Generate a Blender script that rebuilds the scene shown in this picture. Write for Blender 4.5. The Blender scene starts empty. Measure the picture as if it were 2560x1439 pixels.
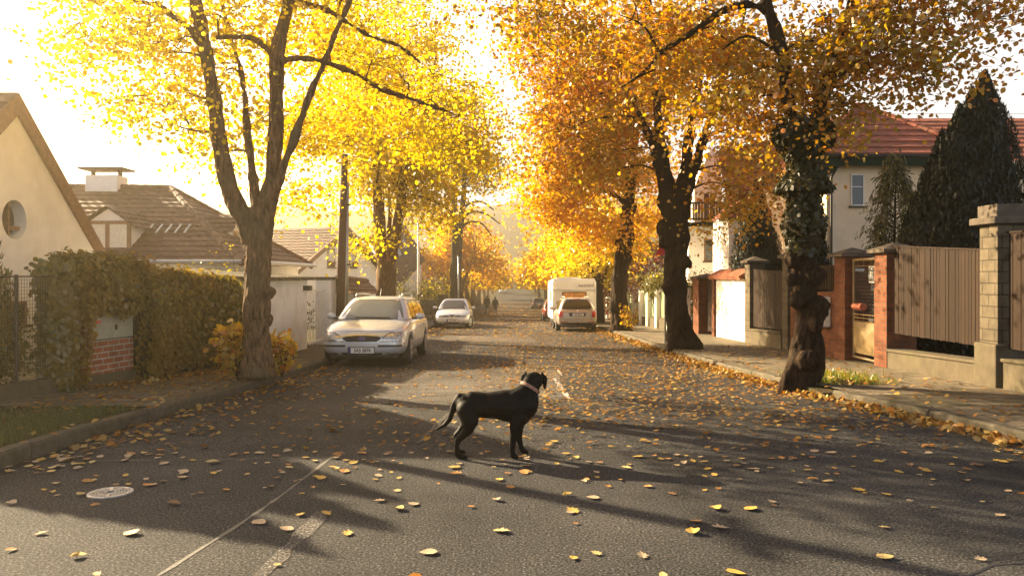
import bpy, math, random
import numpy as np
from mathutils import Vector, Matrix
from mathutils.bvhtree import BVHTree
R = math.radians
rng = np.random.default_rng(7)
random.seed(7)
SC = bpy.context.scene
COL = SC.collection

# ------------------------------------------------------------------ helpers
VPX, HZ, F, CAMZ = 1285.0, 690.0, 2000.0, 1.6
def P(px, py, Y):
    "point seen at photo pixel (px, py) when it stands Y metres down the street"
    return ((px - VPX) / F * Y, Y, CAMZ - (py - HZ) / F * Y)

_py = np.array([-60, 0, 8, 16, 34, 42, 76, 100, 140, 180, 260, 400, 600, 1200, 3000.])
_pz = np.array([.2, 0, 0, -.25, -.78, -1.02, -2.0, -2.55, -2.75, -2.3, -1.0, 1.5, 5, 16, 40.])
_dy = np.linspace(-60, 3000, 6121)
_dz = np.interp(_dy, _py, _pz)
_k = np.hanning(9); _k /= _k.sum()
_dz = np.convolve(np.pad(_dz, 4, mode='edge'), _k, mode='valid')
def zr(y): return float(np.interp(y, _dy, _dz))
def zra(y): return np.interp(y, _dy, _dz)
def XL(y): return float(np.interp(y, [4, 6.5, 13, 20, 40], [-4.4, -4.24, -3.92, -3.95, -4.0]))
def XR(y): return float(np.interp(y, [4, 7.6, 11.6, 14, 19.5, 40], [5.2, 4.85, 4.3, 4.15, 4.0, 4.0]))

class MB:
    def __init__(s): s.v = []; s.f = []
    def add(s, vs, fs):
        b = len(s.v); s.v += [tuple(p) for p in vs]; s.f += [tuple(b + i for i in f) for f in fs]
    def poly(s, pts): s.add(pts, [tuple(range(len(pts)))])
    def box(s, x0, x1, y0, y1, z0, z1):
        s.add([(x0,y0,z0),(x1,y0,z0),(x1,y1,z0),(x0,y1,z0),(x0,y0,z1),(x1,y0,z1),(x1,y1,z1),(x0,y1,z1)],
              [(3,2,1,0),(4,5,6,7),(0,1,5,4),(1,2,6,5),(2,3,7,6),(3,0,4,7)])
    def obox(s, c, size, rot=0, tilt=0, axis='X'):
        M = Matrix.Translation(c) @ Matrix.Rotation(rot, 4, 'Z') @ Matrix.Rotation(tilt, 4, axis)
        a, b, h = [q / 2 for q in size]
        vs = [M @ Vector(p) for p in [(-a,-b,-h),(a,-b,-h),(a,b,-h),(-a,b,-h),(-a,-b,h),(a,-b,h),(a,b,h),(-a,b,h)]]
        s.add(vs, [(3,2,1,0),(4,5,6,7),(0,1,5,4),(1,2,6,5),(2,3,7,6),(3,0,4,7)])
    def extrude(s, poly, d):
        "closed prism: polygon points moved by vector d"
        n = len(poly); d = Vector(d)
        vs = [Vector(p) for p in poly] + [Vector(p) + d for p in poly]
        s.add(vs, [tuple(range(n))[::-1], tuple(range(n, 2*n))] + [(i, (i+1) % n, n + (i+1) % n, n + i) for i in range(n)])
    def tube(s, pts, rad, n=8, jit=0.0, seed=0, cap=True):
        pts = [Vector(p) for p in pts]; m = len(pts)
        if not hasattr(rad, '__len__'): rad = [rad] * m
        rg = random.Random(seed)
        ph = [rg.uniform(0, 6.28) for _ in range(6)]
        d0 = (pts[1] - pts[0]).normalized()
        u = d0.orthogonal().normalized()
        vs = []
        for i, p in enumerate(pts):
            d = (pts[min(i+1, m-1)] - pts[max(i-1, 0)])
            d = d.normalized() if d.length > 1e-9 else d0
            u = (u - d * u.dot(d)).normalized(); w = d.cross(u)
            for k in range(n):
                a = 2 * math.pi * k / n
                q = 1 + jit * (math.sin(2*a + ph[0] + i*.9) * .5 + math.sin(3*a + ph[1] - i*.6) * .35 + math.sin(5*a + ph[2] + i*1.7) * .25)
                vs.append(p + (u * math.cos(a) + w * math.sin(a)) * rad[i] * q)
        fs = [(i*n + k, i*n + (k+1) % n, (i+1)*n + (k+1) % n, (i+1)*n + k) for i in range(m-1) for k in range(n)]
        if cap: fs += [tuple(range(n))[::-1], tuple((m-1)*n + k for k in range(n))]
        s.add(vs, fs)
    def lathe(s, prof, c=(0,0,0), axis='Z', n=24):
        "prof: list of (r, h) along the axis"
        vs = []
        for r, h in prof:
            for k in range(n):
                a = 2*math.pi*k/n; x, y = r*math.cos(a), r*math.sin(a)
                p = {'Z': (x,y,h), 'X': (h,x,y), 'Y': (x,h,y)}[axis]
                vs.append((p[0]+c[0], p[1]+c[1], p[2]+c[2]))
        m = len(prof)
        fs = [(i*n + k, i*n + (k+1) % n, (i+1)*n + (k+1) % n, (i+1)*n + k) for i in range(m-1) for k in range(n)]
        fs += [tuple(range(n))[::-1], tuple((m-1)*n + k for k in range(n))]
        s.add(vs, fs)
    def ball(s, c, r, sc=(1,1,1), nu=14, nv=9):
        prof = [(r*math.sin(math.pi*(i+.02)/(nv-.96)) , -r*math.cos(math.pi*(i+.02)/(nv-.96))) for i in range(nv)]
        m = MB(); m.lathe(prof, n=nu)
        s.add([(c[0]+p[0]*sc[0], c[1]+p[1]*sc[1], c[2]+p[2]*sc[2]) for p in m.v], m.f)
    def capsule(s, pts, rad, n=14):
        for i, p in enumerate(pts): s.ball(p, rad[i], nu=n)
        for i in range(len(pts)-1): s.tube([pts[i], pts[i+1]], [rad[i]*.995, rad[i+1]*.995], n=n)

def wloc(o):
    v = Vector((0,0,0))
    while o is not None: v += o.location; o = o.parent
    return v
def link(o, parent=None):
    COL.objects.link(o)
    if parent is not None: o.parent = parent
    return o
def mkmesh(name, vs, fs, smooth=False):
    me = bpy.data.meshes.new(name); me.from_pydata([tuple(v) for v in vs], [], fs); me.validate(); me.update()
    if smooth: me.shade_smooth()
    return me
def obj(name, mb, mat, parent=None, smooth=False, bevel=0, recalc=True, auto=None):
    off = wloc(parent) if parent is not None else Vector((0,0,0))
    me = mkmesh(name, [(v[0]-off.x, v[1]-off.y, v[2]-off.z) for v in mb.v], mb.f, smooth)
    if recalc:
        import bmesh
        bm = bmesh.new(); bm.from_mesh(me); bmesh.ops.recalc_face_normals(bm, faces=bm.faces); bm.to_mesh(me); bm.free()
    if mat: me.materials.append(mat)
    o = link(bpy.data.objects.new(name, me), parent)
    if bevel:
        b = o.modifiers.new('bev', 'BEVEL'); b.width = bevel; b.segments = 2; b.limit_method = 'ANGLE'; b.angle_limit = R(40)
    return o
def meshobj(name, me, parent=None, loc=None):
    o = link(bpy.data.objects.new(name, me), parent)
    if loc is not None: o.location = loc
    return o
def tag(o, label, cat, group=None):
    o['label'] = label; o['category'] = cat
    if group: o['group'] = group
    return o
def thing(name, label, cat, loc=(0,0,0), group=None):
    o = link(bpy.data.objects.new(name, None)); o.location = loc; o.empty_display_size = .2
    return tag(o, label, cat, group)
def struct(o): o['kind'] = 'structure'; return o
def stuff(o): o['kind'] = 'stuff'; return o
def bake(o):
    "replace a mesh object's data by its evaluated (modified) mesh"
    dg = bpy.context.evaluated_depsgraph_get(); dg.update()
    me = bpy.data.meshes.new_from_object(o.evaluated_get(dg))
    o.modifiers.clear(); o.data = me
    return o
def copy_tree(o, parent=None):
    c = o.copy(); COL.objects.link(c)
    if parent is not None: c.parent = parent
    for ch in list(o.children): copy_tree(ch, c)
    return c

# ------------------------------------------------------------------ materials
MATS = {}
def nt(name):
    m = bpy.data.materials.new(name); m.use_nodes = True
    t = m.node_tree; t.nodes.clear()
    out = t.nodes.new('ShaderNodeOutputMaterial')
    return m, t, out
def N(t, typ, **kw):
    n = t.nodes.new(typ)
    for k, v in kw.items():
        if k in n.inputs: n.inputs[k].default_value = v
        else: setattr(n, k, v)
    return n
def L(t, a, b): t.links.new(a, b)
def c4(c): return (c[0], c[1], c[2], 1)
def ramp(t, fac, stops, interp='LINEAR'):
    r = t.nodes.new('ShaderNodeValToRGB'); r.color_ramp.interpolation = interp
    e = r.color_ramp.elements
    while len(e) < len(stops): e.new(.5)
    for i, (p, c) in enumerate(stops): e[i].position = p; e[i].color = c4(c)
    L(t, fac, r.inputs[0]); return r.outputs[0]
def mix(t, fac, a, b, mode='MIX'):
    m = t.nodes.new('ShaderNodeMix'); m.data_type = 'RGBA'; m.blend_type = mode
    for s, v in ((0, fac), (6, a), (7, b)):
        if hasattr(v, 'is_output'): L(t, v, m.inputs[s])
        else: m.inputs[s].default_value = v if s == 0 else c4(v)
    return m.outputs[2]
def plain(name, col, rough=.6, metal=0, spec=.5, nscale=6, namt=.15, bscale=0, bstr=.2, bdist=.01, coat=0, dirt=None, trans=None):
    if name in MATS: return MATS[name]
    m, t, out = nt(name)
    b = N(t, 'ShaderNodeBsdfPrincipled', Roughness=rough, Metallic=metal)
    b.inputs['Specular IOR Level'].default_value = spec
    if coat: b.inputs['Coat Weight'].default_value = coat; b.inputs['Coat Roughness'].default_value = .06
    tc = N(t, 'ShaderNodeTexCoord')
    nz = N(t, 'ShaderNodeTexNoise', Scale=nscale, Detail=6, Roughness=.6); L(t, tc.outputs['Object'], nz.inputs['Vector'])
    d = [c * (1 - namt) for c in col]; l = [min(1, c * (1 + namt)) for c in col]
    cc = ramp(t, nz.outputs['Fac'], [(.3, d), (.7, l)])
    if dirt:
        n2 = N(t, 'ShaderNodeTexNoise', Scale=dirt[1], Detail=8, Roughness=.7); L(t, tc.outputs['Object'], n2.inputs['Vector'])
        rp = ramp(t, n2.outputs['Fac'], [(.45, (0,0,0)), (.7, (dirt[2],)*3)])
        cc = mix(t, rp, cc, dirt[0])
    L(t, cc, b.inputs['Base Color'])
    if bscale:
        n3 = N(t, 'ShaderNodeTexNoise', Scale=bscale, Detail=5, Roughness=.65); L(t, tc.outputs['Object'], n3.inputs['Vector'])
        bp = N(t, 'ShaderNodeBump', Strength=bstr, Distance=bdist); L(t, n3.outputs['Fac'], bp.inputs['Height']); L(t, bp.outputs[0], b.inputs['Normal'])
    L(t, b.outputs[0], out.inputs[0]); MATS[name] = m; return m
def leafmat(name, cols, trans=.5, clump=None, gloss=.06):
    if name in MATS: return MATS[name]
    m, t, out = nt(name)
    g = N(t, 'ShaderNodeNewGeometry')
    n = len(cols)
    cc = ramp(t, g.outputs['Random Per Island'], [((i + .5) / n, c) for i, c in enumerate(cols)])
    tc = N(t, 'ShaderNodeTexCoord')
    if clump:
        nz = N(t, 'ShaderNodeTexNoise', Scale=clump[1], Detail=3); L(t, tc.outputs['Object'], nz.inputs['Vector'])
        f = ramp(t, nz.outputs['Fac'], [(.42, (0,0,0)), (.62, (clump[2],)*3)])
        cc = mix(t, f, cc, clump[0])
    d = N(t, 'ShaderNodeBsdfDiffuse'); tr = N(t, 'ShaderNodeBsdfTranslucent'); gl = N(t, 'ShaderNodeBsdfGlossy', Roughness=.4)
    L(t, cc, d.inputs[0])
    hs = N(t, 'ShaderNodeHueSaturation', Saturation=1.12, Value=1.15); L(t, cc, hs.inputs['Color']); L(t, hs.outputs[0], tr.inputs[0])
    m1 = N(t, 'ShaderNodeMixShader', Fac=trans); L(t, d.outputs[0], m1.inputs[1]); L(t, tr.outputs[0], m1.inputs[2])
    m2 = N(t, 'ShaderNodeMixShader', Fac=gloss); L(t, m1.outputs[0], m2.inputs[1]); L(t, gl.outputs[0], m2.inputs[2])
    L(t, m2.outputs[0], out.inputs[0]); MATS[name] = m; return m
def wallcoords(t):
    "(x + y, z): runs along any upright face that follows an axis"
    tc = N(t, 'ShaderNodeTexCoord'); sp = N(t, 'ShaderNodeSeparateXYZ'); L(t, tc.outputs['Object'], sp.inputs[0])
    ad = N(t, 'ShaderNodeMath', operation='ADD'); L(t, sp.outputs[0], ad.inputs[0]); L(t, sp.outputs[1], ad.inputs[1])
    cb = N(t, 'ShaderNodeCombineXYZ'); L(t, ad.outputs[0], cb.inputs[0]); L(t, sp.outputs[2], cb.inputs[1])
    return tc, cb.outputs[0]
def brickmat(name, c1, c2, mortar, bw=.25, rh=.075, ms=.008, flat=False, rough=.85, stain=None):
    if name in MATS: return MATS[name]
    m, t, out = nt(name)
    b = N(t, 'ShaderNodeBsdfPrincipled', Roughness=rough); b.inputs['Specular IOR Level'].default_value = .12
    tc, v = wallcoords(t)
    if flat: v = tc.outputs['Object']
    br = N(t, 'ShaderNodeTexBrick', Scale=1); br.inputs['Brick Width'].default_value = bw; br.inputs['Row Height'].default_value = rh
    br.inputs['Mortar Size'].default_value = ms; br.inputs['Mortar Smooth'].default_value = .2; br.inputs['Bias'].default_value = 0
    br.inputs['Color1'].default_value = c4(c1); br.inputs['Color2'].default_value = c4(c2); br.inputs['Mortar'].default_value = c4(mortar)
    nd = N(t, 'ShaderNodeTexNoise', Scale=9, Detail=3); L(t, tc.outputs['Object'], nd.inputs['Vector'])
    vm = N(t, 'ShaderNodeVectorMath', operation='MULTIPLY_ADD'); L(t, nd.outputs['Color'], vm.inputs[0]); vm.inputs[1].default_value = (.012,.012,.012); L(t, v, vm.inputs[2])
    L(t, vm.outputs[0], br.inputs['Vector'])
    nz = N(t, 'ShaderNodeTexNoise', Scale=3.5, Detail=8, Roughness=.7); L(t, tc.outputs['Object'], nz.inputs['Vector'])
    dk = ramp(t, nz.outputs['Fac'], [(.3, (.55,.55,.55)), (.7, (1.25,1.25,1.25))])
    cc = mix(t, 1.0, br.outputs['Color'], dk, 'MULTIPLY')
    if stain:
        n2 = N(t, 'ShaderNodeTexNoise', Scale=1.3, Detail=6, Roughness=.7); L(t, tc.outputs['Object'], n2.inputs['Vector'])
        f = ramp(t, n2.outputs['Fac'], [(.5, (0,0,0)), (.68, (.75,.75,.75))]); cc = mix(t, f, cc, stain)
    L(t, cc, b.inputs['Base Color'])
    n3 = N(t, 'ShaderNodeTexNoise', Scale=60, Detail=4); L(t, tc.outputs['Object'], n3.inputs['Vector'])
    h = N(t, 'ShaderNodeMath', operation='MULTIPLY_ADD'); L(t, n3.outputs['Fac'], h.inputs[0]); h.inputs[1].default_value = .25
    inv = N(t, 'ShaderNodeMath', operation='SUBTRACT'); inv.inputs[0].default_value = 1; L(t, br.outputs['Fac'], inv.inputs[1]); L(t, inv.outputs[0], h.inputs[2])
    bp = N(t, 'ShaderNodeBump', Strength=.7, Distance=.008); L(t, h.outputs[0], bp.inputs['Height']); L(t, bp.outputs[0], b.inputs['Normal'])
    L(t, b.outputs[0], out.inputs[0]); MATS[name] = m; return m
def woodmat(name, col, rough=.75):
    if name in MATS: return MATS[name]
    m, t, out = nt(name)
    b = N(t, 'ShaderNodeBsdfPrincipled', Roughness=rough); b.inputs['Specular IOR Level'].default_value = .15
    tc = N(t, 'ShaderNodeTexCoord'); mp = N(t, 'ShaderNodeMapping'); mp.inputs['Scale'].default_value = (40, 40, 1.6)
    L(t, tc.outputs['Object'], mp.inputs[0])
    nz = N(t, 'ShaderNodeTexNoise', Scale=2.5, Detail=8, Roughness=.7); L(t, mp.outputs[0], nz.inputs['Vector'])
    g = N(t, 'ShaderNodeNewGeometry')
    cc = ramp(t, nz.outputs['Fac'], [(.25, [c*.6 for c in col]), (.75, [c*1.3 for c in col])])
    rv = ramp(t, g.outputs['Random Per Island'], [(0, (.72,.7,.68)), (1, (1.2,1.18,1.15))])
    cc = mix(t, 1.0, cc, rv, 'MULTIPLY'); L(t, cc, b.inputs['Base Color'])
    bp = N(t, 'ShaderNodeBump', Strength=.4, Distance=.004); L(t, nz.outputs['Fac'], bp.inputs['Height']); L(t, bp.outputs[0], b.inputs['Normal'])
    L(t, b.outputs[0], out.inputs[0]); MATS[name] = m; return m
def barkmat(name, col, col2):
    if name in MATS: return MATS[name]
    m, t, out = nt(name)
    b = N(t, 'ShaderNodeBsdfPrincipled', Roughness=.9); b.inputs['Specular IOR Level'].default_value = .12
    tc = N(t, 'ShaderNodeTexCoord'); mp = N(t, 'ShaderNodeMapping'); mp.inputs['Scale'].default_value = (9, 9, 2.0)
    L(t, tc.outputs['Object'], mp.inputs[0])
    nz = N(t, 'ShaderNodeTexNoise', Scale=2.2, Detail=9, Roughness=.72, Distortion=.6); L(t, mp.outputs[0], nz.inputs['Vector'])
    n2 = N(t, 'ShaderNodeTexNoise', Scale=1.5, Detail=4); L(t, tc.outputs['Object'], n2.inputs['Vector'])
    cc = ramp(t, nz.outputs['Fac'], [(.36, [c*.2 for c in col]), (.5, col), (.66, [c*2.1 for c in col])])
    f = ramp(t, n2.outputs['Fac'], [(.45, (0,0,0)), (.65, (.7,.7,.7))]); cc = mix(t, f, cc, col2)
    L(t, cc, b.inputs['Base Color'])
    bp = N(t, 'ShaderNodeBump', Strength=1.0, Distance=.05); L(t, nz.outputs['Fac'], bp.inputs['Height']); L(t, bp.outputs[0], b.inputs['Normal'])
    L(t, b.outputs[0], out.inputs[0]); MATS[name] = m; return m
def tilemat(name, col):
    "clay tiles: vertical rolls along x + y, moss patches"
    if name in MATS: return MATS[name]
    m, t, out = nt(name)
    b = N(t, 'ShaderNodeBsdfPrincipled', Roughness=.8)
    tc, v = wallcoords(t)
    wv = N(t, 'ShaderNodeTexWave', Scale=1.1, Distortion=.3); wv.wave_profile = 'SIN'; wv.bands_direction = 'X'; L(t, v, wv.inputs['Vector'])
    nz = N(t, 'ShaderNodeTexNoise', Scale=5, Detail=8, Roughness=.7); L(t, tc.outputs['Object'], nz.inputs['Vector'])
    g = N(t, 'ShaderNodeNewGeometry')
    cc = ramp(t, nz.outputs['Fac'], [(.3, [c*.55 for c in col]), (.7, [c*1.35 for c in col])])
    rv = ramp(t, g.outputs['Random Per Island'], [(0, (.8,.78,.76)), (1, (1.15,1.12,1.1))]); cc = mix(t, 1.0, cc, rv, 'MULTIPLY')
    n2 = N(t, 'ShaderNodeTexNoise', Scale=1.2, Detail=7, Roughness=.7); L(t, tc.outputs['Object'], n2.inputs['Vector'])
    f = ramp(t, n2.outputs['Fac'], [(.52, (0,0,0)), (.72, (.6,.6,.6))]); cc = mix(t, f, cc, (.07,.06,.035))
    L(t, cc, b.inputs['Base Color'])
    bp = N(t, 'ShaderNodeBump', Strength=.8, Distance=.04); L(t, wv.outputs['Fac'], bp.inputs['Height']); L(t, bp.outputs[0], b.inputs['Normal'])
    L(t, b.outputs[0], out.inputs[0]); MATS[name] = m; return m
def asphalt(name='asphalt', base=.05, warm=(1,.985,.96)):
    if name in MATS: return MATS[name]
    m, t, out = nt(name)
    b = N(t, 'ShaderNodeBsdfPrincipled'); b.inputs['Specular IOR Level'].default_value = .03
    tc = N(t, 'ShaderNodeTexCoord')
    big = N(t, 'ShaderNodeTexNoise', Scale=.55, Detail=7, Roughness=.65); L(t, tc.outputs['Object'], big.inputs['Vector'])
    grit = N(t, 'ShaderNodeTexNoise', Scale=62, Detail=3, Roughness=.65); L(t, tc.outputs['Object'], grit.inputs['Vector'])
    fine = N(t, 'ShaderNodeTexNoise', Scale=30, Detail=8, Roughness=.85); L(t, tc.outputs['Object'], fine.inputs['Vector'])
    k = [base * w for w in warm]
    st = ramp(t, grit.outputs['Fac'], [(.34, [c*.3 for c in k]), (.5, k), (.62, [c*2.0 for c in k]), (.72, [c*6.0 for c in k])])
    bg = ramp(t, big.outputs['Fac'], [(.3, (.6,.6,.6)), (.5, (1,1,1)), (.7, (1.45,1.42,1.38))])
    L(t, mix(t, 1.0, st, bg, 'MULTIPLY'), b.inputs['Base Color'])
    rg = N(t, 'ShaderNodeMapRange'); rg.inputs[3].default_value = .5; rg.inputs[4].default_value = .8; L(t, fine.outputs['Fac'], rg.inputs[0]); L(t, rg.outputs[0], b.inputs['Roughness'])
    ad = N(t, 'ShaderNodeMath', operation='ADD'); L(t, grit.outputs['Fac'], ad.inputs[0]); L(t, fine.outputs['Fac'], ad.inputs[1])
    bp = N(t, 'ShaderNodeBump', Strength=.9, Distance=.012); L(t, ad.outputs[0], bp.inputs['Height']); L(t, bp.outputs[0], b.inputs['Normal'])
    L(t, b.outputs[0], out.inputs[0]); MATS[name] = m; return m
def glassmat(name, col=(.02,.025,.025), rough=.04):
    return plain(name, col, rough=rough, spec=.5, namt=.05, nscale=3)

M = {}
M['asphalt'] = asphalt()
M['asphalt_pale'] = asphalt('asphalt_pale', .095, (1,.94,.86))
M['sealant'] = plain('sealant', (.1,.095,.085), .7, namt=.4, nscale=30, bscale=60, bstr=.4)
M['old_paint'] = plain('old_paint', (.34,.33,.31), .7, namt=.5, nscale=25)
M['kerb'] = plain('kerb_stone', (.1,.085,.062), .85, spec=.12, namt=.3, nscale=12, bscale=40, bstr=.4, dirt=((.06,.06,.03), 2.5, .7))
M['slabs'] = brickmat('pavement_slabs', (.2,.165,.115), (.14,.115,.08), (.04,.034,.02), bw=.42, rh=.36, ms=.014, flat=True, stain=(.1,.1,.055))
M['earth'] = plain('earth', (.06,.045,.025), .95, spec=.05, namt=.5, nscale=3, bscale=20, bstr=.8, bdist=.03, dirt=((.05,.07,.02), .6, .8))
M['grass'] = leafmat('grass_blades', [(.05,.09,.015), (.08,.12,.02), (.12,.13,.03)], .35)
M['stucco'] = plain('white_stucco', (.84,.83,.78), .85, spec=.15, namt=.07, nscale=1.5, bscale=90, bstr=.25, bdist=.006, dirt=((.5,.46,.38), 1.1, .35))
M['stucco_cream'] = plain('cream_stucco', (.8,.63,.42), .88, spec=.15, namt=.06, nscale=1.5, bscale=90, bstr=.25, bdist=.006, dirt=((.45,.38,.28), .9, .35))
M['limewash'] = plain('limewashed_wall', (.8,.77,.7), .85, namt=.05, nscale=2, bscale=50, bstr=.25, dirt=((.45,.36,.2), 1.6, .4))
M['red_tile'] = tilemat('red_roof_tile', (.3,.085,.04))
M['brown_tile'] = tilemat('brown_roof_tile', (.12,.06,.035))
M['orange_tile'] = tilemat('orange_coping_tile', (.36,.13,.06))
M['red_brick'] = brickmat('red_brick', (.19,.066,.03), (.12,.038,.018), (.1,.075,.05))
M['box_brick'] = brickmat('box_brick', (.34,.11,.05), (.27,.085,.04), (.42,.36,.28), bw=.27, rh=.085, ms=.011)
M['grey_brick'] = brickmat('grey_brick', (.125,.1,.066), (.095,.077,.05), (.05,.04,.028), bw=.3, rh=.165, ms=.009)
M['concrete'] = plain('concrete', (.09,.072,.047), .9, spec=.15, namt=.25, nscale=5, bscale=45, bstr=.4, dirt=((.1,.09,.045), 1.6, .75))
M['cap_stone'] = plain('cap_stone', (.1,.08,.06), .9, spec=.15, namt=.3, nscale=7, bscale=35, bstr=.5)
M['fence_wood'] = woodmat('weathered_fence_wood', (.021,.0105,.0046))
M['dark_wood'] = woodmat('dark_wood', (.07,.045,.028))
M['pole_wood'] = woodmat('pole_wood', (.13,.08,.045))
M['barge'] = plain('barge_board', (.2,.115,.06), .7, namt=.25, nscale=10)
M['green_paint'] = plain('green_paint', (.006,.022,.011), .7, spec=.1)
M['picket_green'] = plain('picket_green', (.3,.36,.2), .6, namt=.2)
M['white_paint'] = plain('white_paint', (.72,.69,.6), .6, namt=.12, nscale=9)
M['metal_dark'] = plain('dark_metal', (.03,.026,.022), .5, metal=.4)
M['metal_grey'] = plain('grey_metal', (.42,.42,.4), .4, metal=.7)
M['metal_iron'] = plain('cast_iron', (.38,.36,.33), .45, metal=.35, namt=.3, nscale=25)
M['cabinet'] = plain('cabinet_paint', (.36,.35,.24), .55, namt=.14, nscale=7)
M['copper'] = plain('copper_paint', (.4,.13,.07), .38, metal=.5)
M['yellow_panel'] = plain('yellow_sheet', (.2,.13,.045), .5, namt=.15)
M['black'] = plain('black_plastic', (.012,.012,.012), .5)
M['rubber'] = plain('tyre_rubber', (.018,.017,.016), .8, bscale=40, bstr=.3)
M['chrome'] = plain('chrome', (.7,.7,.68), .15, metal=1, namt=.03)
M['alloy'] = plain('alloy', (.5,.5,.5), .3, metal=.9)
M['glass'] = glassmat('window_glass')
M['glass_pale'] = glassmat('windscreen_glass', (.16,.16,.13), .09)
M['curtain'] = plain('net_curtain', (.62,.6,.52), .9, namt=.15, nscale=20)
M['lamp_clear'] = plain('headlamp_glass', (.5,.48,.42), .12, metal=.45, spec=.9, namt=.5, nscale=22)
M['lamp_red'] = plain('red_lamp', (.42,.015,.012), .15, spec=.8, namt=.3, nscale=15)
M['plate'] = plain('plate_white', (.72,.7,.64), .4, namt=.03)
M['plate_blue'] = plain('plate_blue', (.03,.05,.22), .4)
M['ink'] = plain('ink', (.012,.012,.014), .6)
M['silver_car'] = plain('silver_car_paint', (.57,.58,.59), .34, metal=.35, namt=.06, coat=.7)
M['white_car'] = plain('pale_car_paint', (.66,.67,.68), .32, metal=.3, namt=.05, coat=.7)
M['beige_car'] = plain('beige_car_paint', (.44,.38,.3), .35, metal=.5, namt=.06, coat=.6)
M['red_car'] = plain('red_car_paint', (.16,.03,.018), .3, namt=.1, coat=.8)
M['grey_car'] = plain('grey_car_paint', (.2,.19,.17), .35, metal=.5, coat=.6)
M['caravan'] = plain('caravan_skin', (.7,.68,.6), .4, namt=.05, nscale=3, dirt=((.5,.45,.35), 2, .3))
M['orange_curtain'] = plain('orange_curtain', (.5,.22,.055), .85, namt=.3, nscale=6)
M['bark'] = barkmat('linden_bark', (.036,.021,.012), (.04,.033,.016))
M['bark_pale'] = barkmat('maple_bark', (.16,.09,.045), (.13,.105,.055))
M['sign_red'] = plain('sign_red', (.55,.03,.02), .4)
# ------------------------------------------------------------------ camera, light, air
cam = bpy.data.cameras.new('camera'); camo = link(bpy.data.objects.new('camera', cam))
camo.location = (0, 0, CAMZ); camo.rotation_euler = (R(90), 0, 0)
cam.sensor_width = 36; cam.lens = F / 2560 * 36
cam.shift_x = -(VPX - 1280) / 2560; cam.shift_y = -(719.5 - HZ) / 2560
cam.clip_start = .1; cam.clip_end = 6000
SC.camera = camo
SUN_EL, SUN_AZ = R(23), R(-53.5)          # the sun stands low, ahead and to the left
sd = Vector((math.sin(SUN_AZ) * math.cos(SUN_EL), math.cos(SUN_AZ) * math.cos(SUN_EL), math.sin(SUN_EL)))
sl = bpy.data.lights.new('sun', 'SUN'); sl.energy = 5.0; sl.angle = R(.55); sl.color = (1, .79, .5)
so = link(bpy.data.objects.new('sun', sl)); so.rotation_euler = sd.to_track_quat('Z', 'Y').to_euler(); so.location = (-40, 30, 60)
w = bpy.data.worlds.new('World'); SC.world = w; w.use_nodes = True
wt = w.node_tree; wt.nodes.clear()
wo = wt.nodes.new('ShaderNodeOutputWorld'); bg = wt.nodes.new('ShaderNodeBackground'); sk = wt.nodes.new('ShaderNodeTexSky')
sk.sky_type = 'NISHITA'; sk.sun_disc = False; sk.sun_elevation = SUN_EL; sk.sun_rotation = SUN_AZ; sk.dust_density = 1; sk.air_density = .5; sk.ozone_density = 0
bg.inputs[1].default_value = .05
wc = wt.nodes.new('ShaderNodeTexCoord'); ws = wt.nodes.new('ShaderNodeSeparateXYZ'); wt.links.new(wc.outputs['Generated'], ws.inputs[0])
wr = wt.nodes.new('ShaderNodeMapRange'); wr.interpolation_type = 'SMOOTHSTEP'; wr.inputs[1].default_value = .3; wr.inputs[2].default_value = .42; wr.inputs[3].default_value = .42; wr.inputs[4].default_value = .0; wt.links.new(ws.outputs[2], wr.inputs[0])
wm = mix(wt, wr.outputs[0], sk.outputs[0], (8.2, 7.7, 6.9));   # pale haze bank low round the horizon, clear zenith
L(wt, wm, bg.inputs[0]); L(wt, bg.outputs[0], wo.inputs[0])
SC.view_settings.view_transform = 'Standard'; SC.view_settings.look = 'None'; SC.view_settings.gamma = 1; SC.view_settings.exposure = 2.6
SC.cycles.max_bounces = 7; SC.cycles.diffuse_bounces = 3; SC.cycles.glossy_bounces = 3; SC.cycles.transmission_bounces = 5; SC.cycles.volume_bounces = 0
SC.cycles.use_denoising = True; SC.cycles.sample_clamp_indirect = 6

HAZE = .0023
if HAZE:
    mb = MB(); mb.box(-430, 430, -30, 500, -8, 54)
    hm, ht, ho = nt('haze_air'); pv = ht.nodes.new('ShaderNodeVolumePrincipled')
    pv.inputs['Color'].default_value = (1, .84, .55, 1); pv.inputs['Density'].default_value = HAZE; pv.inputs['Anisotropy'].default_value = .82
    ht.links.new(pv.outputs[0], ho.inputs['Volume'])
    stuff(obj('haze', mb, hm))

# ------------------------------------------------------------------ ground, road, kerbs, pavements
def sheet(name, mat, xl, xr, y0, y1, dz, step, nx=2):
    ys = list(np.arange(y0, y1, step)) + [y1]
    mb = MB()
    for y in ys:
        a, b = xl(y), xr(y)
        for i in range(nx): mb.v.append((a + (b - a) * i / (nx - 1), y, zr(y) + dz))
    for j in range(len(ys) - 1):
        for i in range(nx - 1): mb.f.append((j*nx+i, j*nx+i+1, (j+1)*nx+i+1, (j+1)*nx+i))
    return struct(obj(name, mb, mat, recalc=False, smooth=True))
mb = MB()   # the ground: one sheet to the horizon, a little below road level
ys = np.concatenate([np.arange(-25, 200, 5), np.arange(200, 491, 20)])
xs = [-425, -200, -60, -20, -8, 0, 8, 20, 60, 200, 425]
for y in ys:
    for x in xs: mb.v.append((x, float(y), zr(y) - .06))
for j in range(len(ys) - 1):
    for i in range(len(xs) - 1):
        a = j*len(xs) + i; mb.f.append((a, a+1, a+1+len(xs), a+len(xs)))
struct(obj('ground', mb, M['earth'], recalc=False))
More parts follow.
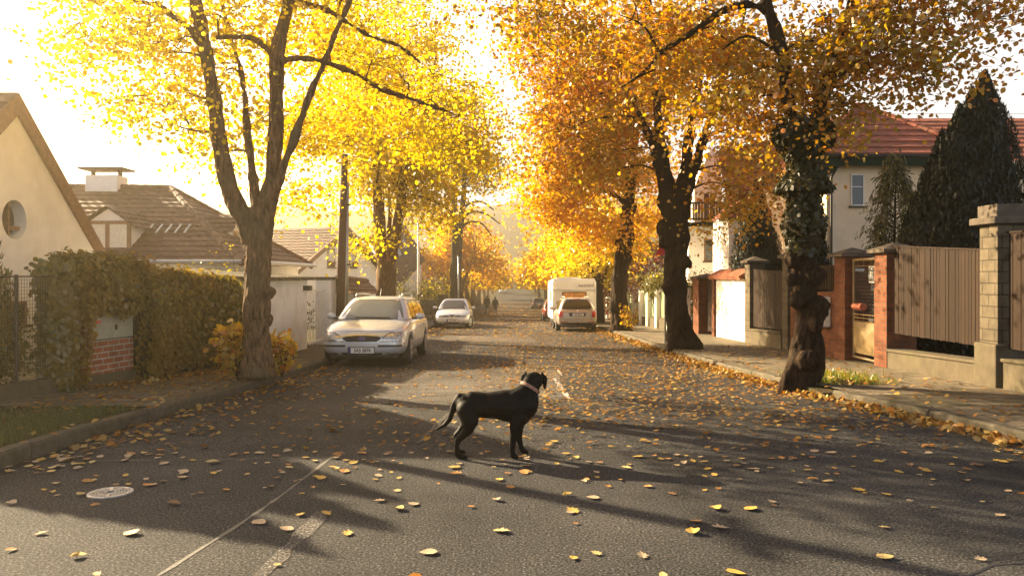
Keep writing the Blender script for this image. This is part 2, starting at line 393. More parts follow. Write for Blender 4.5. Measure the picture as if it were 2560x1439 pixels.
sheet('road', M['asphalt'], lambda y: XL(y) - .02 if y < 400 else -4, lambda y: XR(y) + .02, -12, 420, 0, 1.0, nx=3)
def FLx(y): return -6.6 + (min(y, 15.5) - 8) * .17
def FRx(y): return 6.82
KH = .13
sheet('pavement_left', M['slabs'], lambda y: FLx(y) - .2, lambda y: XL(y) - .13, 9.3, 120, KH, 1.5)
sheet('pavement_right', M['slabs'], lambda y: XR(y) + .13, lambda y: 7.4, -6, 120, KH, 1.5)
sheet('verge', M['earth'], lambda y: -14, lambda y: XL(y) - .13, -6, 9.3, KH - .02, 1.1, nx=8)
def kerb(name, fx, s, y0, y1, gaps=()):
    mb = MB(); y = y0; i = 0
    while y < y1:
        ln = 1.0 if y < 45 else 12.0
        if not any(a < y + ln/2 < b for a, b in gaps):
            ya, yb = y + .004, min(y + ln - .004, y1)
            dz = random.uniform(-.008, .008); dx = random.uniform(-.01, .01)
            za, zb = zr(ya), zr(yb); xa, xb = fx(ya) + dx, fx(yb) + dx
            w_ = .14 * s
            ring = lambda x, y_, z: [(x, y_, z - .1), (x, y_, z + KH - .02 + dz), (x + .02*s, y_, z + KH + .004 + dz), (x + w_, y_, z + KH + .004 + dz), (x + w_, y_, z - .1)]
            A, B = ring(xa, ya, za), ring(xb, yb, zb); n = 5
            mb.add(A + B, [tuple(range(5)), tuple(range(9, 4, -1))] + [(k, k + n, (k+1) % n + n, (k+1) % n) for k in range(n)])
        y += ln; i += 1
    return struct(obj(name, mb, M['kerb']))
kerb('kerb_left', XL, -1, -4, 120)
kerb('kerb_right', XR, 1, -3, 120, gaps=((11.4, 12.5),))

def G(px, py, lift=0):
    "point on the road at a photo pixel"
    Y = 8.0
    for _ in range(30): Y = F * (CAMZ - zr(Y)) / (py - HZ)
    return ((px - VPX) / F * Y, Y, zr(Y) + lift)
def strip(name, pts, width, mat, lift=.004, wob=.25, seed=1):
    rg = random.Random(seed); P3 = []
    for a, b in zip(pts[:-1], pts[1:]):
        A, B = Vector(G(*a)), Vector(G(*b)); n = max(2, int((B - A).length / .12))
        P3 += [A.lerp(B, i / n) for i in range(n)]
    P3.append(Vector(G(*pts[-1])))
    mb = MB()
    for i, p in enumerate(P3):
        d = P3[min(i+1, len(P3)-1)] - P3[max(i-1, 0)]; d.z = 0; d.normalize(); nrm = Vector((-d.y, d.x, 0))
        wd = width * (1 + rg.uniform(-wob, wob)) / 2; c = p + nrm * rg.uniform(-.1, .1) * width
        for s in (-1, 1): q = c + nrm * wd * s; mb.v.append((q.x, q.y, zr(q.y) + lift))
    mb.f = [(2*i, 2*i+1, 2*i+3, 2*i+2) for i in range(len(P3) - 1)]
    return struct(obj(name, mb, mat, recalc=False))
def patch_road(name, pts, mat, lift=.004):
    P3 = [Vector(G(*p)) for p in pts]; c = sum(P3, Vector()) / len(P3); mb = MB()
    n = len(P3); m = 8
    for i in range(n):
        a, b = P3[i], P3[(i+1) % n]
        for k in range(m):
            p = a.lerp(b, k/m); o_ = random.uniform(-.05, .05); mb.v.append((p.x + o_, p.y + o_, zr(p.y) + lift))
    mb.f = [tuple(range(n*m))]
    return struct(obj(name, mb, mat, recalc=False))
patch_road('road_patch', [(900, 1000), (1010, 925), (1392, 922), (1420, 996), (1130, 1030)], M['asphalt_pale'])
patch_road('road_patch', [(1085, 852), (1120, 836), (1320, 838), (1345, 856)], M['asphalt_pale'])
strip('road_seam', [(395, 1439), (500, 1372), (610, 1303), (700, 1240), (830, 1142)], .026, M['sealant'], .0025, .5, 1)
strip('road_seam', [(236, 1151), (560, 1149), (828, 1141)], .014, M['sealant'], .004, .5, 2)
strip('road_seam', [(650, 1439), (740, 1350), (815, 1275)], .1, M['asphalt_pale'], .0025, .35, 3)
strip('road_seam', [(1045, 1108), (1090, 1065), (1122, 1032)], .05, M['asphalt_pale'], .0065, .4, 4)
strip('road_seam', [(1395, 925), (1404, 938)], .05, M['old_paint'], .0065, .5, 5)
strip('road_seam', [(1384, 945), (1400, 965), (1421, 996)], .06, M['old_paint'], .0065, .6, 6)
strip('road_seam', [(2420, 1439), (2480, 1412), (2560, 1408)], .02, M['ink'], .0025, .5, 7)
strip('road_seam', [(1060, 872), (1240, 866), (1330, 872)], .05, M['sealant'], .012, .5, 8)

mb = MB(); mb.box(XR(12) - .03, XR(12) + .75, 11.0, 12.0, zr(12) - .2, zr(12) + KH - .008); struct(obj('tree_pit', mb, M['earth']))
# manhole cover: frame ring, lid with raised ridges, lifting slot
mc = G(276, 1232); t_ = thing('manhole_cover', 'small round cast iron cover with ribs set in the dark asphalt', 'manhole cover', mc)
mb = MB(); mb.lathe([(.155, -.03), (.157, .008), (.15, .011), (.132, .011), (.13, .004)], c=mc, n=48); obj('frame', mb, M['metal_iron'], t_, smooth=False)
mb = MB(); mb.lathe([(.128, -.03), (.128, .0055)], c=mc, n=48); lid = obj('lid', mb, M['black'], t_)
mb = MB()
for r in (.12, .1, .08, .06):
    for k in range(20):
        a = 2*math.pi*k/20
        if min(abs((a - q + math.pi) % (2*math.pi) - math.pi) for q in (1.3, 1.95, 4.4, 5.0)) < .2: continue
        a0, a1 = a - .12, a + .12
        pl = [(mc[0] + rr*math.cos(x), mc[1] + rr*math.sin(x), mc[2] + .005) for rr, x in ((r-.006, a0), (r-.006, a1), (r+.006, a1), (r+.006, a0))]
        mb.extrude(pl, (0, 0, .006))
for a in (1.3, 1.62, 1.95, 4.4, 4.7, 5.0):
    mb.obox((mc[0] + .088*math.cos(a), mc[1] + .088*math.sin(a), mc[2] + .008), (.075, .024, .006), rot=a)
obj('ridges', mb, M['metal_iron'], lid)
mb = MB(); mb.lathe([(.042, .004), (.042, .012), (.03, .012), (.03, .004)], c=mc, n=24); obj('lifting_ring', mb, M['metal_iron'], lid)

# far hill beyond the end of the street
mb = MB(); nx, ny = 60, 12
hx = np.linspace(-420, 420, nx)
ridge = 42 + 4*np.sin(hx/95 + 1) + 2.5*np.sin(hx/37) + 1.5*np.sin(hx/13)
for j in range(ny):
    for i in range(nx):
        f_ = math.sin(min(1, j/(ny-2)) * math.pi/2); yy = 425 + 5*j
        mb.v.append((hx[i], yy, -6 + (ridge[i] + 6) * f_ ** 1.4 + rng.normal() * 1.2))
for j in range(ny-1):
    for i in range(nx-1): mb.f.append((j*nx+i, j*nx+i+1, (j+1)*nx+i+1, (j+1)*nx+i))
M['hill'] = plain('hill_woods', (.09, .075, .04), .95, namt=.5, nscale=.06, dirt=((.16, .13, .1), .03, .7))
struct(obj('hills', mb, M['hill'], recalc=False, smooth=True))

# ------------------------------------------------------------------ leaves
HEX = np.array([(-.55, 0, 0), (-.28, .40, .09), (.12, .44, .12), (.62, 0, .03), (.12, -.44, .12), (-.28, -.40, .09)])
KITE = np.array([(-.5, 0, 0), (.02, .42, .1), (.6, 0, .02), (.02, -.42, .1)])
def leaves_mesh(name, C, Nn, S, shape=HEX, mat=None, axis=None, curl=0, seed=0):
    rg = np.random.default_rng(seed); n = len(C); k = len(shape)
    Nn = Nn / np.linalg.norm(Nn, axis=1)[:, None]
    A = rg.normal(size=(n, 3)) if axis is None else axis + rg.normal(size=(n, 3)) * .25
    A -= Nn * (A * Nn).sum(1)[:, None]; A /= np.linalg.norm(A, axis=1)[:, None]
    B = np.cross(Nn, A)
    sh = shape[None] * S[:, None, None]
    if curl: sh = sh * np.stack([np.ones(n), rg.uniform(.6, 1.1, n), rg.uniform(-1, 1, n) * curl * 6], 1)[:, None, :]
    V = C[:, None] + sh[..., :1] * A[:, None] + sh[..., 1:2] * B[:, None] + sh[..., 2:] * Nn[:, None]
    me = bpy.data.meshes.new(name)
    me.vertices.add(n*k); me.loops.add(n*k); me.polygons.add(n)
    me.vertices.foreach_set('co', V.astype(np.float32).ravel())
    me.loops.foreach_set('vertex_index', np.arange(n*k, dtype=np.int32))
    me.polygons.foreach_set('loop_start', np.arange(0, n*k, k, dtype=np.int32))
    me.polygons.foreach_set('loop_total', np.full(n, k, dtype=np.int32))
    me.update(calc_edges=True)
    if mat: me.materials.append(mat)
    return me
M['leaf_yellow'] = leafmat('leaf_yellow', [(.72,.5,.02), (.78,.6,.035), (.66,.42,.02), (.6,.5,.03)], .62, ((.42,.42,.03), 1.1, .5))
M['leaf_gold'] = leafmat('leaf_gold', [(.72,.42,.025), (.66,.33,.02), (.75,.5,.03), (.5,.38,.025)], .6, ((.6,.25,.02), .8, .6))
M['leaf_orange'] = leafmat('leaf_orange', [(.62,.25,.015), (.52,.17,.01), (.68,.35,.02), (.4,.135,.01), (.4,.28,.025)], .58, ((.45,.33,.03), .7, .75))
M['leaf_russet'] = leafmat('leaf_russet', [(.58,.235,.018), (.5,.165,.012), (.45,.24,.022), (.62,.31,.022), (.3,.19,.02)], .56, ((.24,.22,.03), .7, .7))
M['leaf_olive'] = leafmat('leaf_olive', [(.32,.25,.025), (.25,.22,.025), (.42,.3,.03), (.18,.16,.02)], .5)
M['leaf_red'] = leafmat('leaf_red', [(.3,.07,.025), (.22,.05,.02), (.35,.13,.04), (.18,.09,.03)], .45)
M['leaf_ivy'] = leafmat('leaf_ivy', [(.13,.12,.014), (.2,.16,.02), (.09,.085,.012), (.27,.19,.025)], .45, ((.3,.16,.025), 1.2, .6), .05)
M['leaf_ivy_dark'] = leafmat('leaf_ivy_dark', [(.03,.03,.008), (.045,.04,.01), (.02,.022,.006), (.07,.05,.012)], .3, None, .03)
M['leaf_thuja'] = leafmat('leaf_thuja', [(.008,.013,.005), (.012,.017,.006), (.016,.017,.006)], .25, None, .03)
M['leaf_green'] = leafmat('leaf_green', [(.12,.14,.025), (.18,.18,.03), (.09,.11,.02), (.25,.2,.03)], .5)
M['leaf_fallen'] = leafmat('leaf_fallen', [(.40,.26,.07), (.33,.18,.05), (.45,.32,.12), (.24,.12,.035), (.36,.15,.03), (.17,.09,.035)], .22, None, .015)

# fallen leaves: the nearest few hundred are things, the rest one carpet
def ground_z(x, y):
    z = zr(y)
    if x > XR(y) + .13: return z + KH + .006
    if x < XL(y) - .13: return z + KH + .006
    if x > XR(y) or x < XL(y): return z + KH + .012
    return z + .014
pts = []
def spread(n, xf, y0, y1, pw=1.0, maxtilt=.2, size=(.045, .085)):
    for _ in range(n):
        y = y0 + (y1 - y0) * rng.random() ** pw; x = xf(y); pts.append((x, y, maxtilt, rng.uniform(*size)))
spread(150, lambda y: rng.uniform(-4.2, 4.9), 4.1, 7.5, 1.0, .2, (.04, .1))
spread(420, lambda y: rng.uniform(-4, 4.2), 7, 13)
spread(330, lambda y: 4.3 - 6.5 * rng.random() ** 1.3, 6.2, 11, .8, .3, (.035, .08))
spread(200, lambda y: rng.uniform(-4.0, 4.4), 5.6, 9, 1.0, .3, (.03, .07))
spread(1300, lambda y: rng.uniform(-.6, 4.2), 8.5, 17, 1.0, .25, (.035, .075))
spread(2700, lambda y: 4.0 - 4.8 * rng.random() ** 1.25, 11, 34, 1.0, .25, (.03, .065))
spread(900, lambda y: rng.uniform(-4, .5), 12, 34)
spread(2600, lambda y: 4.1 - 4.2 * rng.random() ** 1.1, 9.0, 24, .95, .35, (.028, .065))
spread(1500, lambda y: rng.uniform(-3.9, 4.0), 14, 30, 1.0, .3, (.035, .07))
spread(3200, lambda y: rng.uniform(-4, 4), 30, 75, 1.0, .2, (.09, .15))
spread(1800, lambda y: rng.uniform(-4, 4), 70, 130, 1.0, .2, (.16, .26))
spread(2600, lambda y: XR(y) - abs(rng.normal()) * .2, 5, 24, 1.0, .9)
spread(900, lambda y: XR(y) - abs(rng.normal()) * .34, 24, 60, 1.0, .8, (.09, .14))
spread(420, lambda y: XL(y) + abs(rng.normal()) * .5, 6.5, 15, 1.0, .4)
spread(700, lambda y: XL(y) + abs(rng.normal()) * .5, 15, 60, 1.0, .5, (.08, .13))
spread(700, lambda y: rng.uniform(XR(y) + .1, 6.7), 4.5, 22, .9, .3)
spread(420, lambda y: rng.uniform(-5.8, XL(y)), 9, 15, 1.0, .4)
spread(700, lambda y: FLx(y) + abs(rng.normal()) * .3, 11, 15.3, 1.0, .7)
spread(60, lambda y: rng.uniform(-6, XL(y)), 6.5, 9.3, 1.0, .4)
spread(260, lambda y: 4.75 + abs(rng.normal()) * .35, 11.6, 13.4, 1.0, .7)
pts = [p for p in pts if not (abs(p[0] + 3.1) < .9 and 16.5 < p[1] < 21)]
pts.sort(key=lambda p: p[1])
def seen(p):
    z = ground_z(p[0], p[1]); px = VPX + p[0] / p[1] * F; py = HZ + (CAMZ - z) / p[1] * F
    return 5 < px < 2555 and py < 1436
near = [p for p in pts if seen(p)][:300]; ns = set(id(p) for p in near); far = [p for p in pts if id(p) not in ns]
far_a = np.array([(p[0], p[1], ground_z(p[0], p[1]) + (rng.random() * .05 if p[2] > .5 else rng.random() * .008), p[2], p[3]) for p in far])
nn = rng.normal(size=(len(far_a), 3)) * far_a[:, 3:4] * .7 + np.array([0, 0, 1]); nn[:, 2] = np.abs(nn[:, 2])
me = leaves_mesh('fallen_leaves', far_a[:, :3] + np.array([0,0,.004]), nn, far_a[:, 4], HEX, M['leaf_fallen'], curl=.22, seed=3)
stuff(meshobj('fallen_leaves', me))
# six leaf shapes in five colours
LOBES = [(-.62,0), (-.5,.06), (-.42,.3), (-.22,.24), (-.12,.5), (.06,.3), (.3,.34), (.28,.16), (.62,0), (.28,-.16), (.3,-.34), (.06,-.3), (-.12,-.5), (-.22,-.24), (-.42,-.3), (-.5,-.06)]
ROUND = [(-.66,0), (-.52,.03), (-.48,.2), (-.34,.38), (-.1,.45), (.15,.4), (.38,.22), (.6,0), (.38,-.22), (.15,-.4), (-.1,-.45), (-.34,-.38), (-.48,-.2), (-.52,-.03)]
FCOL = {'pale yellow': (.56,.41,.15), 'golden yellow': (.52,.32,.05), 'orange': (.42,.19,.04), 'brown': (.24,.12,.045), 'buff': (.44,.32,.19)}
LM = {}
for ci, (cn, cv) in enumerate(FCOL.items()):
    mt = plain('fallen_leaf_' + cn.replace(' ', '_'), cv, .7, namt=.3, nscale=30, bscale=60, bstr=.3)
    for si in range(3):
        base = LOBES if si == 0 else ROUND; k = [.16, .10, .5][si]; rg = random.Random(ci*7 + si)
        vs = [(x*(1+rg.uniform(-.08,.08)), y*(1 + rg.uniform(-.1,.1)), 0) for x, y in base]; mid = [(x, 0) for x in (-.4, -.1, .2)]
        vs = [(x, y, k * (y*y*1.6 + .35*x*x) + .03) for x, y, _ in vs] + [(x, 0, k*.35*x*x) for x, _ in mid]
        n = len(base); fs = []
        up = list(range(0, n//2 + 1)); dn = [0] + list(range(n-1, n//2 - 1, -1)); spine = [0, n, n+1, n+2, n//2]
        for edge, flip in ((up, 1), (dn, 0)):
            f_ = edge + spine[-2:0:-1]; fs.append(tuple(f_ if flip else f_[::-1]))
        me = mkmesh('fallen_leaf', vs, fs); me.materials.append(mt); LM[cn, si] = me
dogx, dogy = 0, 7.1
for i, p in enumerate(near):
    cn = random.choice(['pale yellow', 'golden yellow', 'golden yellow', 'orange', 'brown', 'buff', 'buff']); si = random.choice([0, 0, 1, 1, 2])
    o = meshobj('fallen_leaf', LM[cn, si]); z = ground_z(p[0], p[1])
    o.location = (p[0], p[1], z - .004); o.rotation_euler = (random.uniform(-.15, .15), random.uniform(-.15, .15), random.uniform(0, 6.28)); o.scale = (p[3]*1.02,)*3
    x, y = p[0], p[1]
    if x > XR(y): where = 'on the pavement slabs before the plank fence'
    elif x > XR(y) - .45: where = 'against the kerb below the plank fence'
    elif x < XL(y): where = 'on the mossy verge behind the kerb'
    elif x < XL(y) + .6: where = 'beside the kerb of the mossy verge'
    elif math.hypot(x + 2.98, y - 5.9) < 1.0: where = 'close to the round manhole cover'
    elif abs(x) < .75 and abs(y - 7.1) < .6: where = 'beside the paws of the black dog'
    elif .3 < x < 2.3 and y > 6.1 and y < 7.3: where = 'near the shadow of the dog'
    elif x < -.9 and y > 6.6: where = 'on shaded asphalt behind the thin road seam'
    elif x < -1.0: where = 'on asphalt near the pale tar seams'
    elif y > 7.3: where = 'on the road farther off than the dog'
    else: where = 'on open asphalt nearer than the dog'
    tag(o, f"{['lobed', 'round', 'curled'][si]} {cn} fallen leaf {where}", 'leaf', 'fallen leaves on the near street')
# moss and grass on the verge, tuft round the tree foot
def grass(name, n, xf, y0, y1, h, mat):
    C = []; 
    for _ in range(n):
        y = rng.uniform(y0, y1); x = xf(y); C.append((x, y, ground_z(x, y) - .01))
    C = np.array(C); k = len(C); H = rng.uniform(*h, k)
    nn = rng.normal(size=(k, 3)); nn[:, 2] *= .15
    ax = rng.normal(size=(k, 3)) * .45 + np.array([0, 0, 1.0])
    bl = np.array([(0, -.06, 0), (.6, -.045, .05), (1, 0, .16), (.6, .045, .05), (0, .06, 0)])
    return leaves_mesh(name, C, nn, H, bl, mat, axis=ax, seed=5)
M['moss'] = leafmat('moss_blades', [(.07,.085,.012), (.1,.11,.018), (.13,.12,.025)], .3)
stuff(meshobj('grass', grass('grass', 15000, lambda y: XL(y) - .16 - abs(rng.normal()) * .55 - .2 * rng.random() if rng.random() < .75 else rng.uniform(-7.5, XL(y) - .2), 5.5, 9.25, (.02, .06), M['moss'])))
# ------------------------------------------------------------------ trees
def smooth_path(pts, n):
    "Catmull-Rom through control points (x, y, z, r)"
    p = [np.array(q, float) for q in pts]; p = [2*p[0] - p[1]] + p + [2*p[-1] - p[-2]]; out = []
    for i in range(1, len(p) - 2):
        for k in range(n):
            t = k / n
            out.append(.5 * ((2*p[i]) + (-p[i-1] + p[i+1])*t + (2*p[i-1] - 5*p[i] + 4*p[i+1] - p[i+2])*t*t + (-p[i-1] + 3*p[i] - 3*p[i+1] + p[i+2])*t**3))
    out.append(p[-2]); return out
def build_tree(name, label, cat, base, stems, crown, nclump, leaves_per, lsize, lmat, bark, group=None, seed=1, burls=(), spread=(.5, .5, .3), twig=True, jit=.12, branch_r=.035, thin=.0, limit_attach=None, minz=None, rough=0):
    """stems: lists of (x, y, z, r) in world space; crown: ellipsoids (centre, radii, weight)"""
    rg = np.random.default_rng(seed)
    t = thing(name, label, cat, base, group)
    tr = MB(); S = []
    for i, st in enumerate(stems):
        path = smooth_path(st, 7)
        tr.tube([p[:3] for p in path], [max(.008, p[3]) for p in path], n=14 if i == 0 else 10, jit=jit, seed=seed + i)
        S += [np.array(p) for p in path]
    for (c, r) in burls:
        m = MB(); m.ball((0, 0, 0), r, nu=16, nv=11); rr = random.Random(seed + int(c[2]*100))
        ph = [rr.uniform(0, 6) for _ in range(4)]
        tr.add([(c[0] + v[0]*(1 + .16*math.sin(v[2]/r*4 + ph[0]) + .1*math.sin(v[1]/r*7 + ph[1])), c[1] + v[1]*(1 + .15*math.sin(v[0]/r*5 + ph[2])), c[2] + v[2]*(1.15 + .14*math.sin(v[0]/r*6 + ph[3]))) for v in m.v], m.f)
    S = np.array(S)
    W = np.array([e[2] if len(e) > 2 else e[1][0]*e[1][1]*e[1][2] for e in crown], float); W /= W.sum()
    cl = []
    tries = 0
    while len(cl) < nclump and tries < nclump * 30:
        tries += 1
        c, r = crown[rg.choice(len(crown), p=W)][:2]
        d = rg.normal(size=3); d /= np.linalg.norm(d); d *= rg.random() ** .42
        p = np.array(c) + d * np.array(r)
        if minz is not None and p[2] < minz: continue
        if cl and np.min(np.linalg.norm(np.array(cl) - p, axis=1)) < thin: continue
        cl.append(p)
    br = MB(); C = []; NN = []
    SA = S if limit_attach is None else S[S[:, 2] > limit_attach]
    nodes = [np.array([*q[:3], q[3]]) for q in SA]
    order = sorted(range(len(cl)), key=lambda i: np.min(np.linalg.norm(SA[:, :3] - cl[i], axis=1)))
    for i in order:
        p = cl[i]; A = np.array(nodes)
        dv = p - A[:, :3]; dist = np.linalg.norm(dv, axis=1)
        cost = dist + np.maximum(0, -dv[:, 2]) * 1.2 + np.where(A[:, 3] < .012, .4, 0)
        j = int(np.argmin(cost)); a = A[j]; ln = dist[j]
        r0 = min(a[3] * .6, .01 + branch_r * ln / 2.5 + .004); r0 = max(r0, .006)
        mid = (a[:3] + p) / 2 + rg.normal(size=3) * ln * .09 + np.array([0, 0, .12 * ln])
        pa = smooth_path([(*a[:3], r0), (*mid, r0 * .65), (*p, max(.004, r0 * .3))], 4)
        br.tube([q[:3] for q in pa], [q[3] for q in pa], n=6, cap=False)
        for q in pa[3:]: nodes.append(np.array([*q[:3], q[3]]))
        ends = [p]
        if twig:
            for _ in range(5):
                e = p + rg.normal(size=3) * np.array(spread) * 1.0; st = pa[-3][:3]
                br.tube([st, (st + e) / 2 + rg.normal(size=3) * .05, e], [.0055, .004, .0025], n=4, cap=False); ends.append(e)
        k = max(4, int(leaves_per * rg.uniform(.5, 1.5)))
        cen = np.array(ends)[rg.integers(len(ends), size=k)]
        q = cen + rg.normal(size=(k, 3)) * np.array(spread) * .55
        q[:, 2] -= .12 * np.abs(rg.normal(size=k)) * spread[2] / .3
        C.append(q); nv = rg.normal(size=(k, 3)) * .75 + np.array([0, -.1, .55]); NN.append(nv)
    C = np.vstack(C); NN = np.vstack(NN)
    if minz is not None: ok = C[:, 2] > minz - .3; C, NN = C[ok], NN[ok]
    trunk = obj('trunk', tr, bark, t, smooth=True, recalc=True)
    if rough:
        m = trunk.modifiers.new('r', 'REMESH'); m.mode = 'VOXEL'; m.voxel_size = rough; m2 = trunk.modifiers.new('s', 'SMOOTH'); m2.iterations = 5; bake(trunk)
        from mathutils import noise as mnoise
        me_ = trunk.data; nv_ = [v.normal.copy() for v in me_.vertices]; sd_ = Vector((seed*3.1, seed*1.7, 0))
        for v, nn_ in zip(me_.vertices, nv_):
            q = v.co; a1 = mnoise.fractal(Vector((q.x*9, q.y*9, q.z*2.2)) + sd_, 1.0, 2.2, 4); a2 = mnoise.noise(Vector((q.x*3.2, q.y*3.2, q.z*2.6)) + sd_); a3 = abs(mnoise.noise(Vector((q.x*20, q.y*20, q.z*3.5)) + sd_))
            v.co = q + nn_ * (rough * (1.0*a1 + 2.2*max(0, a2) - 1.1*a3))
        me_.shade_smooth(); me_.materials.clear(); me_.materials.append(bark)
    obj('branches', br, bark, trunk, smooth=True, recalc=False)
    b = np.array(base)
    me = leaves_mesh('crown', C - b, NN, lsize * rg.uniform(.5, 1.25, len(C)), HEX if lsize < .13 else KITE, lmat, seed=seed)
    meshobj('crown', me, t)
    return t
def st(Y, *pp, dy=0):
    "stem from pixel points (px, py, radius[, extra depth])"
    return [(*P(q[0], q[1], Y + (q[3] if len(q) > 3 else 0)), q[2]) for q in pp]
def el(px, py, Y, rx, ry, rz, w=None):
    e = (P(px, py, Y), (rx, ry, rz))
    return e + (w,) if w else e

# near left tree
Y = 12.4
bz = zr(Y) + KH
build_tree('maple_tree', 'tall yellow tree with forked pale trunk on the pavement beside the ivy hedge', 'tree', (P(645, 925, Y)[0], Y, bz),
  [st(Y, (645, 940, .30), (645, 905, .245), (643, 850, .21), (640, 760, .20), (645, 680, .195), (646, 610, .20), (648, 560, .185), (655, 520, .16)),
   st(Y, (640, 620, .16), (615, 555, .16), (585, 500, .15), (560, 420, .135), (545, 330, .125), (530, 220, .115), (515, 130, .105), (490, 0, .09), (470, -150, .07), (440, -350, .04, .3)),
   st(Y, (655, 600, .15), (670, 500, .14), (683, 430, .125), (690, 330, .115), (690, 200, .11), (697, 120, .105), (720, 0, .09), (740, -160, .07), (730, -380, .04, -.3)),
   st(Y, (648, 570, .09), (636, 470, .075, .1), (624, 380, .06, .25), (612, 250, .05, .4), (600, 170, .045, .5), (570, 70, .035, .6), (545, -40, .025, .6)),
   st(Y, (665, 570, .09), (690, 480, .075, -.1), (722, 380, .065, -.2), (762, 270, .055, -.3), (800, 180, .048, -.35), (845, 70, .04, -.4), (890, -40, .03, -.4)),
   st(Y, (508, 112, .06), (470, 70, .055, -.1), (430, 40, .05, -.2), (395, 15, .045, -.3), (310, -5, .035, -.5), (200, -60, .02, -.7)),
   st(Y, (540, 95, .04), (590, 92, .045, .1), (640, 100, .045, .1), (684, 140, .05)),
   st(Y, (692, 160, .06), (725, 148, .055), (790, 150, .05, .2), (880, 180, .045, .5), (960, 225, .04, .9), (1060, 258, .03, 1.3), (1150, 290, .02, 1.7)),
   st(Y, (722, 10, .05), (770, 10, .045, .2), (830, 32, .04, .5), (920, 88, .035, .9), (1000, 118, .028, 1.2), (1090, 190, .018, 1.5))],
  [el(300, 60, 12, 1.1, 1.5, .75, 1.3), el(470, 130, 12.6, 1.1, 1.5, 1.0, 2.2), el(560, 300, 12.8, .85, 1.2, .6, .9), el(330, 270, 12.2, .8, 1.0, .3, .35), el(590, 40, 13, 1.3, 1.6, .9, 2.0), el(790, -130, 13, 2.2, 2, 1.3, 3.2),
   el(870, 100, 13.8, 1.3, 1.5, .8, 2.0), el(820, 300, 15, 1.1, 1.3, .9, 2.2), el(1010, 230, 15, 1.4, 1.5, .8, 2.0), el(1040, 340, 16, 1.1, 1.2, .6, 1.2), el(745, 500, 14.5, .42, .5, .45, .5), el(700, 330, 14, .8, 1, .8, 1.3),
   el(150, 30, 11.6, .9, .8, .4, .5), el(450, -180, 12.5, 2.4, 2.2, 1.3, 3), el(620, -480, 12.5, 3, 2.8, 1.5, 4), el(920, -340, 13.5, 2, 2, 1.2, 2)],
  300, 118, .072, M['leaf_yellow'], M['bark_pale'], seed=11, spread=(.36, .36, .22), thin=.26,
  rough=.021,
  burls=((P(672, 730, 12.3), .1), (P(668, 800, 12.35), .09)))

# near right tree, ivy on the trunk
Y = 11.9
tA = build_tree('linden_tree', 'dark gnarled orange tree with burls growing at the gap in the kerb before gate 37', 'tree', (P(2005, 960, Y)[0], Y, zr(Y)),
  [st(Y, (1995, 985, 0.302), (1998, 955, 0.257), (2002, 905, 0.204), (2010, 850, 0.167), (2018, 790, 0.163), (2012, 720, 0.167), (2012, 640, 0.167), (2008, 560, 0.182), (2008, 480, 0.196), (2010, 410, 0.204), (2010, 360, 0.182), (2012, 315, 0.136)),
   st(Y, (2000, 380, 0.129), (1985, 320, 0.106), (1968, 250, 0.095), (1958, 150, 0.091), (1938, 70, 0.091), (1915, 0, 0.083), (1890, -150, 0.060), (1860, -350, 0.031)),
   st(Y, (2018, 380, 0.129), (2045, 290, 0.106, .1), (2075, 190, 0.091, .2), (2112, 70, 0.076, .3), (2140, -40, 0.064, .4), (2180, -250, 0.038, .5)),
   st(Y, (1935, 45, 0.060), (1895, 18, 0.057), (1845, 14, 0.053, .1), (1790, 38, 0.050, .2), (1715, 92, 0.045, .4), (1655, 128, 0.041, .6), (1625, 165, 0.034, .7), (1560, 215, 0.023, .9), (1480, 240, 0.013, 1.1)),
   st(Y, (2120, 60, 0.038), (2200, 40, 0.034, -.1), (2290, 60, 0.026, -.3), (2380, 90, 0.019, -.5), (2440, 100, 0.009, -.6)),
   st(Y, (2085, 190, 0.038), (2180, 160, 0.031, -.1), (2270, 175, 0.023, -.2), (2340, 215, 0.012, -.3)),
   st(Y, (2010, 985, 0.091, -.1), (2045, 930, 0.091, -.15), (2050, 870, 0.060, -.1), (2035, 800, 0.076)), st(Y, (1955, 985, 0.076, -.1), (1975, 930, 0.083, -.1), (1995, 860, 0.068))],
  [el(1500, 40, 13.2, 1.4, 1.5, .8, 2.0), el(1740, 110, 13, 1.3, 1.5, .9, 2.2), el(1900, 270, 12.6, 1.0, 1.2, .6, 1.5), el(2070, 120, 12.2, .8, 1.3, .8, 1.6), el(2060, 280, 12, .6, .8, .4, .9), el(1310, 70, 14, .8, 1.2, .65, .8),
   el(2260, 20, 11.3, 1.2, 1.2, .42, 1.5), el(2330, 130, 11.3, .7, .8, .25, .75), el(2300, 200, 11.2, .35, .6, .2, .3), el(2480, -10, 10.8, .8, .8, .3, .6), el(1900, -260, 12.4, 3, 2.4, 1.2, 4), el(2250, -260, 11.6, 2, 1.8, .9, 2), el(1950, -560, 12, 2.6, 2.4, 1.2, 3), el(1500, -220, 13, 2, 2, 1, 2.4)],
  250, 150, .074, M['leaf_russet'], M['bark'], seed=23, spread=(.36, .38, .22), thin=.24,
  rough=.02,
  burls=((P(2040, 690, 11.7), .13), (P(2050, 768, 11.7), .15), (P(2042, 812, 11.7), .1), (P(1982, 650, 11.8), .12), (P(1994, 750, 11.68), .12), (P(1978, 700, 11.8), .09), (P(2020, 900, 11.66), .13), (P(2030, 600, 11.72), .12)))
C = []; NN = []
for _ in range(5200):    # ivy round the upper trunk
    py = rng.choice([rng.uniform(320, 480), rng.uniform(300, 640)]); a = rng.uniform(0, 6.28); wv = .3 + .1*math.sin(py/24) if py < 480 else .255 + .04*math.sin(py/17)
    c = P(2010, py, Y); r_ = wv * rng.uniform(.9, 1.15); C.append((c[0] + r_*math.cos(a), c[1] + r_*math.sin(a), c[2])); NN.append((math.cos(a), math.sin(a), .5))
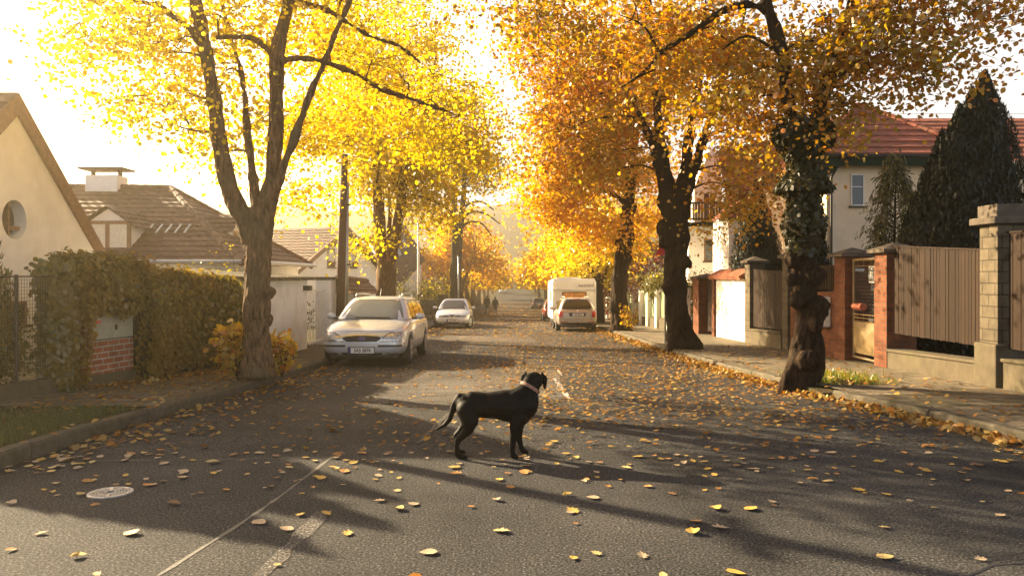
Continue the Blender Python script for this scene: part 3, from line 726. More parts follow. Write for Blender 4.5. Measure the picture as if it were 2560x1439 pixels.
b = np.array(tA.location)
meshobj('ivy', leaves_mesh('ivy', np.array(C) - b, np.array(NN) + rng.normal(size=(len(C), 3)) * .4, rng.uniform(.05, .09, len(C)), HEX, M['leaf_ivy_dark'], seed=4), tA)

# second right tree
Y = 20.5
tB = build_tree('linden_tree', 'golden tree with four upright limbs standing behind the red warning sign kerb corner', 'tree', (P(1700, 872, Y)[0], Y, zr(Y) + .02),
  [st(Y, (1712, 890, 0.459), (1704, 862, 0.377), (1697, 825, 0.320), (1692, 760, 0.287), (1688, 690, 0.279), (1690, 620, 0.287), (1692, 560, 0.295), (1684, 510, 0.287), (1684, 480, 0.230)),
   st(Y, (1668, 540, 0.164), (1656, 460, 0.139), (1645, 410, 0.131), (1628, 350, 0.115), (1606, 305, 0.098), (1580, 240, 0.074), (1540, 140, 0.049)),
   st(Y, (1680, 540, 0.180), (1672, 460, 0.156, .2), (1655, 380, 0.139, .3), (1646, 300, 0.123, .4), (1640, 220, 0.115, .5), (1632, 140, 0.082, .6), (1620, 0, 0.057, .6), (1600, -150, 0.033, .6)),
   st(Y, (1700, 540, 0.180), (1708, 450, 0.148, -.1), (1722, 360, 0.131, -.2), (1735, 270, 0.115, -.3), (1748, 200, 0.090, -.3), (1760, 60, 0.057, -.3), (1770, -120, 0.033, -.3)),
   st(Y, (1706, 540, 0.164), (1732, 430, 0.131, .2), (1762, 340, 0.115, .4), (1790, 255, 0.098, .5), (1812, 190, 0.082, .5), (1850, 80, 0.049, .6), (1880, -60, 0.025, .6)),
   st(Y, (1742, 255, 0.049, -.3), (1770, 236, 0.045, -.3), (1800, 242, 0.041, -.4), (1850, 270, 0.033, -.6), (1910, 330, 0.021, -.8), (1960, 390, 0.012, -1)),
   st(Y, (1606, 300, 0.049), (1560, 290, 0.041, -.2), (1480, 300, 0.033, -.5), (1400, 330, 0.016, -.8)),
   st(Y, (1760, 900, 0.057, -.5), (1745, 868, 0.123, -.3), (1718, 835, 0.164)), st(Y, (1668, 895, 0.082, -.2), (1680, 865, 0.164, -.2), (1690, 820, 0.180))],
  [el(1400, 130, 20, 1.5, 1.8, 1.2, 2.2), el(1390, 260, 20, .7, 1.2, .6, .7), el(1560, 230, 21, 1.5, 1.8, 1.1, 2.4), el(1480, 400, 21, 1.1, 1.2, .6, 1.3), el(1420, 330, 20.5, 1.0, 1.2, .6, 1.0), el(1800, 340, 20.5, .9, 1.1, .5, .8), el(1880, 420, 20, .9, 1, .55, 1.3),
   el(1690, 90, 21, 2.3, 2, 1.3, 3), el(1600, -150, 21, 3.4, 2.6, 1.5, 3.6), el(1726, 552, 20.0, .36, .3, .28, .3), el(1850, 500, 19.9, .6, .6, .3, .35), el(1880, 200, 21, 1.4, 1.6, 1.0, 1.4), el(1600, -400, 21, 3, 2.6, 1.4, 2.4)],
  300, 140, .092, M['leaf_orange'], M['bark'], seed=31, spread=(.55, .55, .34), thin=.3, branch_r=.04,
  rough=.035,
  burls=((P(1657, 572, 20.4), .2), (P(1664, 600, 20.35), .2), (P(1668, 720, 20.3), .16), (P(1712, 655, 20.2), .17)))

# third right tree
Y = 32.5
build_tree('linden_tree', 'bent dark trunk tree with lime and gold leaves in front of the white fence', 'tree', (P(1550, 822, Y)[0], Y, zr(Y) + .05),
  [st(Y, (1552, 835, .55), (1550, 805, .4), (1546, 765, .34), (1548, 710, .33), (1556, 650, .31), (1566, 605, .3), (1568, 545, .27), (1572, 490, .25), (1578, 430, .22), (1584, 360, .17), (1588, 260, .1)),
   st(Y, (1570, 520, .12), (1545, 492, .11, -.2), (1500, 475, .09, -.5), (1440, 470, .06, -.9), (1380, 480, .03, -1.3)), st(Y, (1574, 480, .12), (1540, 440, .1, .3), (1480, 425, .07, .6), (1420, 440, .04, 1)),
   st(Y, (1578, 440, .1), (1610, 400, .08), (1660, 370, .05), (1700, 360, .03))],
  [el(1430, 440, 32, 1.6, 1.8, .9, 2), el(1380, 500, 32, 1.1, 1.4, .9, 1.2), el(1600, 430, 33, 1.6, 1.6, .9, 1.4), el(1500, 570, 32.5, 1.2, 1.2, .7, 1.5), el(1620, 540, 33, .9, 1, .6, .8), el(1470, 330, 33, 2.2, 2, 1.3, 2.2), el(1590, 620, 33, .5, .6, .5, .35), el(1560, 200, 33, 3, 2.5, 1.6, 2.6)],
  250, 120, .125, M['leaf_gold'], M['bark'], seed=41, spread=(.62, .62, .4), thin=.35, branch_r=.045,
  rough=.04,
  burls=((P(1580, 520, 32.3), .2), (P(1552, 600, 32.2), .24)))

# second left tree
Y = 26.9
build_tree('maple_tree', 'yellow tree with twin upright trunks behind the estate car', 'tree', (P(965, 845, Y)[0], Y, zr(Y) + .1),
  [st(Y, (966, 860, .5), (966, 820, .38), (965, 760, .34), (965, 700, .33), (967, 650, .31), (968, 615, .27)),
   st(Y, (955, 650, .2), (951, 590, .2), (947, 520, .2), (944, 460, .16), (936, 390, .12), (926, 300, .08), (915, 180, .04)),
   st(Y, (976, 650, .2), (990, 580, .19), (1001, 520, .17), (1006, 455, .17), (1018, 400, .15), (1040, 345, .1), (1070, 260, .06), (1090, 140, .03)),
   st(Y, (972, 640, .09), (970, 590, .08, .4), (975, 540, .07, .6), (972, 470, .05, .8)), st(Y, (1003, 490, .09), (985, 470, .08, .3), (985, 420, .06, .5), (1000, 340, .03, .6)),
   st(Y, (944, 440, .08), (948, 390, .07), (956, 330, .05), (965, 250, .03)), st(Y, (1004, 500, .06), (1030, 490, .05, -.3), (1080, 500, .035, -.5), (1130, 530, .02, -.7))],
  [el(905, 455, 27, 1.0, 1.3, .6, 1.3), el(1000, 400, 27.5, 1.5, 1.6, 1.1, 2), el(1090, 500, 27, 1.1, 1.2, .7, 1.5), el(906, 608, 26.4, .42, .5, .3, .4), el(880, 320, 27, 1.4, 1.5, .8, 1.4), el(1150, 300, 27.5, 1.5, 1.5, 1.0, 1.7), el(960, 250, 27, 2.4, 2, 1.4, 2.6), el(1190, 400, 27, .7, 1, .5, .6), el(940, 80, 27, 2.6, 2.4, 1.6, 2.4)],
  250, 135, .105, M['leaf_yellow'], M['bark_pale'], seed=51, spread=(.58, .58, .36), thin=.32, branch_r=.04)

# third left tree: two thin dark stems, drooping limbs
Y = 57
build_tree('maple_tree', 'thin twin stemmed dark tree with olive top behind the white hatchback', 'tree', (P(1138, 790, Y)[0], Y, zr(Y) + .1),
  [st(Y, (1138, 800, .55), (1138, 740, .42), (1139, 680, .38), (1138, 600, .26), (1136, 500, .22), (1136, 400, .17), (1136, 300, .08)),
   st(Y, (1142, 690, .3), (1148, 600, .24), (1156, 520, .2), (1160, 470, .17), (1163, 400, .12), (1166, 330, .07)),
   st(Y, (1156, 525, .1), (1175, 508, .09), (1205, 505, .07), (1235, 525, .04)), st(Y, (1154, 548, .1), (1180, 530, .08), (1215, 535, .06), (1250, 560, .03)), st(Y, (1150, 570, .1), (1175, 555, .08), (1205, 560, .06), (1230, 590, .03)),
   st(Y, (1137, 500, .08), (1115, 460, .06), (1095, 430, .04))],
  [el(1130, 370, 57, 2.2, 2, 1.1, 2), el(1180, 410, 57, 1.8, 1.8, .9, 1.7), el(1200, 460, 57, 1.2, 1.2, .5, .7), el(1090, 420, 57, 1.2, 1.2, .7, .7)],
  90, 75, .2, M['leaf_olive'], M['bark'], seed=61, spread=(.7, .7, .4), thin=.4, branch_r=.05, limit_attach=2)

# generic street trees further along; three of each side are built, the rest are copies
def street_tree(side, variant, lmat, seed, lab, bark, g):
    rg = random.Random(seed); h = [5.6, 6.4, 5.0][variant]
    stems = [[(0, 0, -.3, .42), (.02, 0, .3, .3), (rg.uniform(-.1, .1), 0, 1.2, .26), (rg.uniform(-.12, .12), 0, 2.1, .25)]]
    for k in range(4):
        a = k*1.57 + rg.uniform(-.4, .4); s = rg.uniform(.5, .9); b0 = stems[0][-1]
        stems.append([(b0[0], b0[1], 1.8, .17), (b0[0] + .3*math.cos(a)*s, .3*math.sin(a)*s, 2.8, .13), (b0[0] + 1.0*math.cos(a)*s, 1.0*math.sin(a)*s, 4.2, .09), (b0[0] + 1.5*math.cos(a)*s, 1.5*math.sin(a)*s, h, .04)])
    cr = [((0, 0, h - .8), (2.6, 2.6, 1.9)), ((-side*1.6, 0, 4.0), (1.9, 2.2, 1.3)), ((side*1.2, .5, 4.3), (1.8, 2.0, 1.4)), ((-side*2.4, .3, 3.2), (1.1, 1.6, .7), 1.6), ((0, 0, h + 1.0), (1.8, 1.8, 1.0))]
    return build_tree('street_tree', lab, 'tree', (0, 0, 0), stems, cr, 95, 85, .24, lmat, bark, group=g, seed=seed, spread=(.65, .65, .42), thin=.4, branch_r=.05, minz=2.5)
protoL = [street_tree(-1, v, m, 70 + v, '', M['bark_pale'], 'trees down the left side of the street') for v, m in enumerate((M['leaf_yellow'], M['leaf_gold'], M['leaf_gold']))]
protoR = [street_tree(1, v, m, 80 + v, '', M['bark'], 'trees down the right side of the street') for v, m in enumerate((M['leaf_gold'], M['leaf_yellow'], M['leaf_gold']))]
ORD = ['first', 'second', 'third', 'fourth', 'fifth', 'sixth', 'seventh', 'eighth', 'ninth', 'tenth', 'eleventh', 'twelfth']
LY = [68, 79, 92, 107, 125, 148, 178, 215, 260, 320, 385]
RY = [44, 53, 62.5, 74, 88, 104, 124, 150, 182, 222, 275, 345]
used = set()
for protos, ys, side, lab in ((protoL, LY, -1, 'golden street tree beyond the walking couple, {} along the left pavement'), (protoR, RY, 1, 'golden street tree past the bent trunk tree, {} along the right pavement')):
    for i, y in enumerate(ys):
        v = [1, 0, 2][i % 3]; p = protos[v]
        t = p if id(p) not in used else copy_tree(p)
        used.add(id(p))
        s = random.uniform(.92, 1.12) * (1.0 if y < 200 else 1.15)
        if side == 1 and i == 0: s = .84
        t.location = (side * (4.75 if y > 100 else 4.6) + random.uniform(-.15, .15), y, zr(y) + .05); t.scale = (s, s, s); t.rotation_euler = (0, 0, random.uniform(-.35, .35))
        t['label'] = lab.format(ORD[i])
# ------------------------------------------------------------------ building helpers
def rows(mb, A, B, Cc, D, n, lift=.035, cols=1):
    "roof plane A-B (eave) to D-C (ridge) laid as n overlapping tile courses"
    A, B, Cc, D = map(Vector, (A, B, Cc, D))
    nrm = (B - A).cross(D - A); nrm.normalize()
    if nrm.z < 0: nrm = -nrm
    for i in range(n):
        f0, f1 = i/n, (i+1)/n + .012
        a, b = A.lerp(D, f0), B.lerp(Cc, f0); c, d = B.lerp(Cc, min(1, f1)), A.lerp(D, min(1, f1))
        j = random.uniform(-.004, .004)
        up0 = nrm * (lift + j); up1 = nrm * (.004 + j)
        q = [a + up0, b + up0, c + up1, d + up1]
        base = len(mb.v); mb.v += [tuple(p) for p in q] + [tuple(a), tuple(b)]
        mb.f += [(base, base+1, base+2, base+3), (base, base+4, base+5, base+1)]
def ridge_tiles(mb, A, B, r=.11):
    A, B = Vector(A), Vector(B); n = max(2, int((B-A).length / .4))
    for i in range(n): mb.tube([A.lerp(B, i/n), A.lerp(B, (i+1.06)/n)], [r, r*.88], n=8)
def window(par, mbc, u, w, h, frame_mat, deep=.08, cross='T', glass=None, sill=True, lintel=None, nrm=None):
    """window centred at mbc; u = unit vector along the wall (horizontal), nrm = outward normal"""
    c = Vector(mbc); u = Vector(u).normalized(); n = Vector(nrm).normalized(); z = Vector((0, 0, 1))
    def bar(m, cu, cz, wu, wz, d0, d1):
        p = [c + u*(cu - wu/2) + z*(cz - wz/2), c + u*(cu + wu/2) + z*(cz - wz/2), c + u*(cu + wu/2) + z*(cz + wz/2), c + u*(cu - wu/2) + z*(cz + wz/2)]
        m.extrude([q + n*d0 for q in p], n*(d1 - d0))
    t = max(.035, min(.07, w*.09)); m = MB()
    bar(m, -w/2 + t/2, 0, t, h, -.02, .035); bar(m, w/2 - t/2, 0, t, h, -.02, .035); bar(m, 0, h/2 - t/2, w - 2*t, t, -.02, .034); bar(m, 0, -h/2 + t/2, w - 2*t, t, -.02, .034)
    if 'V' in cross: bar(m, 0, 0, t, h - 2*t, -.02, .03)
    if 'H' in cross: bar(m, 0, h*.1, w - 2*t, t*.7, -.02, .028)
    f = obj('window', m, frame_mat, par)
    m = MB(); bar(m, 0, 0, w - t, h - t, .004, .012); obj('pane', m, glass or M['glass'], f)
    if sill: m = MB(); bar(m, 0, -h/2 - .03, w + .12, .05, -.02, .11); obj('sill', m, M['cap_stone'], f)
    return f
def wallpoly(mb, pts, n, th):
    "upright slab: outline points, thickness th inwards from normal n"
    mb.extrude([Vector(p) for p in pts], Vector(n) * -th)

# ------------------------------------------------------------------ left side
# gable house: gable faces the street
gx = -8.5; gy = 13.65; gz0 = zr(12) - .8; apz = 4.36; pit = .885
h1 = thing('house', 'white gabled house with a round recessed window beside the mesh fence', 'house', (gx - 3, gy, gz0))
yl, yr = gy - 3.0, gy + 2.75
mb = MB(); wy, wz, wr = 13.62, 2.56, .335
ring = [(gx, wy + wr*math.cos(a), wz + wr*math.sin(a)) for a in np.linspace(0, 2*math.pi, 33)[:-1]]
# wall with a round opening: fan of quads between outline and hole
outl = [(gx, yr, gz0), (gx, yr, apz - (yr-gy)*pit), (gx, gy, apz), (gx, yl, apz - (gy-yl)*pit), (gx, yl, gz0)]
def ray_out(a):
    d = Vector((0, math.cos(a), math.sin(a))); best = 99
    for i in range(5):
        p, q = Vector(outl[i]), Vector(outl[(i+1) % 5]); e = q - p
        den = d.y*e.z - d.z*e.y
        if abs(den) < 1e-9: continue
        r0 = p - Vector((gx, wy, wz)); tt = (r0.y*e.z - r0.z*e.y)/den; ss = (r0.y*d.z - r0.z*d.y)/den
        if tt > 0 and -1e-6 <= ss <= 1 + 1e-6: best = min(best, tt)
    return (gx, wy + d.y*best, wz + d.z*best)
angs = sorted(set([2*math.pi*k/32 for k in range(32)] + [math.atan2(p[2]-wz, p[1]-wy) % (2*math.pi) for p in outl]))
inn = [(gx, wy + wr*math.cos(a), wz + wr*math.sin(a)) for a in angs]; out_ = [ray_out(a) for a in angs]; n = len(angs)
mb.v = inn + out_ + [(gx - .3, p[1], p[2]) for p in inn]
mb.f = [(i, (i+1) % n, n + (i+1) % n, n + i) for i in range(n)] + [(2*n + i, 2*n + (i+1) % n, (i+1) % n, i) for i in range(n)]
mb.extrude([(gx - .3, p[1], p[2]) for p in outl], (-6, 0, 0)) if False else None
W1 = obj('wall', mb, M['stucco'], h1, recalc=True)
mb = MB(); mb.box(gx - 6, gx - .02, yl + .02, yl + .2, gz0, apz - (gy-yl)*pit); obj('side_wall', mb, M['stucco'], h1)
mb = MB(); mb.extrude([(gx - .22, p[1], p[2]) for p in inn], (-.03, 0, 0)); f = obj('window', mb, M['barge'], h1, )
mb = MB(); mb.extrude([(gx - .19, wy + (p[1]-wy)*.86, wz + (p[2]-wz)*.86) for p in inn], (-.02, 0, 0)); obj('pane', mb, M['glass'], f)
mb = MB(); mb.box(gx - .19, gx - .1, wy - .02, wy + .02, wz - .3, wz + .3); mb.box(gx - .19, gx - .1, wy + .02, wy + wr + .04, wz - .17, wz - .1); obj('sash', mb, M['barge'], f)
mb = MB(); rt = .29
for s, ye in ((1, yr + .25), (-1, yl - .3)):
    ze = apz - abs(ye - gy)*pit
    pl = [(gx + .06, gy, apz), (gx + .06, ye, ze), (gx + .06, ye, ze + rt*1.1), (gx + .06, gy, apz + rt*1.25)]
    mb.extrude(pl, (-7, 0, 0))
rf = obj('roof', mb, M['barge'], h1)
mb = MB(); ze = apz - abs(yl - .3 - gy)*pit
rows(mb, (gx - 7, yl - .3, ze + rt*1.12), (gx + .03, yl - .3, ze + rt*1.12), (gx + .03, gy, apz + rt*1.28), (gx - 7, gy, apz + rt*1.28), 12)
rows(mb, (gx - 7, yr + .25, apz - (yr + .25 - gy)*pit + rt*1.12), (gx + .03, yr + .25, apz - (yr + .25 - gy)*pit + rt*1.12), (gx + .03, gy, apz + rt*1.28), (gx - 7, gy, apz + rt*1.28), 12)
obj('tiles', mb, M['brown_tile'], rf, recalc=False)
window(h1, (gx, 13.58, .97), (0, 1, 0), .66, .4, M['barge'], nrm=(1, 0, 0), cross='V')

# mesh fence on a low concrete base
fe = thing('mesh_fence', 'rusty wire mesh fence with thin posts on a low concrete base', 'fence', (FLx(9.5), 9.5, zr(9.5) + KH))
mb = MB(); fy0, fy1 = 6.5, 11.15
mb.extrude([(FLx(fy0), fy0, zr(fy0)), (FLx(fy1), fy1, zr(fy1)), (FLx(fy1), fy1, zr(fy1) + KH + .2), (FLx(fy0), fy0, zr(fy0) + KH + .2)], (-.16, 0, 0)); obj('base', mb, M['concrete'], fe, bevel=.012)
fz0, fz1 = .38, 1.58
mb = MB(); y = fy0
while y < fy1: mb.tube([(FLx(y) - .08, y, fz0), (FLx(y) - .08, y, fz1)], .0022, n=4, cap=False); y += .045
z = fz0
while z < fz1 + .01: mb.tube([(FLx(fy0) - .08, fy0, z), (FLx(fy1) - .08, fy1, z)], .0022, n=4, cap=False); z += .045
mb.tube([(FLx(fy0) - .08, fy0, fz1), (FLx(fy1) - .08, fy1, fz1 + .02)], .011, n=6)
obj('mesh', mb, M['metal_dark'], fe, recalc=False)
for y in (7.0, 8.6, 10.15, 11.1):
    mb = MB(); mb.tube([(FLx(y) - .08, y, .2), (FLx(y) - .08, y, 1.62)], .022, n=8); obj('post', mb, M['metal_dark'], fe)

# brick meter box with two metal doors
bx = thing('meter_box', 'brick meter box with two pale metal doors half swallowed by ivy', 'utility box', (FLx(11.9), 11.9, zr(11.9) + KH))
def bxp(y, z, out=0): return (FLx(y) + .15 + out, y, z)
by0, by1 = 11.0, 12.1; bzt = 1.12
mb = MB(); mb.extrude([bxp(by0, 0), bxp(by1, -.05), bxp(by1, .68), bxp(by0, .70)], (-.5, 0, 0)); obj('brick_base', mb, M['box_brick'], bx, bevel=.006)
mb = MB(); mb.extrude([bxp(by0, 0, .04), bxp(by1, -.05, .04), bxp(by1, .2, .04), bxp(by0, .22, .04)], (-.1, 0, 0)); obj('plinth', mb, M['concrete'], bx)
mb = MB(); mb.extrude([bxp(by0, .70), bxp(by0 + .2, .70), bxp(by0 + .2, bzt), bxp(by0, bzt)], (-.5, 0, 0)); mb.extrude([bxp(by0 + .2, .70, -.1), bxp(by1, .68, -.1), bxp(by1, bzt - .02, -.1), bxp(by0 + .2, bzt, -.1)], (-.4, 0, 0)); obj('brick_pier', mb, M['box_brick'], bx)
ymid = 11.62
for a, b_ in ((by0 + .22, ymid - .004), (ymid + .004, by1 - .03)):
    mb = MB(); mb.extrude([bxp(a, .705, .012), bxp(b_, .7, .012), bxp(b_, bzt, .012), bxp(a, bzt, .012)], (-.03, 0, 0)); d = obj('door', mb, M['cabinet'], bx, bevel=.006)
    if a > 11.6:
        mb = MB(); mb.obox(bxp(ymid + .05, .86, .026), (.02, .03, .07)); obj('handle', mb, M['metal_dark'], d)
mb = MB(); mb.extrude([bxp(11.24, .98, .015), bxp(11.35, .98, .015), bxp(11.35, 1.08, .015), bxp(11.24, 1.08, .015)], (.004, 0, 0)); stk = obj('sticker', mb, M['plate'], bx)
mb = MB(); mb.extrude([bxp(11.24, .93, .015), bxp(11.35, .93, .015), bxp(11.35, .975, .015), bxp(11.24, .975, .015)], (.004, 0, 0)); obj('warning_stripe', mb, M['sign_red'], stk)

# ivy hedge: a bulky mass hanging over fence and box
def blobpatch(n, f, seed):
    rg = np.random.default_rng(seed); return np.array([f(rg) for _ in range(n)])
hd = thing('ivy_hedge', 'bulky ivy hedge spilling over the fence and brick meter box', 'hedge', (FLx(13) - .4, 13, zr(13) + KH))
def hedge_top(y): return np.interp(y, [10.6, 10.9, 11.3, 12, 13.2, 14.2, 15.0, 15.5], [1.1, 1.55, 1.76, 1.78, 1.68, 1.54, 1.34, .85])
def hedge_depth(y): return float(np.clip(.575*y + FLx(y), .1, 1.2))
def hedge_pt(rg):
    y = rg.uniform(10.75, 15.45); top = hedge_top(y); x0 = FLx(y); dp = hedge_depth(y)
    front = -.16 if y < 10.95 else (.12 + .05*math.sin(y*2.3) if y < 12.15 else .28 + .06*math.sin(y*2.3))
    r = rg.random()
    if r < .56:      # front face
        z = rg.uniform(.12, top); bul = .14*math.sin(min(1, z/top)*math.pi)
        if 11.0 < y < 12.12 and z < 1.085 + .05*math.sin(y*9): return None
        return (x0 + front + bul*(.3 if y < 10.95 else 1) - .22*max(0, (z/top)-.75), y, z, .9, 0, .35)
    if r < .82: return (x0 + rg.uniform(-max(dp, .2), front), y, top - .12*rg.random() + .09*math.sin(y*5.5)*math.sin(y*1.9) + .1*rg.random()**3, .15, 0, 1)
    if r < .94:      # stepped face beside the brick box, seen end on
        z = rg.uniform(.1, 1.72); q = rg.random(); x = -.2 + .34*q + (.1*math.sin(z*3) if z > 1.1 else -.08*rg.random())
        return (FLx(10.95) + x, 10.95 - .04 - .2*(1 - q)*rg.random() + rg.normal()*.04, z, .3, -.9, .3)
    z = rg.uniform(.1, hedge_top(15.2)); return (FLx(15) + rg.uniform(-1.1, .2), 15.45 + rg.normal()*.07, z, .2, .9, .4)
H = []
rg_ = np.random.default_rng(9)
while len(H) < 56000:
    q = hedge_pt(rg_)
    if q: H.append(q)
H = np.array(H); hb = np.array(hd.location)
C = H[:, :3] + rg_.normal(size=(len(H), 3)) * .045
C[:, 2] += .10*np.sin(C[:, 1]*3.1)*np.cos(C[:, 1]*1.3) * (C[:, 2] > 1.2)
nv = H[:, 3:6] + rg_.normal(size=(len(H), 3)) * .38
meshobj('foliage', leaves_mesh('foliage', C - hb, nv, rg_.uniform(.038, .082, len(H)), HEX, M['leaf_ivy'], axis=np.array([.2, 0, -1.0]), seed=10), hd)
mb = MB()
yy = np.linspace(11.0, 15.3, 16)
sec = []
for y in yy:
    tp = hedge_top(y) - .14; xf = FLx(y) + (.2 if y > 12.4 else -.22); sec.append([(xf, y, -.1), (xf, y, tp*.8), (xf - .15, y, tp), (FLx(y) - max(.4, hedge_depth(y) - .1), y, tp), (FLx(y) - max(.4, hedge_depth(y) - .1), y, -.1)])
for s_ in sec: mb.v += s_
mb.f = [(i*5 + k, i*5 + (k+1) % 5, (i+1)*5 + (k+1) % 5, (i+1)*5 + k) for i in range(15) for k in range(5)] + [(0,1,2,3,4), tuple(75 + k for k in range(5))]
M['hedge_core'] = plain('hedge_core', (.03, .028, .012), .95, namt=.4)
obj('stems', mb, M['hedge_core'], hd)

def shrub(name, label, cat, c, r, n, ls, mat, stems=7, seed=1, top=0.4, group=None, bark=None, lift=.0):
    rg = np.random.default_rng(seed); t = thing(name, label, cat, c, group)
    mb = MB(); C = []; 
    for k in range(stems):
        a = rg.uniform(0, 6.28); e = np.array([math.cos(a)*r[0]*rg.uniform(.3, .95), math.sin(a)*r[1]*rg.uniform(.3, .95), r[2]*2*rg.uniform(.55, 1)]); m_ = e*.5 + np.array([0, 0, r[2]*.25])
        w0 = .012 + .008*r[2]
        mb.tube([np.array(c), np.array(c) + m_, np.array(c) + e], [w0, w0*.6, w0*.25], n=5)
        for q in range(4):
            f0 = m_ + (e - m_)*rg.random(); e2 = f0 + rg.normal(size=3)*np.array(r)*.4; e2[2] = abs(e2[2])
            mb.tube([np.array(c) + f0, np.array(c) + e2], [w0*.4, w0*.15], n=4)
            C.append(e2)
        C.append(e)
    obj('stems', mb, bark or M['bark'], t, recalc=False)
    C = np.array(C); q = C[rg.integers(len(C), size=n)] + rg.normal(size=(n, 3))*np.array(r)*.22
    u = rg.normal(size=(n, 3)); u /= np.linalg.norm(u, axis=1)[:, None]; q2 = u*np.array(r)*(rg.random((n, 1))**.35) + np.array([0, 0, r[2]])
    pick = rg.random(n) < top; q[pick] = q2[pick]; q[:, 2] = np.abs(q[:, 2])*(1 - lift/(2*r[2])) + .02 + lift
    meshobj('foliage', leaves_mesh('foliage', q, rg.normal(size=(n, 3)) + np.array([0, 0, .5]), ls*rg.uniform(.6, 1.25, n), HEX, mat, seed=seed), t)
    return t
M['leaf_sapling'] = leafmat('leaf_sapling', [(.6,.4,.03), (.5,.28,.03), (.4,.3,.03), (.5,.2,.03)], .55)
yb = 12.4
shrub('sapling', 'yellow leafed sapling growing against the foot of the pale forked trunk', 'plant', (P(590, 925, yb)[0], yb + .1, zr(yb) + KH), (.36, .3, .38), 420, .095, M['leaf_sapling'], 9, 3, .3)
shrub('sapling', 'orange tinged sapling growing right of the pale forked trunk', 'plant', (P(705, 918, 12.9)[0], 12.9, zr(12.9) + KH), (.24, .3, .34), 300, .085, M['leaf_sapling'], 12, 4, .3)
shrub('shrub', 'small yellow green shrub behind the wire mesh fence', 'shrub', (-7.25, 10.6, .05), (.8, .7, .42), 2400, .05, M['leaf_green'], 14, 5, .6)

# second house: hipped brown roof with two dormers
h2 = thing('house', 'low house with a big brown hipped roof and two dormer windows', 'house', (-11.5, 25, zr(24) - 1.2))
e0 = zr(24) - 1.2
RL, RR = (-16.5, 25, 4.42), (-10.75, 25, 4.35); ez = 1.95
c1, c2, c3, c4_ = (-18, 20.9, ez), (-7.1, 20.9, ez), (-7.1, 28.2, ez), (-18, 28.2, ez)
mb = MB(); mb.box(-17.6, -7.5, 21.2, 27.8, e0, ez - .04); obj('wall', mb, M['stucco'], h2)
mb = MB(); rows(mb, c1, c2, RR, RL, 16); rows(mb, c2, c3, RR, RR, 16); rows(mb, c3, c4_, RL, RR, 6); roof2 = obj('roof', mb, M['brown_tile'], h2, recalc=False)
mb = MB(); ridge_tiles(mb, RL, RR); ridge_tiles(mb, c2, RR); ridge_tiles(mb, c3, RR); obj('ridge', mb, M['brown_tile'], roof2)
mb = MB(); cx = P(265, 460, 25)[0]; mb.box(cx - .5, cx + .5, 24.7, 25.4, 4.2, 4.72); obj('chimney', mb, M['stucco'], roof2, bevel=.02)
mb = MB(); mb.box(cx - .68, cx + .68, 24.6, 25.5, 4.9, 4.96)
for sx in (-.42, .42): mb.box(cx + sx - .05, cx + sx + .05, 25, 25.1, 4.72, 4.9)
obj('chimney_cap', mb, M['cap_stone'], roof2)
mb = MB(); mb.tube([(-7.0, 20.9, ez + .02), (-7.0, 28.2, ez + .02)], .06, n=8); mb.tube([(-18, 20.82, ez + .02), (-7.1, 20.82, ez + .02)], .06, n=8); obj('gutter', mb, M['metal_grey'], roof2)
# dormer facing the camera side
dx = P(270, 600, 21.6)[0]
mb = MB(); dz0, dz1, dp = 2.05, 3.0, 3.42
mb.extrude([(dx - .62, 21.6, dz0), (dx + .62, 21.6, dz0), (dx + .62, 21.6, dz1), (dx, 21.6, dp), (dx - .62, 21.6, dz1)], (0, 1.6, 0)); dm = obj('dormer', mb, M['stucco'], h2)
mb = MB()
for s in (-1, 1): rows(mb, (dx + s*.8, 21.45, dz1 - .1), (dx + s*.8, 23.4, dz1 - .1), (dx, 23.4, dp + .06), (dx, 21.45, dp + .06), 4)
obj('dormer_roof', mb, M['brown_tile'], dm, recalc=False)
mb = MB()
for sx in (-.58, 0, .58): mb.box(dx + sx - .05, dx + sx + .05, 21.55, 21.6, dz0 + .1, dz1)
mb.box(dx - .63, dx + .63, 21.55, 21.6, dz0, dz0 + .1); mb.box(dx - .63, dx + .63, 21.55, 21.6, dz1, dz1 + .09); obj('window_frame', mb, M['barge'], dm)
mb = MB(); mb.box(dx - .53, dx - .05, 21.575, 21.59, dz0 + .1, dz1); mb.box(dx + .05, dx + .53, 21.575, 21.59, dz0 + .1, dz1); obj('curtain', mb, M['curtain'], dm)
# dormer on the street-side hip
dY = 24.2; ddx = P(592, 600, dY)[0]
mb = MB(); mb.extrude([(ddx, dY - .6, 2.3), (ddx, dY + .6, 2.3), (ddx, dY + .6, 3.0), (ddx, dY, 3.4), (ddx, dY - .6, 3.0)], (-1.6, 0, 0)); dm2 = obj('dormer', mb, M['stucco'], h2)
mb = MB()
for s in (-1, 1): rows(mb, (ddx + .15, dY + s*.75, 2.9), (ddx - 1.6, dY + s*.75, 2.9), (ddx - 1.6, dY, 3.46), (ddx + .15, dY, 3.46), 4)
obj('dormer_roof', mb, M['brown_tile'], dm2, recalc=False)
mb = MB(); mb.box(ddx, ddx + .03, dY - .42, dY + .42, 2.38, 3.0); obj('window_frame', mb, M['white_paint'], dm2)
mb = MB(); mb.box(ddx + .03, ddx + .04, dY - .36, dY - .03, 2.44, 2.95); mb.box(ddx + .03, ddx + .04, dY + .03, dY + .36, 2.44, 2.95); obj('pane', mb, M['glass'], dm2)
mb = MB()
for k in range(5):
    x = P(350 + 24*k, 560, 21.8)[0]; mb.obox((x, 22.4, 2.93), (.05, .5, .03), tilt=R(31), axis='X')
obj('snow_guards', mb, M['metal_grey'], roof2)

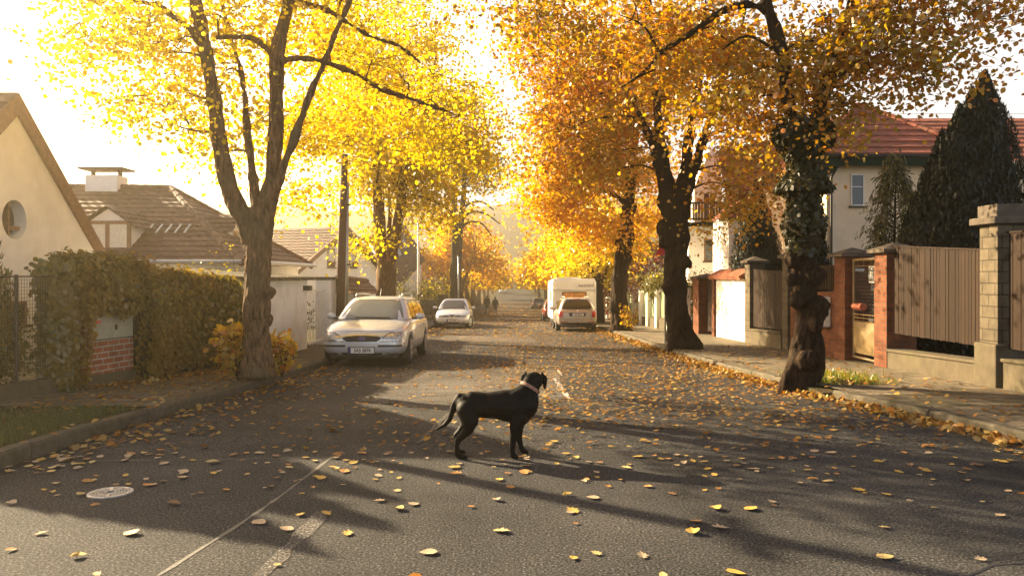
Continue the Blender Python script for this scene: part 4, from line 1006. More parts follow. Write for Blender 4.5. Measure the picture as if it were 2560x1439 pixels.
# garage with ribbed roof, then gate and post
ga = thing('garage', 'low white rendered garage with ribbed sheet roof behind the pale forked trunk', 'garage', (-6.6, 18, zr(18)))
mb = MB(); g0, g1 = 15.7, 20.5
mb.extrude([(-5.3, g0, zr(g0) - .2), (-5.3, g1, zr(g1) - .2), (-5.3, g1, 1.52), (-5.3, g0, 1.5)], (-2.6, 0, 0)); gw = obj('wall', mb, M['limewash'], ga, bevel=.015)
mb = MB(); mb.extrude([(-5.297, 17.6, -.4), (-5.297, 19.5, -.45), (-5.297, 19.5, 1.0), (-5.297, 17.6, 1.0)], (.012, 0, 0)); obj('door', mb, M['limewash'], ga, bevel=.004)
mb = MB()
for k in range(13):
    y = g0 - .15 + k*.4; mb.extrude([(-5.1, y, 1.5), (-5.1, y + .38, 1.5), (-5.1, y + .34, 1.58), (-5.1, y + .04, 1.58)], (-3.0, 0, .22))
obj('roof', mb, M['concrete'], ga)
mb = MB(); mb.obox((-5.22, 20.2, 1.3), (.2, .22, .12)); obj('lamp', mb, M['metal_dark'], ga)
gt = thing('metal_gate', 'white metal bar gate between the garage and a rendered post', 'gate', (-5.3, 21.4, zr(21.4) + KH))
for i, y in enumerate(np.linspace(20.7, 22.3, 10)):
    mb = MB(); mb.box(-5.31, -5.3, y - .022, y + .022, zr(y) + .2, 1.22); obj('bar', mb, M['white_paint'], gt)
for z_ in (1.2, -.16): mb = MB(); mb.box(-5.335, -5.275, 20.58, 22.36, z_, z_ + .05); obj('rail', mb, M['white_paint'], gt)
po = thing('gate_post', 'square white rendered gate post beside the timber pole', 'post', (-5.3, 22.8, zr(22.8)))
mb = MB(); mb.box(-5.55, -5.15, 22.42, 23.1, zr(22.8), 1.5); obj('shaft', mb, M['limewash'], po, bevel=.02)
mb = MB(); mb.box(-5.6, -5.1, 22.37, 23.15, 1.5, 1.58); obj('cap', mb, M['concrete'], po, bevel=.015)
# timber pole and metal pole
tp = thing('timber_pole', 'tall brown timber utility pole leaning slightly by the gate post', 'pole', (P(852, 790, 23)[0], 23.0, zr(23)))
mb = MB(); mb.tube([P(849, 850, 22.9), P(855, 600, 22.9), P(861, 386, 22.9)], [.125, .115, .1], n=12); obj('pole', mb, M['pole_wood'], tp, smooth=True)
mb = MB(); mb.lathe([(.127, -.12), (.127, .12)], c=P(850, 800, 22.9), n=14); obj('band', mb, M['metal_grey'], tp)
mp = thing('metal_pole', 'slim grey metal pole with a junction box just behind the timber pole', 'pole', (P(868, 790, 24.2)[0], 24.2, zr(24)))
mb = MB(); mb.tube([P(864, 840, 24.2), P(868, 455, 24.2)], [.075, .055], n=10); obj('pole', mb, M['metal_grey'], mp, smooth=True)
mb = MB(); x, y, z = P(862, 742, 24); mb.box(x - .2, x + .02, y - .1, y + .06, z - .42, z + .42); obj('junction_box', mb, M['cabinet'], mp, bevel=.015)
mb = MB(); mb.box(x + .0, x + .14, y + .12, y + .2, z + 2.75, z + 2.8); mb.box(x + .05, x + .14, y + .12, y + .2, z + .95, z + 1.0); obj('bracket', mb, M['metal_dark'], mp)
# tile-capped wall
tw = thing('garden_wall', 'white garden wall with a dark tiled cap past the timber pole', 'wall', (-5.2, 26.5, zr(26)))
mb = MB(); mb.extrude([(-5.25, 24.6, zr(24.6)), (-5.25, 29.5, zr(29)), (-5.25, 29.5, .95), (-5.25, 24.6, 1.05)], (-.3, 0, 0)); obj('wall', mb, M['limewash'], tw)
mb = MB()
for s in (-1, 1): rows(mb, (-5.4 + s*.5, 24.4, 1.05), (-5.4 + s*.5, 29.7, .95), (-5.4, 29.3, 1.42), (-5.4, 24.6, 1.55), 4)
ridge_tiles(mb, (-5.4, 24.6, 1.54), (-5.4, 29.3, 1.42)); obj('tile_cap', mb, M['brown_tile'], tw, recalc=False)

# third house: white gable toward the street
A3, B3, K3 = Vector(P(735, 676, 42)), Vector(P(952, 672, 50)), None
A3.z = B3.z = 1.85; K3 = (A3 + B3)/2; K3.z = 4.15
u3 = (B3 - A3).normalized(); n3 = Vector((u3.y, -u3.x, 0)); bk = -n3 * 11
h3 = thing('house', 'white gabled house with dark eaves seen between the timber pole and the twin trunks', 'house', (K3.x, K3.y, zr(44) - 1))
zb3 = zr(46) - 1.5
mb = MB(); mb.extrude([(A3.x, A3.y, zb3), (B3.x, B3.y, zb3), tuple(B3), tuple(K3), tuple(A3)], bk); obj('wall', mb, M['stucco'], h3)
mb = MB(); ov = u3 * .75; dz = Vector((0, 0, -.42)); ft = n3 * .5
Ae, Be = A3 - ov + dz, B3 + ov + dz
for E in (Ae, Be): rows(mb, E + ft + Vector((0,0,.2)), E + bk + Vector((0,0,.2)), K3 + bk + Vector((0,0,.25)), K3 + ft + Vector((0,0,.25)), 16)
rf3 = obj('roof', mb, M['brown_tile'], h3, recalc=False)
mb = MB()
for E in (Ae, Be): mb.extrude([E + ft, K3 + ft, K3 + ft + Vector((0,0,.3)), E + ft + Vector((0,0,.25))], -n3*.12)
w_ = .72; mb.extrude([A3.lerp(K3, w_) + n3*.02, B3.lerp(K3, w_) + n3*.02, B3.lerp(K3, w_) + n3*.02 + Vector((0,0,-.22)), A3.lerp(K3, w_) + n3*.02 + Vector((0,0,-.22))], n3*.1)
obj('barge_board', mb, M['barge'], rf3)
for f_ in (.385, .635):
    c = A3.lerp(B3, f_); c.z = 2.62; window(h3, c, u3, .72, 1.05, M['barge'], nrm=n3, cross='', glass=M['curtain'])
mb = MB()
for f_ in (.385, .635):
    c = A3.lerp(B3, f_); 
    for k in range(9): q = c + u3*random.uniform(-.3, .3) + n3*.12; mb.ball((q.x, q.y, 2.2 + random.uniform(0, .18)), .1, nu=7, nv=5)
M['flowers'] = plain('flower_box_plants', (.16, .05, .03), .8, namt=.5, nscale=14)
obj('flower_box', mb, M['flowers'], h3)
# fourth house: dark tiled slope with skylights, and its neighbour's white gable
h4 = thing('house', 'house with dark tiled slope and two skylights behind the twin trunk tree', 'house', (-9, 58, zr(58)))
q1, q2, q3, q4 = P(978, 745, 54), P(1062, 650, 62), P(1012, 560, 64), P(925, 600, 56)
mb = MB(); rows(mb, q1, q2, q3, q4, 16, .05); r4 = obj('roof', mb, M['brown_tile'], h4, recalc=False)
mb = MB(); mb.extrude([(q1[0] - .3, q1[1] + .3, zr(55) - .5), (q2[0] - .3, q2[1] + .3, zr(60) - .5), (q2[0] - .3, q2[1] + .3, q2[2] - .1), (q1[0] - .3, q1[1] + .3, q1[2] - .1)], (-5, 3, 0)); obj('wall', mb, M['stucco'], h4)
for f_, g_ in ((.5, .55), (.72, .6)):
    lo = Vector(q1).lerp(Vector(q2), f_); hi = Vector(q4).lerp(Vector(q3), f_); c = lo.lerp(hi, g_); e = (Vector(q2) - Vector(q1)).normalized(); up = (hi - lo).normalized(); nn_ = e.cross(up)
    if nn_.y > 0: nn_ = -nn_
    mb = MB(); c = c + nn_*.09; mb.extrude([c - e*.25 - up*.4, c + e*.25 - up*.4, c + e*.25 + up*.4, c - e*.25 + up*.4], nn_*.05); obj('skylight', mb, M['metal_grey'], r4)
h5 = thing('house', 'white gable wall with red tiled verge beside the slim white lamp post', 'house', (-8, 66, zr(66)))
mb = MB(); g = [P(1012, 760, 66), P(1112, 760, 74), P(1112, 700, 74), P(1022, 606, 67.5), P(1000, 640, 66)]; mb.extrude(g, (-4, 2, 0)); obj('wall', mb, M['stucco'], h5)
mb = MB(); rows(mb, P(1122, 702, 74.5), (P(1122, 702, 74.5)[0] - 6, 78, P(1122, 702, 74.5)[2]), (P(1018, 588, 67.5)[0] - 6, 71, P(1018, 588, 67.5)[2]), P(1018, 588, 67), 14, .05); r5 = obj('roof', mb, M['red_tile'], h5, recalc=False)
mb = MB(); mb.extrude([P(1122, 712, 74.2), P(1018, 604, 67), P(1018, 588, 67), P(1122, 696, 74.2)], (.12, -.05, 0)); obj('barge_board', mb, M['barge'], r5)
# slim white lamp post
lp = thing('lamp_post', 'slim pale metal lamp post standing by the white hatchback', 'lamp post', (P(1046, 800, 36)[0], 36, zr(36) + KH))
mb = MB(); mb.tube([P(1046, 822, 36), P(1046, 552, 36)], [.06, .045], n=10); obj('post', mb, M['white_paint'], lp, smooth=True)
mb = MB(); x, y, z = P(1046, 556, 36); mb.box(x - .05, x + .35, y - .06, y + .06, z - .02, z + .08); obj('lamp_head', mb, M['metal_grey'], lp, bevel=.02)
mb = MB(); mb.tube([P(1046, 750, 36), P(1046, 735, 36)], .066, n=10); obj('band', mb, M['metal_dark'], lp)
lp2 = thing('thin_pole', 'thin metal pole standing in front of the thin twin stemmed tree', 'pole', (P(1146, 760, 55)[0], 55, zr(55) + KH))
mb = MB(); mb.tube([P(1146, 800, 55), P(1146, 640, 55)], .06, n=8); obj('shaft', mb, M['metal_grey'], lp2, smooth=True)
mb = MB(); mb.lathe([(.075, -.01), (.075, .03), (.03, .07)], c=P(1146, 640, 55), n=10); obj('cap', mb, M['metal_dark'], lp2)
# picket fence with posts along the left pavement
def picket_fence(name, label, ys, x, zt, pm, sm, post_w=.3, gap=.16, base=.35, group=None, pw=.07, cap=True, style='picket', dz0=.1):
    t = thing(name, label, 'fence', (x, ys[0], zr(ys[0])), group)
    for i, y in enumerate(ys):
        z0 = zr(y); mb = MB(); mb.box(x - post_w/2, x + post_w/2, y - post_w/2, y + post_w/2, z0 - .1, z0 + zt); p = obj('post', mb, pm, t, bevel=.012)
        if cap: mb = MB(); mb.box(x - post_w/2 - .04, x + post_w/2 + .04, y - post_w/2 - .04, y + post_w/2 + .04, z0 + zt, z0 + zt + .07); obj('cap', mb, M['concrete'], p, bevel=.02)
    for a, b in zip(ys[:-1], ys[1:]):
        a2, b2 = a + post_w/2, b - post_w/2
        if base: mb = MB(); mb.extrude([(x + .1, a2, zr(a2) - .1), (x + .1, b2, zr(b2) - .1), (x + .1, b2, zr(b2) + base), (x + .1, a2, zr(a2) + base)], (-.2, 0, 0)); obj('base', mb, M['concrete'], t)
        mb = MB(); y = a2 + gap/2
        while y < b2 - pw: z0 = zr(y); mb.box(x - .015, x + .015, y, y + pw, z0 + base + .06, z0 + zt - .12 + random.uniform(-.01, .01)); y += pw + gap
        for zz in (.2, .72):
            za, zb = zr(a2) + base + (zt - base)*zz, zr(b2) + base + (zt - base)*zz
            mb.extrude([(x + .018, a2, za), (x + .018, b2, zb), (x + .018, b2, zb + .08), (x + .018, a2, za + .08)], (.03, 0, 0))
        obj('pickets', mb, sm, t)
    return t
picket_fence('picket_fence', 'low brown picket fence with pale posts along the left pavement by the lamp post', [33, 35.2, 37.4, 39.6, 41.8, 44, 46.2, 48.4, 51, 54], -5.3, 1.3, M['concrete'], M['dark_wood'])
bf = thing('board_fence', 'dark brown board fence under the golden trees behind the walking couple', 'fence', (-5.4, 70, zr(70)))
for k, y in enumerate(np.arange(57, 120, 4.5)):
    mb = MB(); yy_ = y
    while yy_ < y + 4.3: mb.box(-5.44, -5.4, yy_, yy_ + .16, zr(yy_) + .1, zr(yy_) + 1.75 + random.uniform(-.02, .02)); yy_ += .175
    obj('board_panel', mb, M['dark_wood'], bf)
M['leaf_bush'] = leafmat('leaf_bush', [(.12,.12,.03), (.2,.16,.04), (.1,.1,.03)], .4)
shrub('shrub', 'tall pale seeded shrub between the twin trunks and the lamp post', 'shrub', (P(990, 780, 33)[0], 33.2, zr(33)), (.8, .7, 1.05), 1500, .07, M['leaf_bush'], 14, 11, .4)
for i, (y, x) in enumerate([(62, -6.6), (69, -6.7), (77, -6.6), (86, -6.8), (96, -6.7), (110, -6.8)]):
    shrub('shrub', 'brown leafed shrub rising behind the dark board fence, ' + ORD[i] + ' from the lamp post', 'shrub', (x, y, zr(y)), (1.3, 1.8, 1.5), 900, .17, M['leaf_olive'], 10, 20 + i, .6, group='shrubs behind the board fence')
shrub('shrub', 'dark bush behind the white metal bar gate', 'shrub', (-7.4, 24.4, zr(24)), (1.3, 1.0, .85), 1800, .09, M['leaf_bush'], 12, 37, .6)
shrub('shrub', 'bare shrub behind the ivy hedge by the brown hipped roof', 'shrub', (P(545, 690, 18)[0], 18.4, -.4), (.9, .8, 1.05), 500, .06, M['leaf_olive'], 16, 31, .3)
# ------------------------------------------------------------------ right side: walls, fences, gate
FX = 6.82
def X2Y(px, x=FX): return x * F / (px - VPX)     # where the line x = const is seen at photo column px
def brick_pillar(name, label, y0, y1, x0, x1, zt, mat, cap='slab', group=None, base=0, capw=.08):
    yc = (y0 + y1)/2; zb = zr(yc) + KH; t = thing(name, label, 'pillar', (x0, yc, zb), group)
    mb = MB(); mb.box(x0, x1, y0, y1, zb + base - .1 if not base else zb + base, zt); obj('shaft', mb, mat, t, bevel=.008)
    if base: mb = MB(); mb.box(x0 - .06, x1 + .06, y0 - .05, y1 + .05, zb - .1, zb + base); obj('base', mb, M['concrete'], t, bevel=.025)
    mb = MB()
    if cap == 'step':
        mb.box(x0 - .1, x1 + .1, y0 - .1, y1 + .1, zt, zt + .1); mb.box(x0 - .02, x1 + .02, y0 - .02, y1 + .02, zt + .1, zt + .28)
    else:
        mb.box(x0 - capw, x1 + capw, y0 - capw, y1 + capw, zt, zt + .07)
        xm, ym = (x0+x1)/2, yc; a = [(x0 - capw, y0 - capw, zt + .07), (x1 + capw, y0 - capw, zt + .07), (x1 + capw, y1 + capw, zt + .07), (x0 - capw, y1 + capw, zt + .07)]
        mb.add(a + [(xm, ym, zt + .2)], [(0,1,4), (1,2,4), (2,3,4), (3,0,4)])
    obj('cap', mb, M['cap_stone'], t, bevel=.012)
    return t
def plank_panel(name, label, ya, yb, x, zlo, zhi, group=None, base_top=.45, pw=.092, rail=True, cat='fence'):
    """upright planks from ya to yb; zlo, zhi: bottom and top as functions of y"""
    t = thing(name, label, cat, (x, (ya+yb)/2, zr((ya+yb)/2) + KH), group); mb = MB(); y = ya
    while y + pw*.5 < yb:
        w_ = min(pw, yb - y); j = random.uniform(-.004, .004); mb.box(x - .012 + j, x + .012 + j, y + .005, y + w_ - .005, zlo(y) + random.uniform(-.006, .006), zhi(y)); y += pw
    obj('planks', mb, M['fence_wood'], t)
    mb = MB(); mb.extrude([(x - .025, ya, zhi(ya) + .002), (x - .025, yb, zhi(yb) + .002), (x - .025, yb, zhi(yb) + .027), (x - .025, ya, zhi(ya) + .027)], (.06, 0, 0)); obj('top_rail', mb, M['fence_wood'], t)
    mb = MB()
    for f_ in (.22, .78):
        za, zb = zlo(ya) + (zhi(ya) - zlo(ya))*f_, zlo(yb) + (zhi(yb) - zlo(yb))*f_
        mb.extrude([(x + .018, ya, za), (x + .018, yb, zb), (x + .018, yb, zb + .09), (x + .018, ya, za + .09)], (.05, 0, 0))
    obj('back_rail', mb, M['dark_wood'], t)
    if base_top is not None:
        mb = MB(); mb.extrude([(x - .12, ya, zr(ya) - .1), (x - .12, yb, zr(yb) - .1), (x - .12, yb, zr(yb) + base_top), (x - .12, ya, zr(ya) + base_top)], (.3, 0, 0)); mb.extrude([(x - .15, ya, zr(ya) + base_top), (x - .15, yb, zr(yb) + base_top), (x - .15, yb, zr(yb) + base_top + .05), (x - .15, ya, zr(ya) + base_top + .05)], (.36, 0, 0)); obj('base', mb, M['concrete'], t, bevel=.012)
    return t
PY0, PY1 = 11.28, 11.72
brick_pillar('brick_pillar', 'big pale brick gate pillar with a stepped stone cap', PY0, PY1, FX, FX + .5, 2.34, M['grey_brick'], 'step', base=.62)
plank_panel('plank_fence', 'long brown plank fence between gate 37 and the big pale brick pillar', PY1 + .02, 14.62, FX + .12, lambda y: .56 if y > 0 else 0, lambda y: np.interp(y, [11.6, 14.6], [1.965, 2.13]), base_top=.43)
plank_panel('plank_fence', 'brown plank fence nearer than the big pale brick pillar', 8.2, PY0 - .02, FX + .14, lambda y: .58, lambda y: 2.2, base_top=.5)
brick_pillar('brick_pillar', 'red brick pillar between gate 37 and the long plank fence', 14.64, 15.16, FX, FX + .55, 2.03, M['red_brick'], capw=.1)
brick_pillar('brick_pillar', 'red brick pillar with a name plate standing on the far side of gate 37', 16.5, 17.05, FX, FX + .55, 2.0, M['red_brick'], capw=.1)
# gate 37
gt = thing('garden_gate', 'metal garden gate numbered 37 with wire mesh above a yellow sheet panel', 'gate', (FX + .2, 15.8, zr(15.8) + KH))
g0, g1, gxx = 15.2, 16.46, FX + .16; gz = zr(15.8) + KH
mb = MB()
for y in (g0 + .03, g1 - .03): mb.tube([(gxx, y, gz + .06), (gxx, y, 1.95)], .026, n=8)
for z in (gz + .07, 1.93): mb.tube([(gxx, g0, z), (gxx, g1, z)], .028, n=8)
for z in (1.8, .83, .76, .69): mb.tube([(gxx, g0, z), (gxx, g1, z)], .009, n=6)
for y in np.linspace(g0 + .2, g1 - .2, 4): mb.tube([(gxx, y, .69), (gxx, y, .83)], .007, n=5)
for y in np.linspace(g0 + .2, g1 - .2, 4): mb.tube([(gxx, y, 1.8), (gxx, y, 1.93)], .007, n=5)
obj('frame', mb, M['yellow_panel'], gt)
mb = MB()
for y in np.arange(g0 + .06, g1, .05): mb.tube([(gxx, y, .84), (gxx, y, 1.8)], .003, n=4, cap=False)
for z in np.arange(.9, 1.8, .07): mb.tube([(gxx, g0, z), (gxx, g1, z)], .004, n=4, cap=False)
obj('mesh', mb, M['metal_dark'], gt, recalc=False)
mb = MB(); c = (gxx - .045, (g0+g1)/2, .36); q = [(gxx - .02, g0 + .06, gz + .16), (gxx - .02, g1 - .06, gz + .16), (gxx - .02, g1 - .06, .68), (gxx - .02, g0 + .06, .68)]
mb.add(q + [c] + [(p[0] + .02, p[1], p[2]) for p in q], [(0,1,4), (1,2,4), (2,3,4), (3,0,4), (5,6,7,8)]); obj('sheet_panel', mb, M['yellow_panel'], gt)
mb = MB(); mb.lathe([(.005, 0), (.075, .005), (.075, .40), (.005, .405)], c=(gxx - .07, g0 + .62, .99), axis='Y', n=18); obj('newspaper_tube', mb, M['copper'], gt, smooth=False)
mb = MB(); mb.box(gxx - .06, gxx - .01, g0 + .2, g0 + .42, .72, .78); obj('lock', mb, M['metal_dark'], gt)
def text(name, s, size, mat, parent, at, rx, extr=.002, shear=0, align='CENTER', sx=1, bold=0):
    cu = bpy.data.curves.new(name, 'FONT'); cu.body = s; cu.size = size; cu.extrude = extr; cu.align_x = align; cu.align_y = 'CENTER'; cu.shear = shear; cu.offset = bold
    o = link(bpy.data.objects.new(name, cu)); o.matrix_world = Matrix.Translation(at) @ rx @ Matrix.Diagonal((sx, 1, 1, 1))
    bpy.context.view_layer.update()
    me = bpy.data.meshes.new_from_object(o.evaluated_get(bpy.context.evaluated_depsgraph_get())); off = wloc(parent) if parent else Vector()
    me.transform(Matrix.Translation(-off) @ o.matrix_world); me.materials.clear(); me.materials.append(mat)
    bpy.data.objects.remove(o); return meshobj(name, me, parent)
TOROAD = Matrix.Rotation(R(-90), 4, 'Z') @ Matrix.Rotation(R(90), 4, 'X')     # reads towards -X (the street)
TOCAM = Matrix.Rotation(R(90), 4, 'X')                                        # reads towards -Y
ny, nz = g0 + .3, 1.63
mb = MB(); mb.box(gxx - .05, gxx - .035, ny - .12, ny + .12, nz - .16, nz + .16); pl = obj('number_plate', mb, M['ink'], gt, bevel=.004)
mb = MB()
for a in ((ny - .115, ny - .107, nz - .155, nz + .155), (ny + .107, ny + .115, nz - .155, nz + .155), (ny - .107, ny + .107, nz + .147, nz + .155), (ny - .107, ny + .107, nz - .155, nz - .147)): mb.box(gxx - .053, gxx - .05, *a)
mb.box(gxx - .053, gxx - .05, ny - .03, ny + .03, nz + .105, nz + .125)
obj('plate_border', mb, M['plate'], pl)
text('digits', '37', .19, M['plate'], pl, (gxx - .052, ny, nz - .02), TOROAD, sx=.8, bold=.001)
mb = MB(); mb.box(FX + .2, FX + .4, 16.488, 16.5, 1.7, 1.76); tn = thing('name_plate', 'tiny pale name plate on the red brick gate pillar', 'plate', (FX + .3, 16.49, 1.73)); p_ = obj('plate', mb, M['plate'], tn); 
# low brick wall with white meter cabinet
lw = thing('garden_wall', 'low red brick wall with a slatted rail behind the gnarled tree', 'wall', (FX, 18, zr(18) + KH))
mb = MB(); mb.extrude([(FX + .05, 17.06, zr(17) - .1), (FX + .05, 19.9, zr(19.9) - .1), (FX + .05, 19.9, 1.2), (FX + .05, 17.06, 1.28)], (.3, 0, 0)); obj('brickwork', mb, M['red_brick'], lw, bevel=.01)
mb = MB()
for y in np.arange(17.1, 19.8, .13): mb.box(FX + .16, FX + .19, y, y + .08, 1.3, 1.78)
mb.box(FX + .13, FX + .22, 17.06, 19.85, 1.78, 1.84); obj('slats', mb, M['fence_wood'], lw)
mc_ = thing('meter_cabinet', 'white meter cabinet hung on the low red brick wall', 'utility box', (FX, 17.9, .9))
mb = MB(); mb.box(FX - .13, FX + .048, 17.35, 18.15, .5, 1.15); cb = obj('body', mb, M['white_paint'], mc_, bevel=.012)
mb = MB(); mb.box(FX - .145, FX - .131, 17.39, 18.11, .54, 1.11); obj('door', mb, M['white_paint'], cb, bevel=.004)
# pillars and plank fence further along
brick_pillar('brick_pillar', 'tall narrow grey brick pillar right of the small thuja', 19.95, 20.35, FX, FX + .42, 2.05, M['grey_brick'], capw=.1)
plank_panel('plank_fence', 'brown plank fence panel in front of the small thuja', 20.4, 23.1, FX + .1, lambda y: .18 + zr(y) + .42, lambda y: np.interp(y, [20.4, 23], [1.68, 1.78]), base_top=.5)
brick_pillar('brick_pillar', 'grey brick pillar between the small thuja panel and the white tiled wall', 23.15, 23.65, FX, FX + .45, 1.98, M['grey_brick'], capw=.1)
ww = thing('garden_wall', 'short sunlit white wall with an orange tile coping', 'wall', (FX, 25.6, zr(25.6)))
mb = MB(); mb.extrude([(FX + .05, 23.7, zr(23.7)), (FX + .05, 27.2, zr(27)), (FX + .05, 27.2, 1.5), (FX + .05, 23.7, 1.52)], (.3, 0, 0)); obj('wall', mb, M['limewash'], ww)
mb = MB(); rows(mb, (FX - .12, 23.7, 1.52), (FX - .12, 27.5, 1.5), (FX + .25, 27.5, 1.72), (FX + .25, 23.7, 1.74), 2, .04); rows(mb, (FX + .5, 23.7, 1.52), (FX + .5, 27.5, 1.5), (FX + .25, 27.5, 1.72), (FX + .25, 23.7, 1.74), 2, .04)
k = 23.75
while k < 27.4: mb.tube([(FX - .16, k, 1.55), (FX + .26, k, 1.79)], [.075, .065], n=8); k += .21
obj('tile_coping', mb, M['orange_tile'], ww, recalc=False)
mb = MB(); mb.box(FX - .02, FX + .4, 27.2, 27.5, zr(27.3) - .05, 1.5); obj('brick_end', mb, M['red_brick'], ww)
plank_panel('plank_gate', 'dark plank gate between the sunlit white wall and a red brick pillar', 27.55, 29.1, FX + .2, lambda y: zr(y) + .25, lambda y: 1.5, base_top=None, cat='gate')
brick_pillar('brick_pillar', 'broad red brick pillar beside the dark plank gate', 29.15, 30.0, FX - .1, FX + .75, 1.5, M['red_brick'], capw=.1)
# white pillared fence with green pickets
picket_fence('picket_fence', 'fence of white square posts and pale green pickets right of the caravan', [30.6, 33.2, 35.6, 38.0, 40.2, 42.6, 45.2, 48.0, 51, 54.5, 58], 6.5, 1.85, M['white_paint'], M['picket_green'], post_w=.42, gap=.1, base=.55, pw=.1)
for k, y in enumerate(()): pass
wf = thing('board_fence', 'old grey board fence under the trees beyond the caravan', 'fence', (6.4, 80, zr(80)))
for y in np.arange(61, 130, 5.0):
    mb = MB(); yy_ = y
    while yy_ < y + 4.8: mb.box(6.38, 6.42, yy_, yy_ + .2, zr(yy_) + .1, zr(yy_) + 1.6 + random.uniform(-.03, .03)); yy_ += .22
    obj('board_panel', mb, M['fence_wood'], wf)
# dense conifers
def thuja(name, label, c, h, r, n, seed, lean=0, peaks=((0, 0, 1, 1),), ls=.08, mat=None):
    rg = np.random.default_rng(seed); t = thing(name, label, 'conifer', c); mb = MB(); C = []; NN = []
    for (ox, oy, hh, rr) in peaks:
        H = h*hh; mb.lathe([(max(.02, r*rr*.80*pf), H*f_) for f_, pf in ((0, .6), (.12, .9), (.3, 1), (.5, .9), (.7, .66), (.86, .36), (.97, .07))], c=(c[0] + ox, c[1] + oy, c[2]), n=18)
        m = int(n*hh*rr)
        f_ = rg.random(m)**1.25; pf = np.interp(f_, [0, .12, .3, .5, .7, .86, 1], [.62, .93, 1, .92, .68, .38, .02]); a = rg.uniform(0, 6.283, m)
        wob = 1 + .09*np.sin(a*3 + f_*9 + seed) + .07*np.sin(a*7 - f_*23) + .05*np.sin(f_*40)
        rad = r*rr*pf*wob*(.8 + .26*rg.random(m)**.6)
        C.append(np.stack([ox + rad*np.cos(a), oy + rad*np.sin(a), H*f_*(1 + .0*a) + rg.normal(size=m)*.04], 1)); NN.append(np.stack([np.cos(a), np.sin(a), rg.normal(size=m)*.5], 1) + rg.normal(size=(m, 3))*.4)
    C = np.vstack(C); NN = np.vstack(NN)
    M.setdefault('thuja_core', plain('thuja_core', (.012, .014, .008), .95)); obj('trunk', mb, M['thuja_core'], t)
    meshobj('crown', leaves_mesh('crown', C, NN, ls*rg.uniform(.6, 1.4, len(C)), KITE*np.array([1.3, .6, 1]), mat or M['leaf_thuja'], axis=np.array([0, 0, 1.0]), seed=seed), t)
    return t
thuja('thuja', 'huge dark thuja with two peaks behind the long plank fence', (P(2420, 700, 16)[0], 16.2, zr(16)), 5.95, 1.0, 21000, 3, peaks=((.46, 0, 1, .9), (.2, .0, .94, .9), (-.08, -.05, .88, .92), (-.34, .1, .8, .8), (-.62, .05, .69, .68), (.85, .2, .7, .62), (-.85, .3, .56, .5)))
thuja('thuja', 'small pointed thuja behind the plank panel and grey pillars', (P(1892, 700, 25.5)[0], 25.5, zr(25)), 5.0, .85, 15000, 5, peaks=((0, 0, 1, 1), (.32, 0, .78, .7)))
thuja('thuja', 'narrow dark thuja half hidden behind the gnarled trunk', (P(2048, 700, 21)[0], 21.3, zr(21)), 4.1, .45, 6000, 6)
for k_, (x_, y_, h_) in enumerate(((-7.98, 11.0, 3.7), (-7.72, 10.2, 3.6), (-7.5, 9.35, 3.3))):  # thujas outside the view, added to cast the dark shade on the near road
    thuja('thuja', 'unseen clipped thuja added to shade the near road, ' + ORD[k_] + ' from the utility pole', (x_, y_, 0), h_, .72, 4500, 60 + k_, peaks=((0, 0, 1, 1), (.1, .2, .8, 1.05), (-.1, -.25, .85, 1)), ls=.1, mat=M['leaf_green']).__setitem__('group', 'unseen thujas added to shade the near road')
up_ = thing('timber_pole', 'timber utility pole carrying the wire over the gabled house', 'pole', (-8.12, 12.0, zr(12) - .1))
mb = MB(); mb.tube([(-8.12, 12.0, -.2), (-8.12, 12.0, 5.6)], [.13, .1], n=12); obj('pole', mb, M['pole_wood'], up_, smooth=True)
mb = MB(); mb.box(-8.16, -8.08, 11.6, 12.4, 5.0, 5.08); obj('crossarm', mb, M['pole_wood'], up_)
# weeping shrub, bare shrubs, red shrubs
wp = thing('weeping_shrub', 'feathery weeping green shrub between the cream house wall and the huge thuja', 'shrub', (P(2235, 700, 18.5)[0], 18.5, zr(18)))
b = np.array(wp.location); rg_ = np.random.default_rng(14); mb = MB(); C = []; AX = []
mb.tube([b, b + (0, 0, 2.2), b + (.05, 0, 4.5)], [.05, .035, .012], n=7)
for k in range(210):
    z0 = rg_.uniform(.6, 4.6); a = rg_.uniform(0, 6.28); r_ = .9*math.sin(min(1, (5.0 - z0)/2.2)*1.4)*rg_.uniform(.45, 1)
    p0 = b + np.array([0, 0, z0]); p1 = p0 + np.array([math.cos(a)*r_*.6, math.sin(a)*r_*.6, .12]); p2 = p0 + np.array([math.cos(a)*r_, math.sin(a)*r_, -.45*rg_.uniform(.4, 1.3)])
    mb.tube([p0, p1, p2], [.012, .007, .003], n=4, cap=False)
    for _ in range(34): q = p1 + (p2 - p1)*rg_.random()*1.15 + rg_.normal(size=3)*.06; C.append(q); AX.append((math.cos(a)*.5, math.sin(a)*.5, -1))
obj('stems', mb, M['bark'], wp, recalc=False); C = np.array(C)
M['leaf_weep'] = leafmat('leaf_weep', [(.1,.1,.03), (.14,.13,.035), (.07,.075,.025), (.2,.17,.03)], .4)
meshobj('foliage', leaves_mesh('foliage', C - b, rg_.normal(size=C.shape), rg_.uniform(.07, .13, len(C)), KITE*np.array([1.3, .4, 1]), M['leaf_weep'], axis=np.array(AX), seed=2), wp)
shrub('shrub', 'bare brown shrub in front of the balcony house behind the brick pillar', 'shrub', (P(1775, 700, 30)[0], 30.2, zr(30) + .3), (.95, .9, 1.05), 900, .06, M['leaf_red'], 26, 41, .3)
shrub('shrub', 'dark green shrub right of the four limbed tree above the picket fence', 'shrub', (P(1728, 700, 31.5)[0], 31.5, zr(31)), (.5, .6, 1.1), 900, .1, M['leaf_bush'], 10, 42, .6)
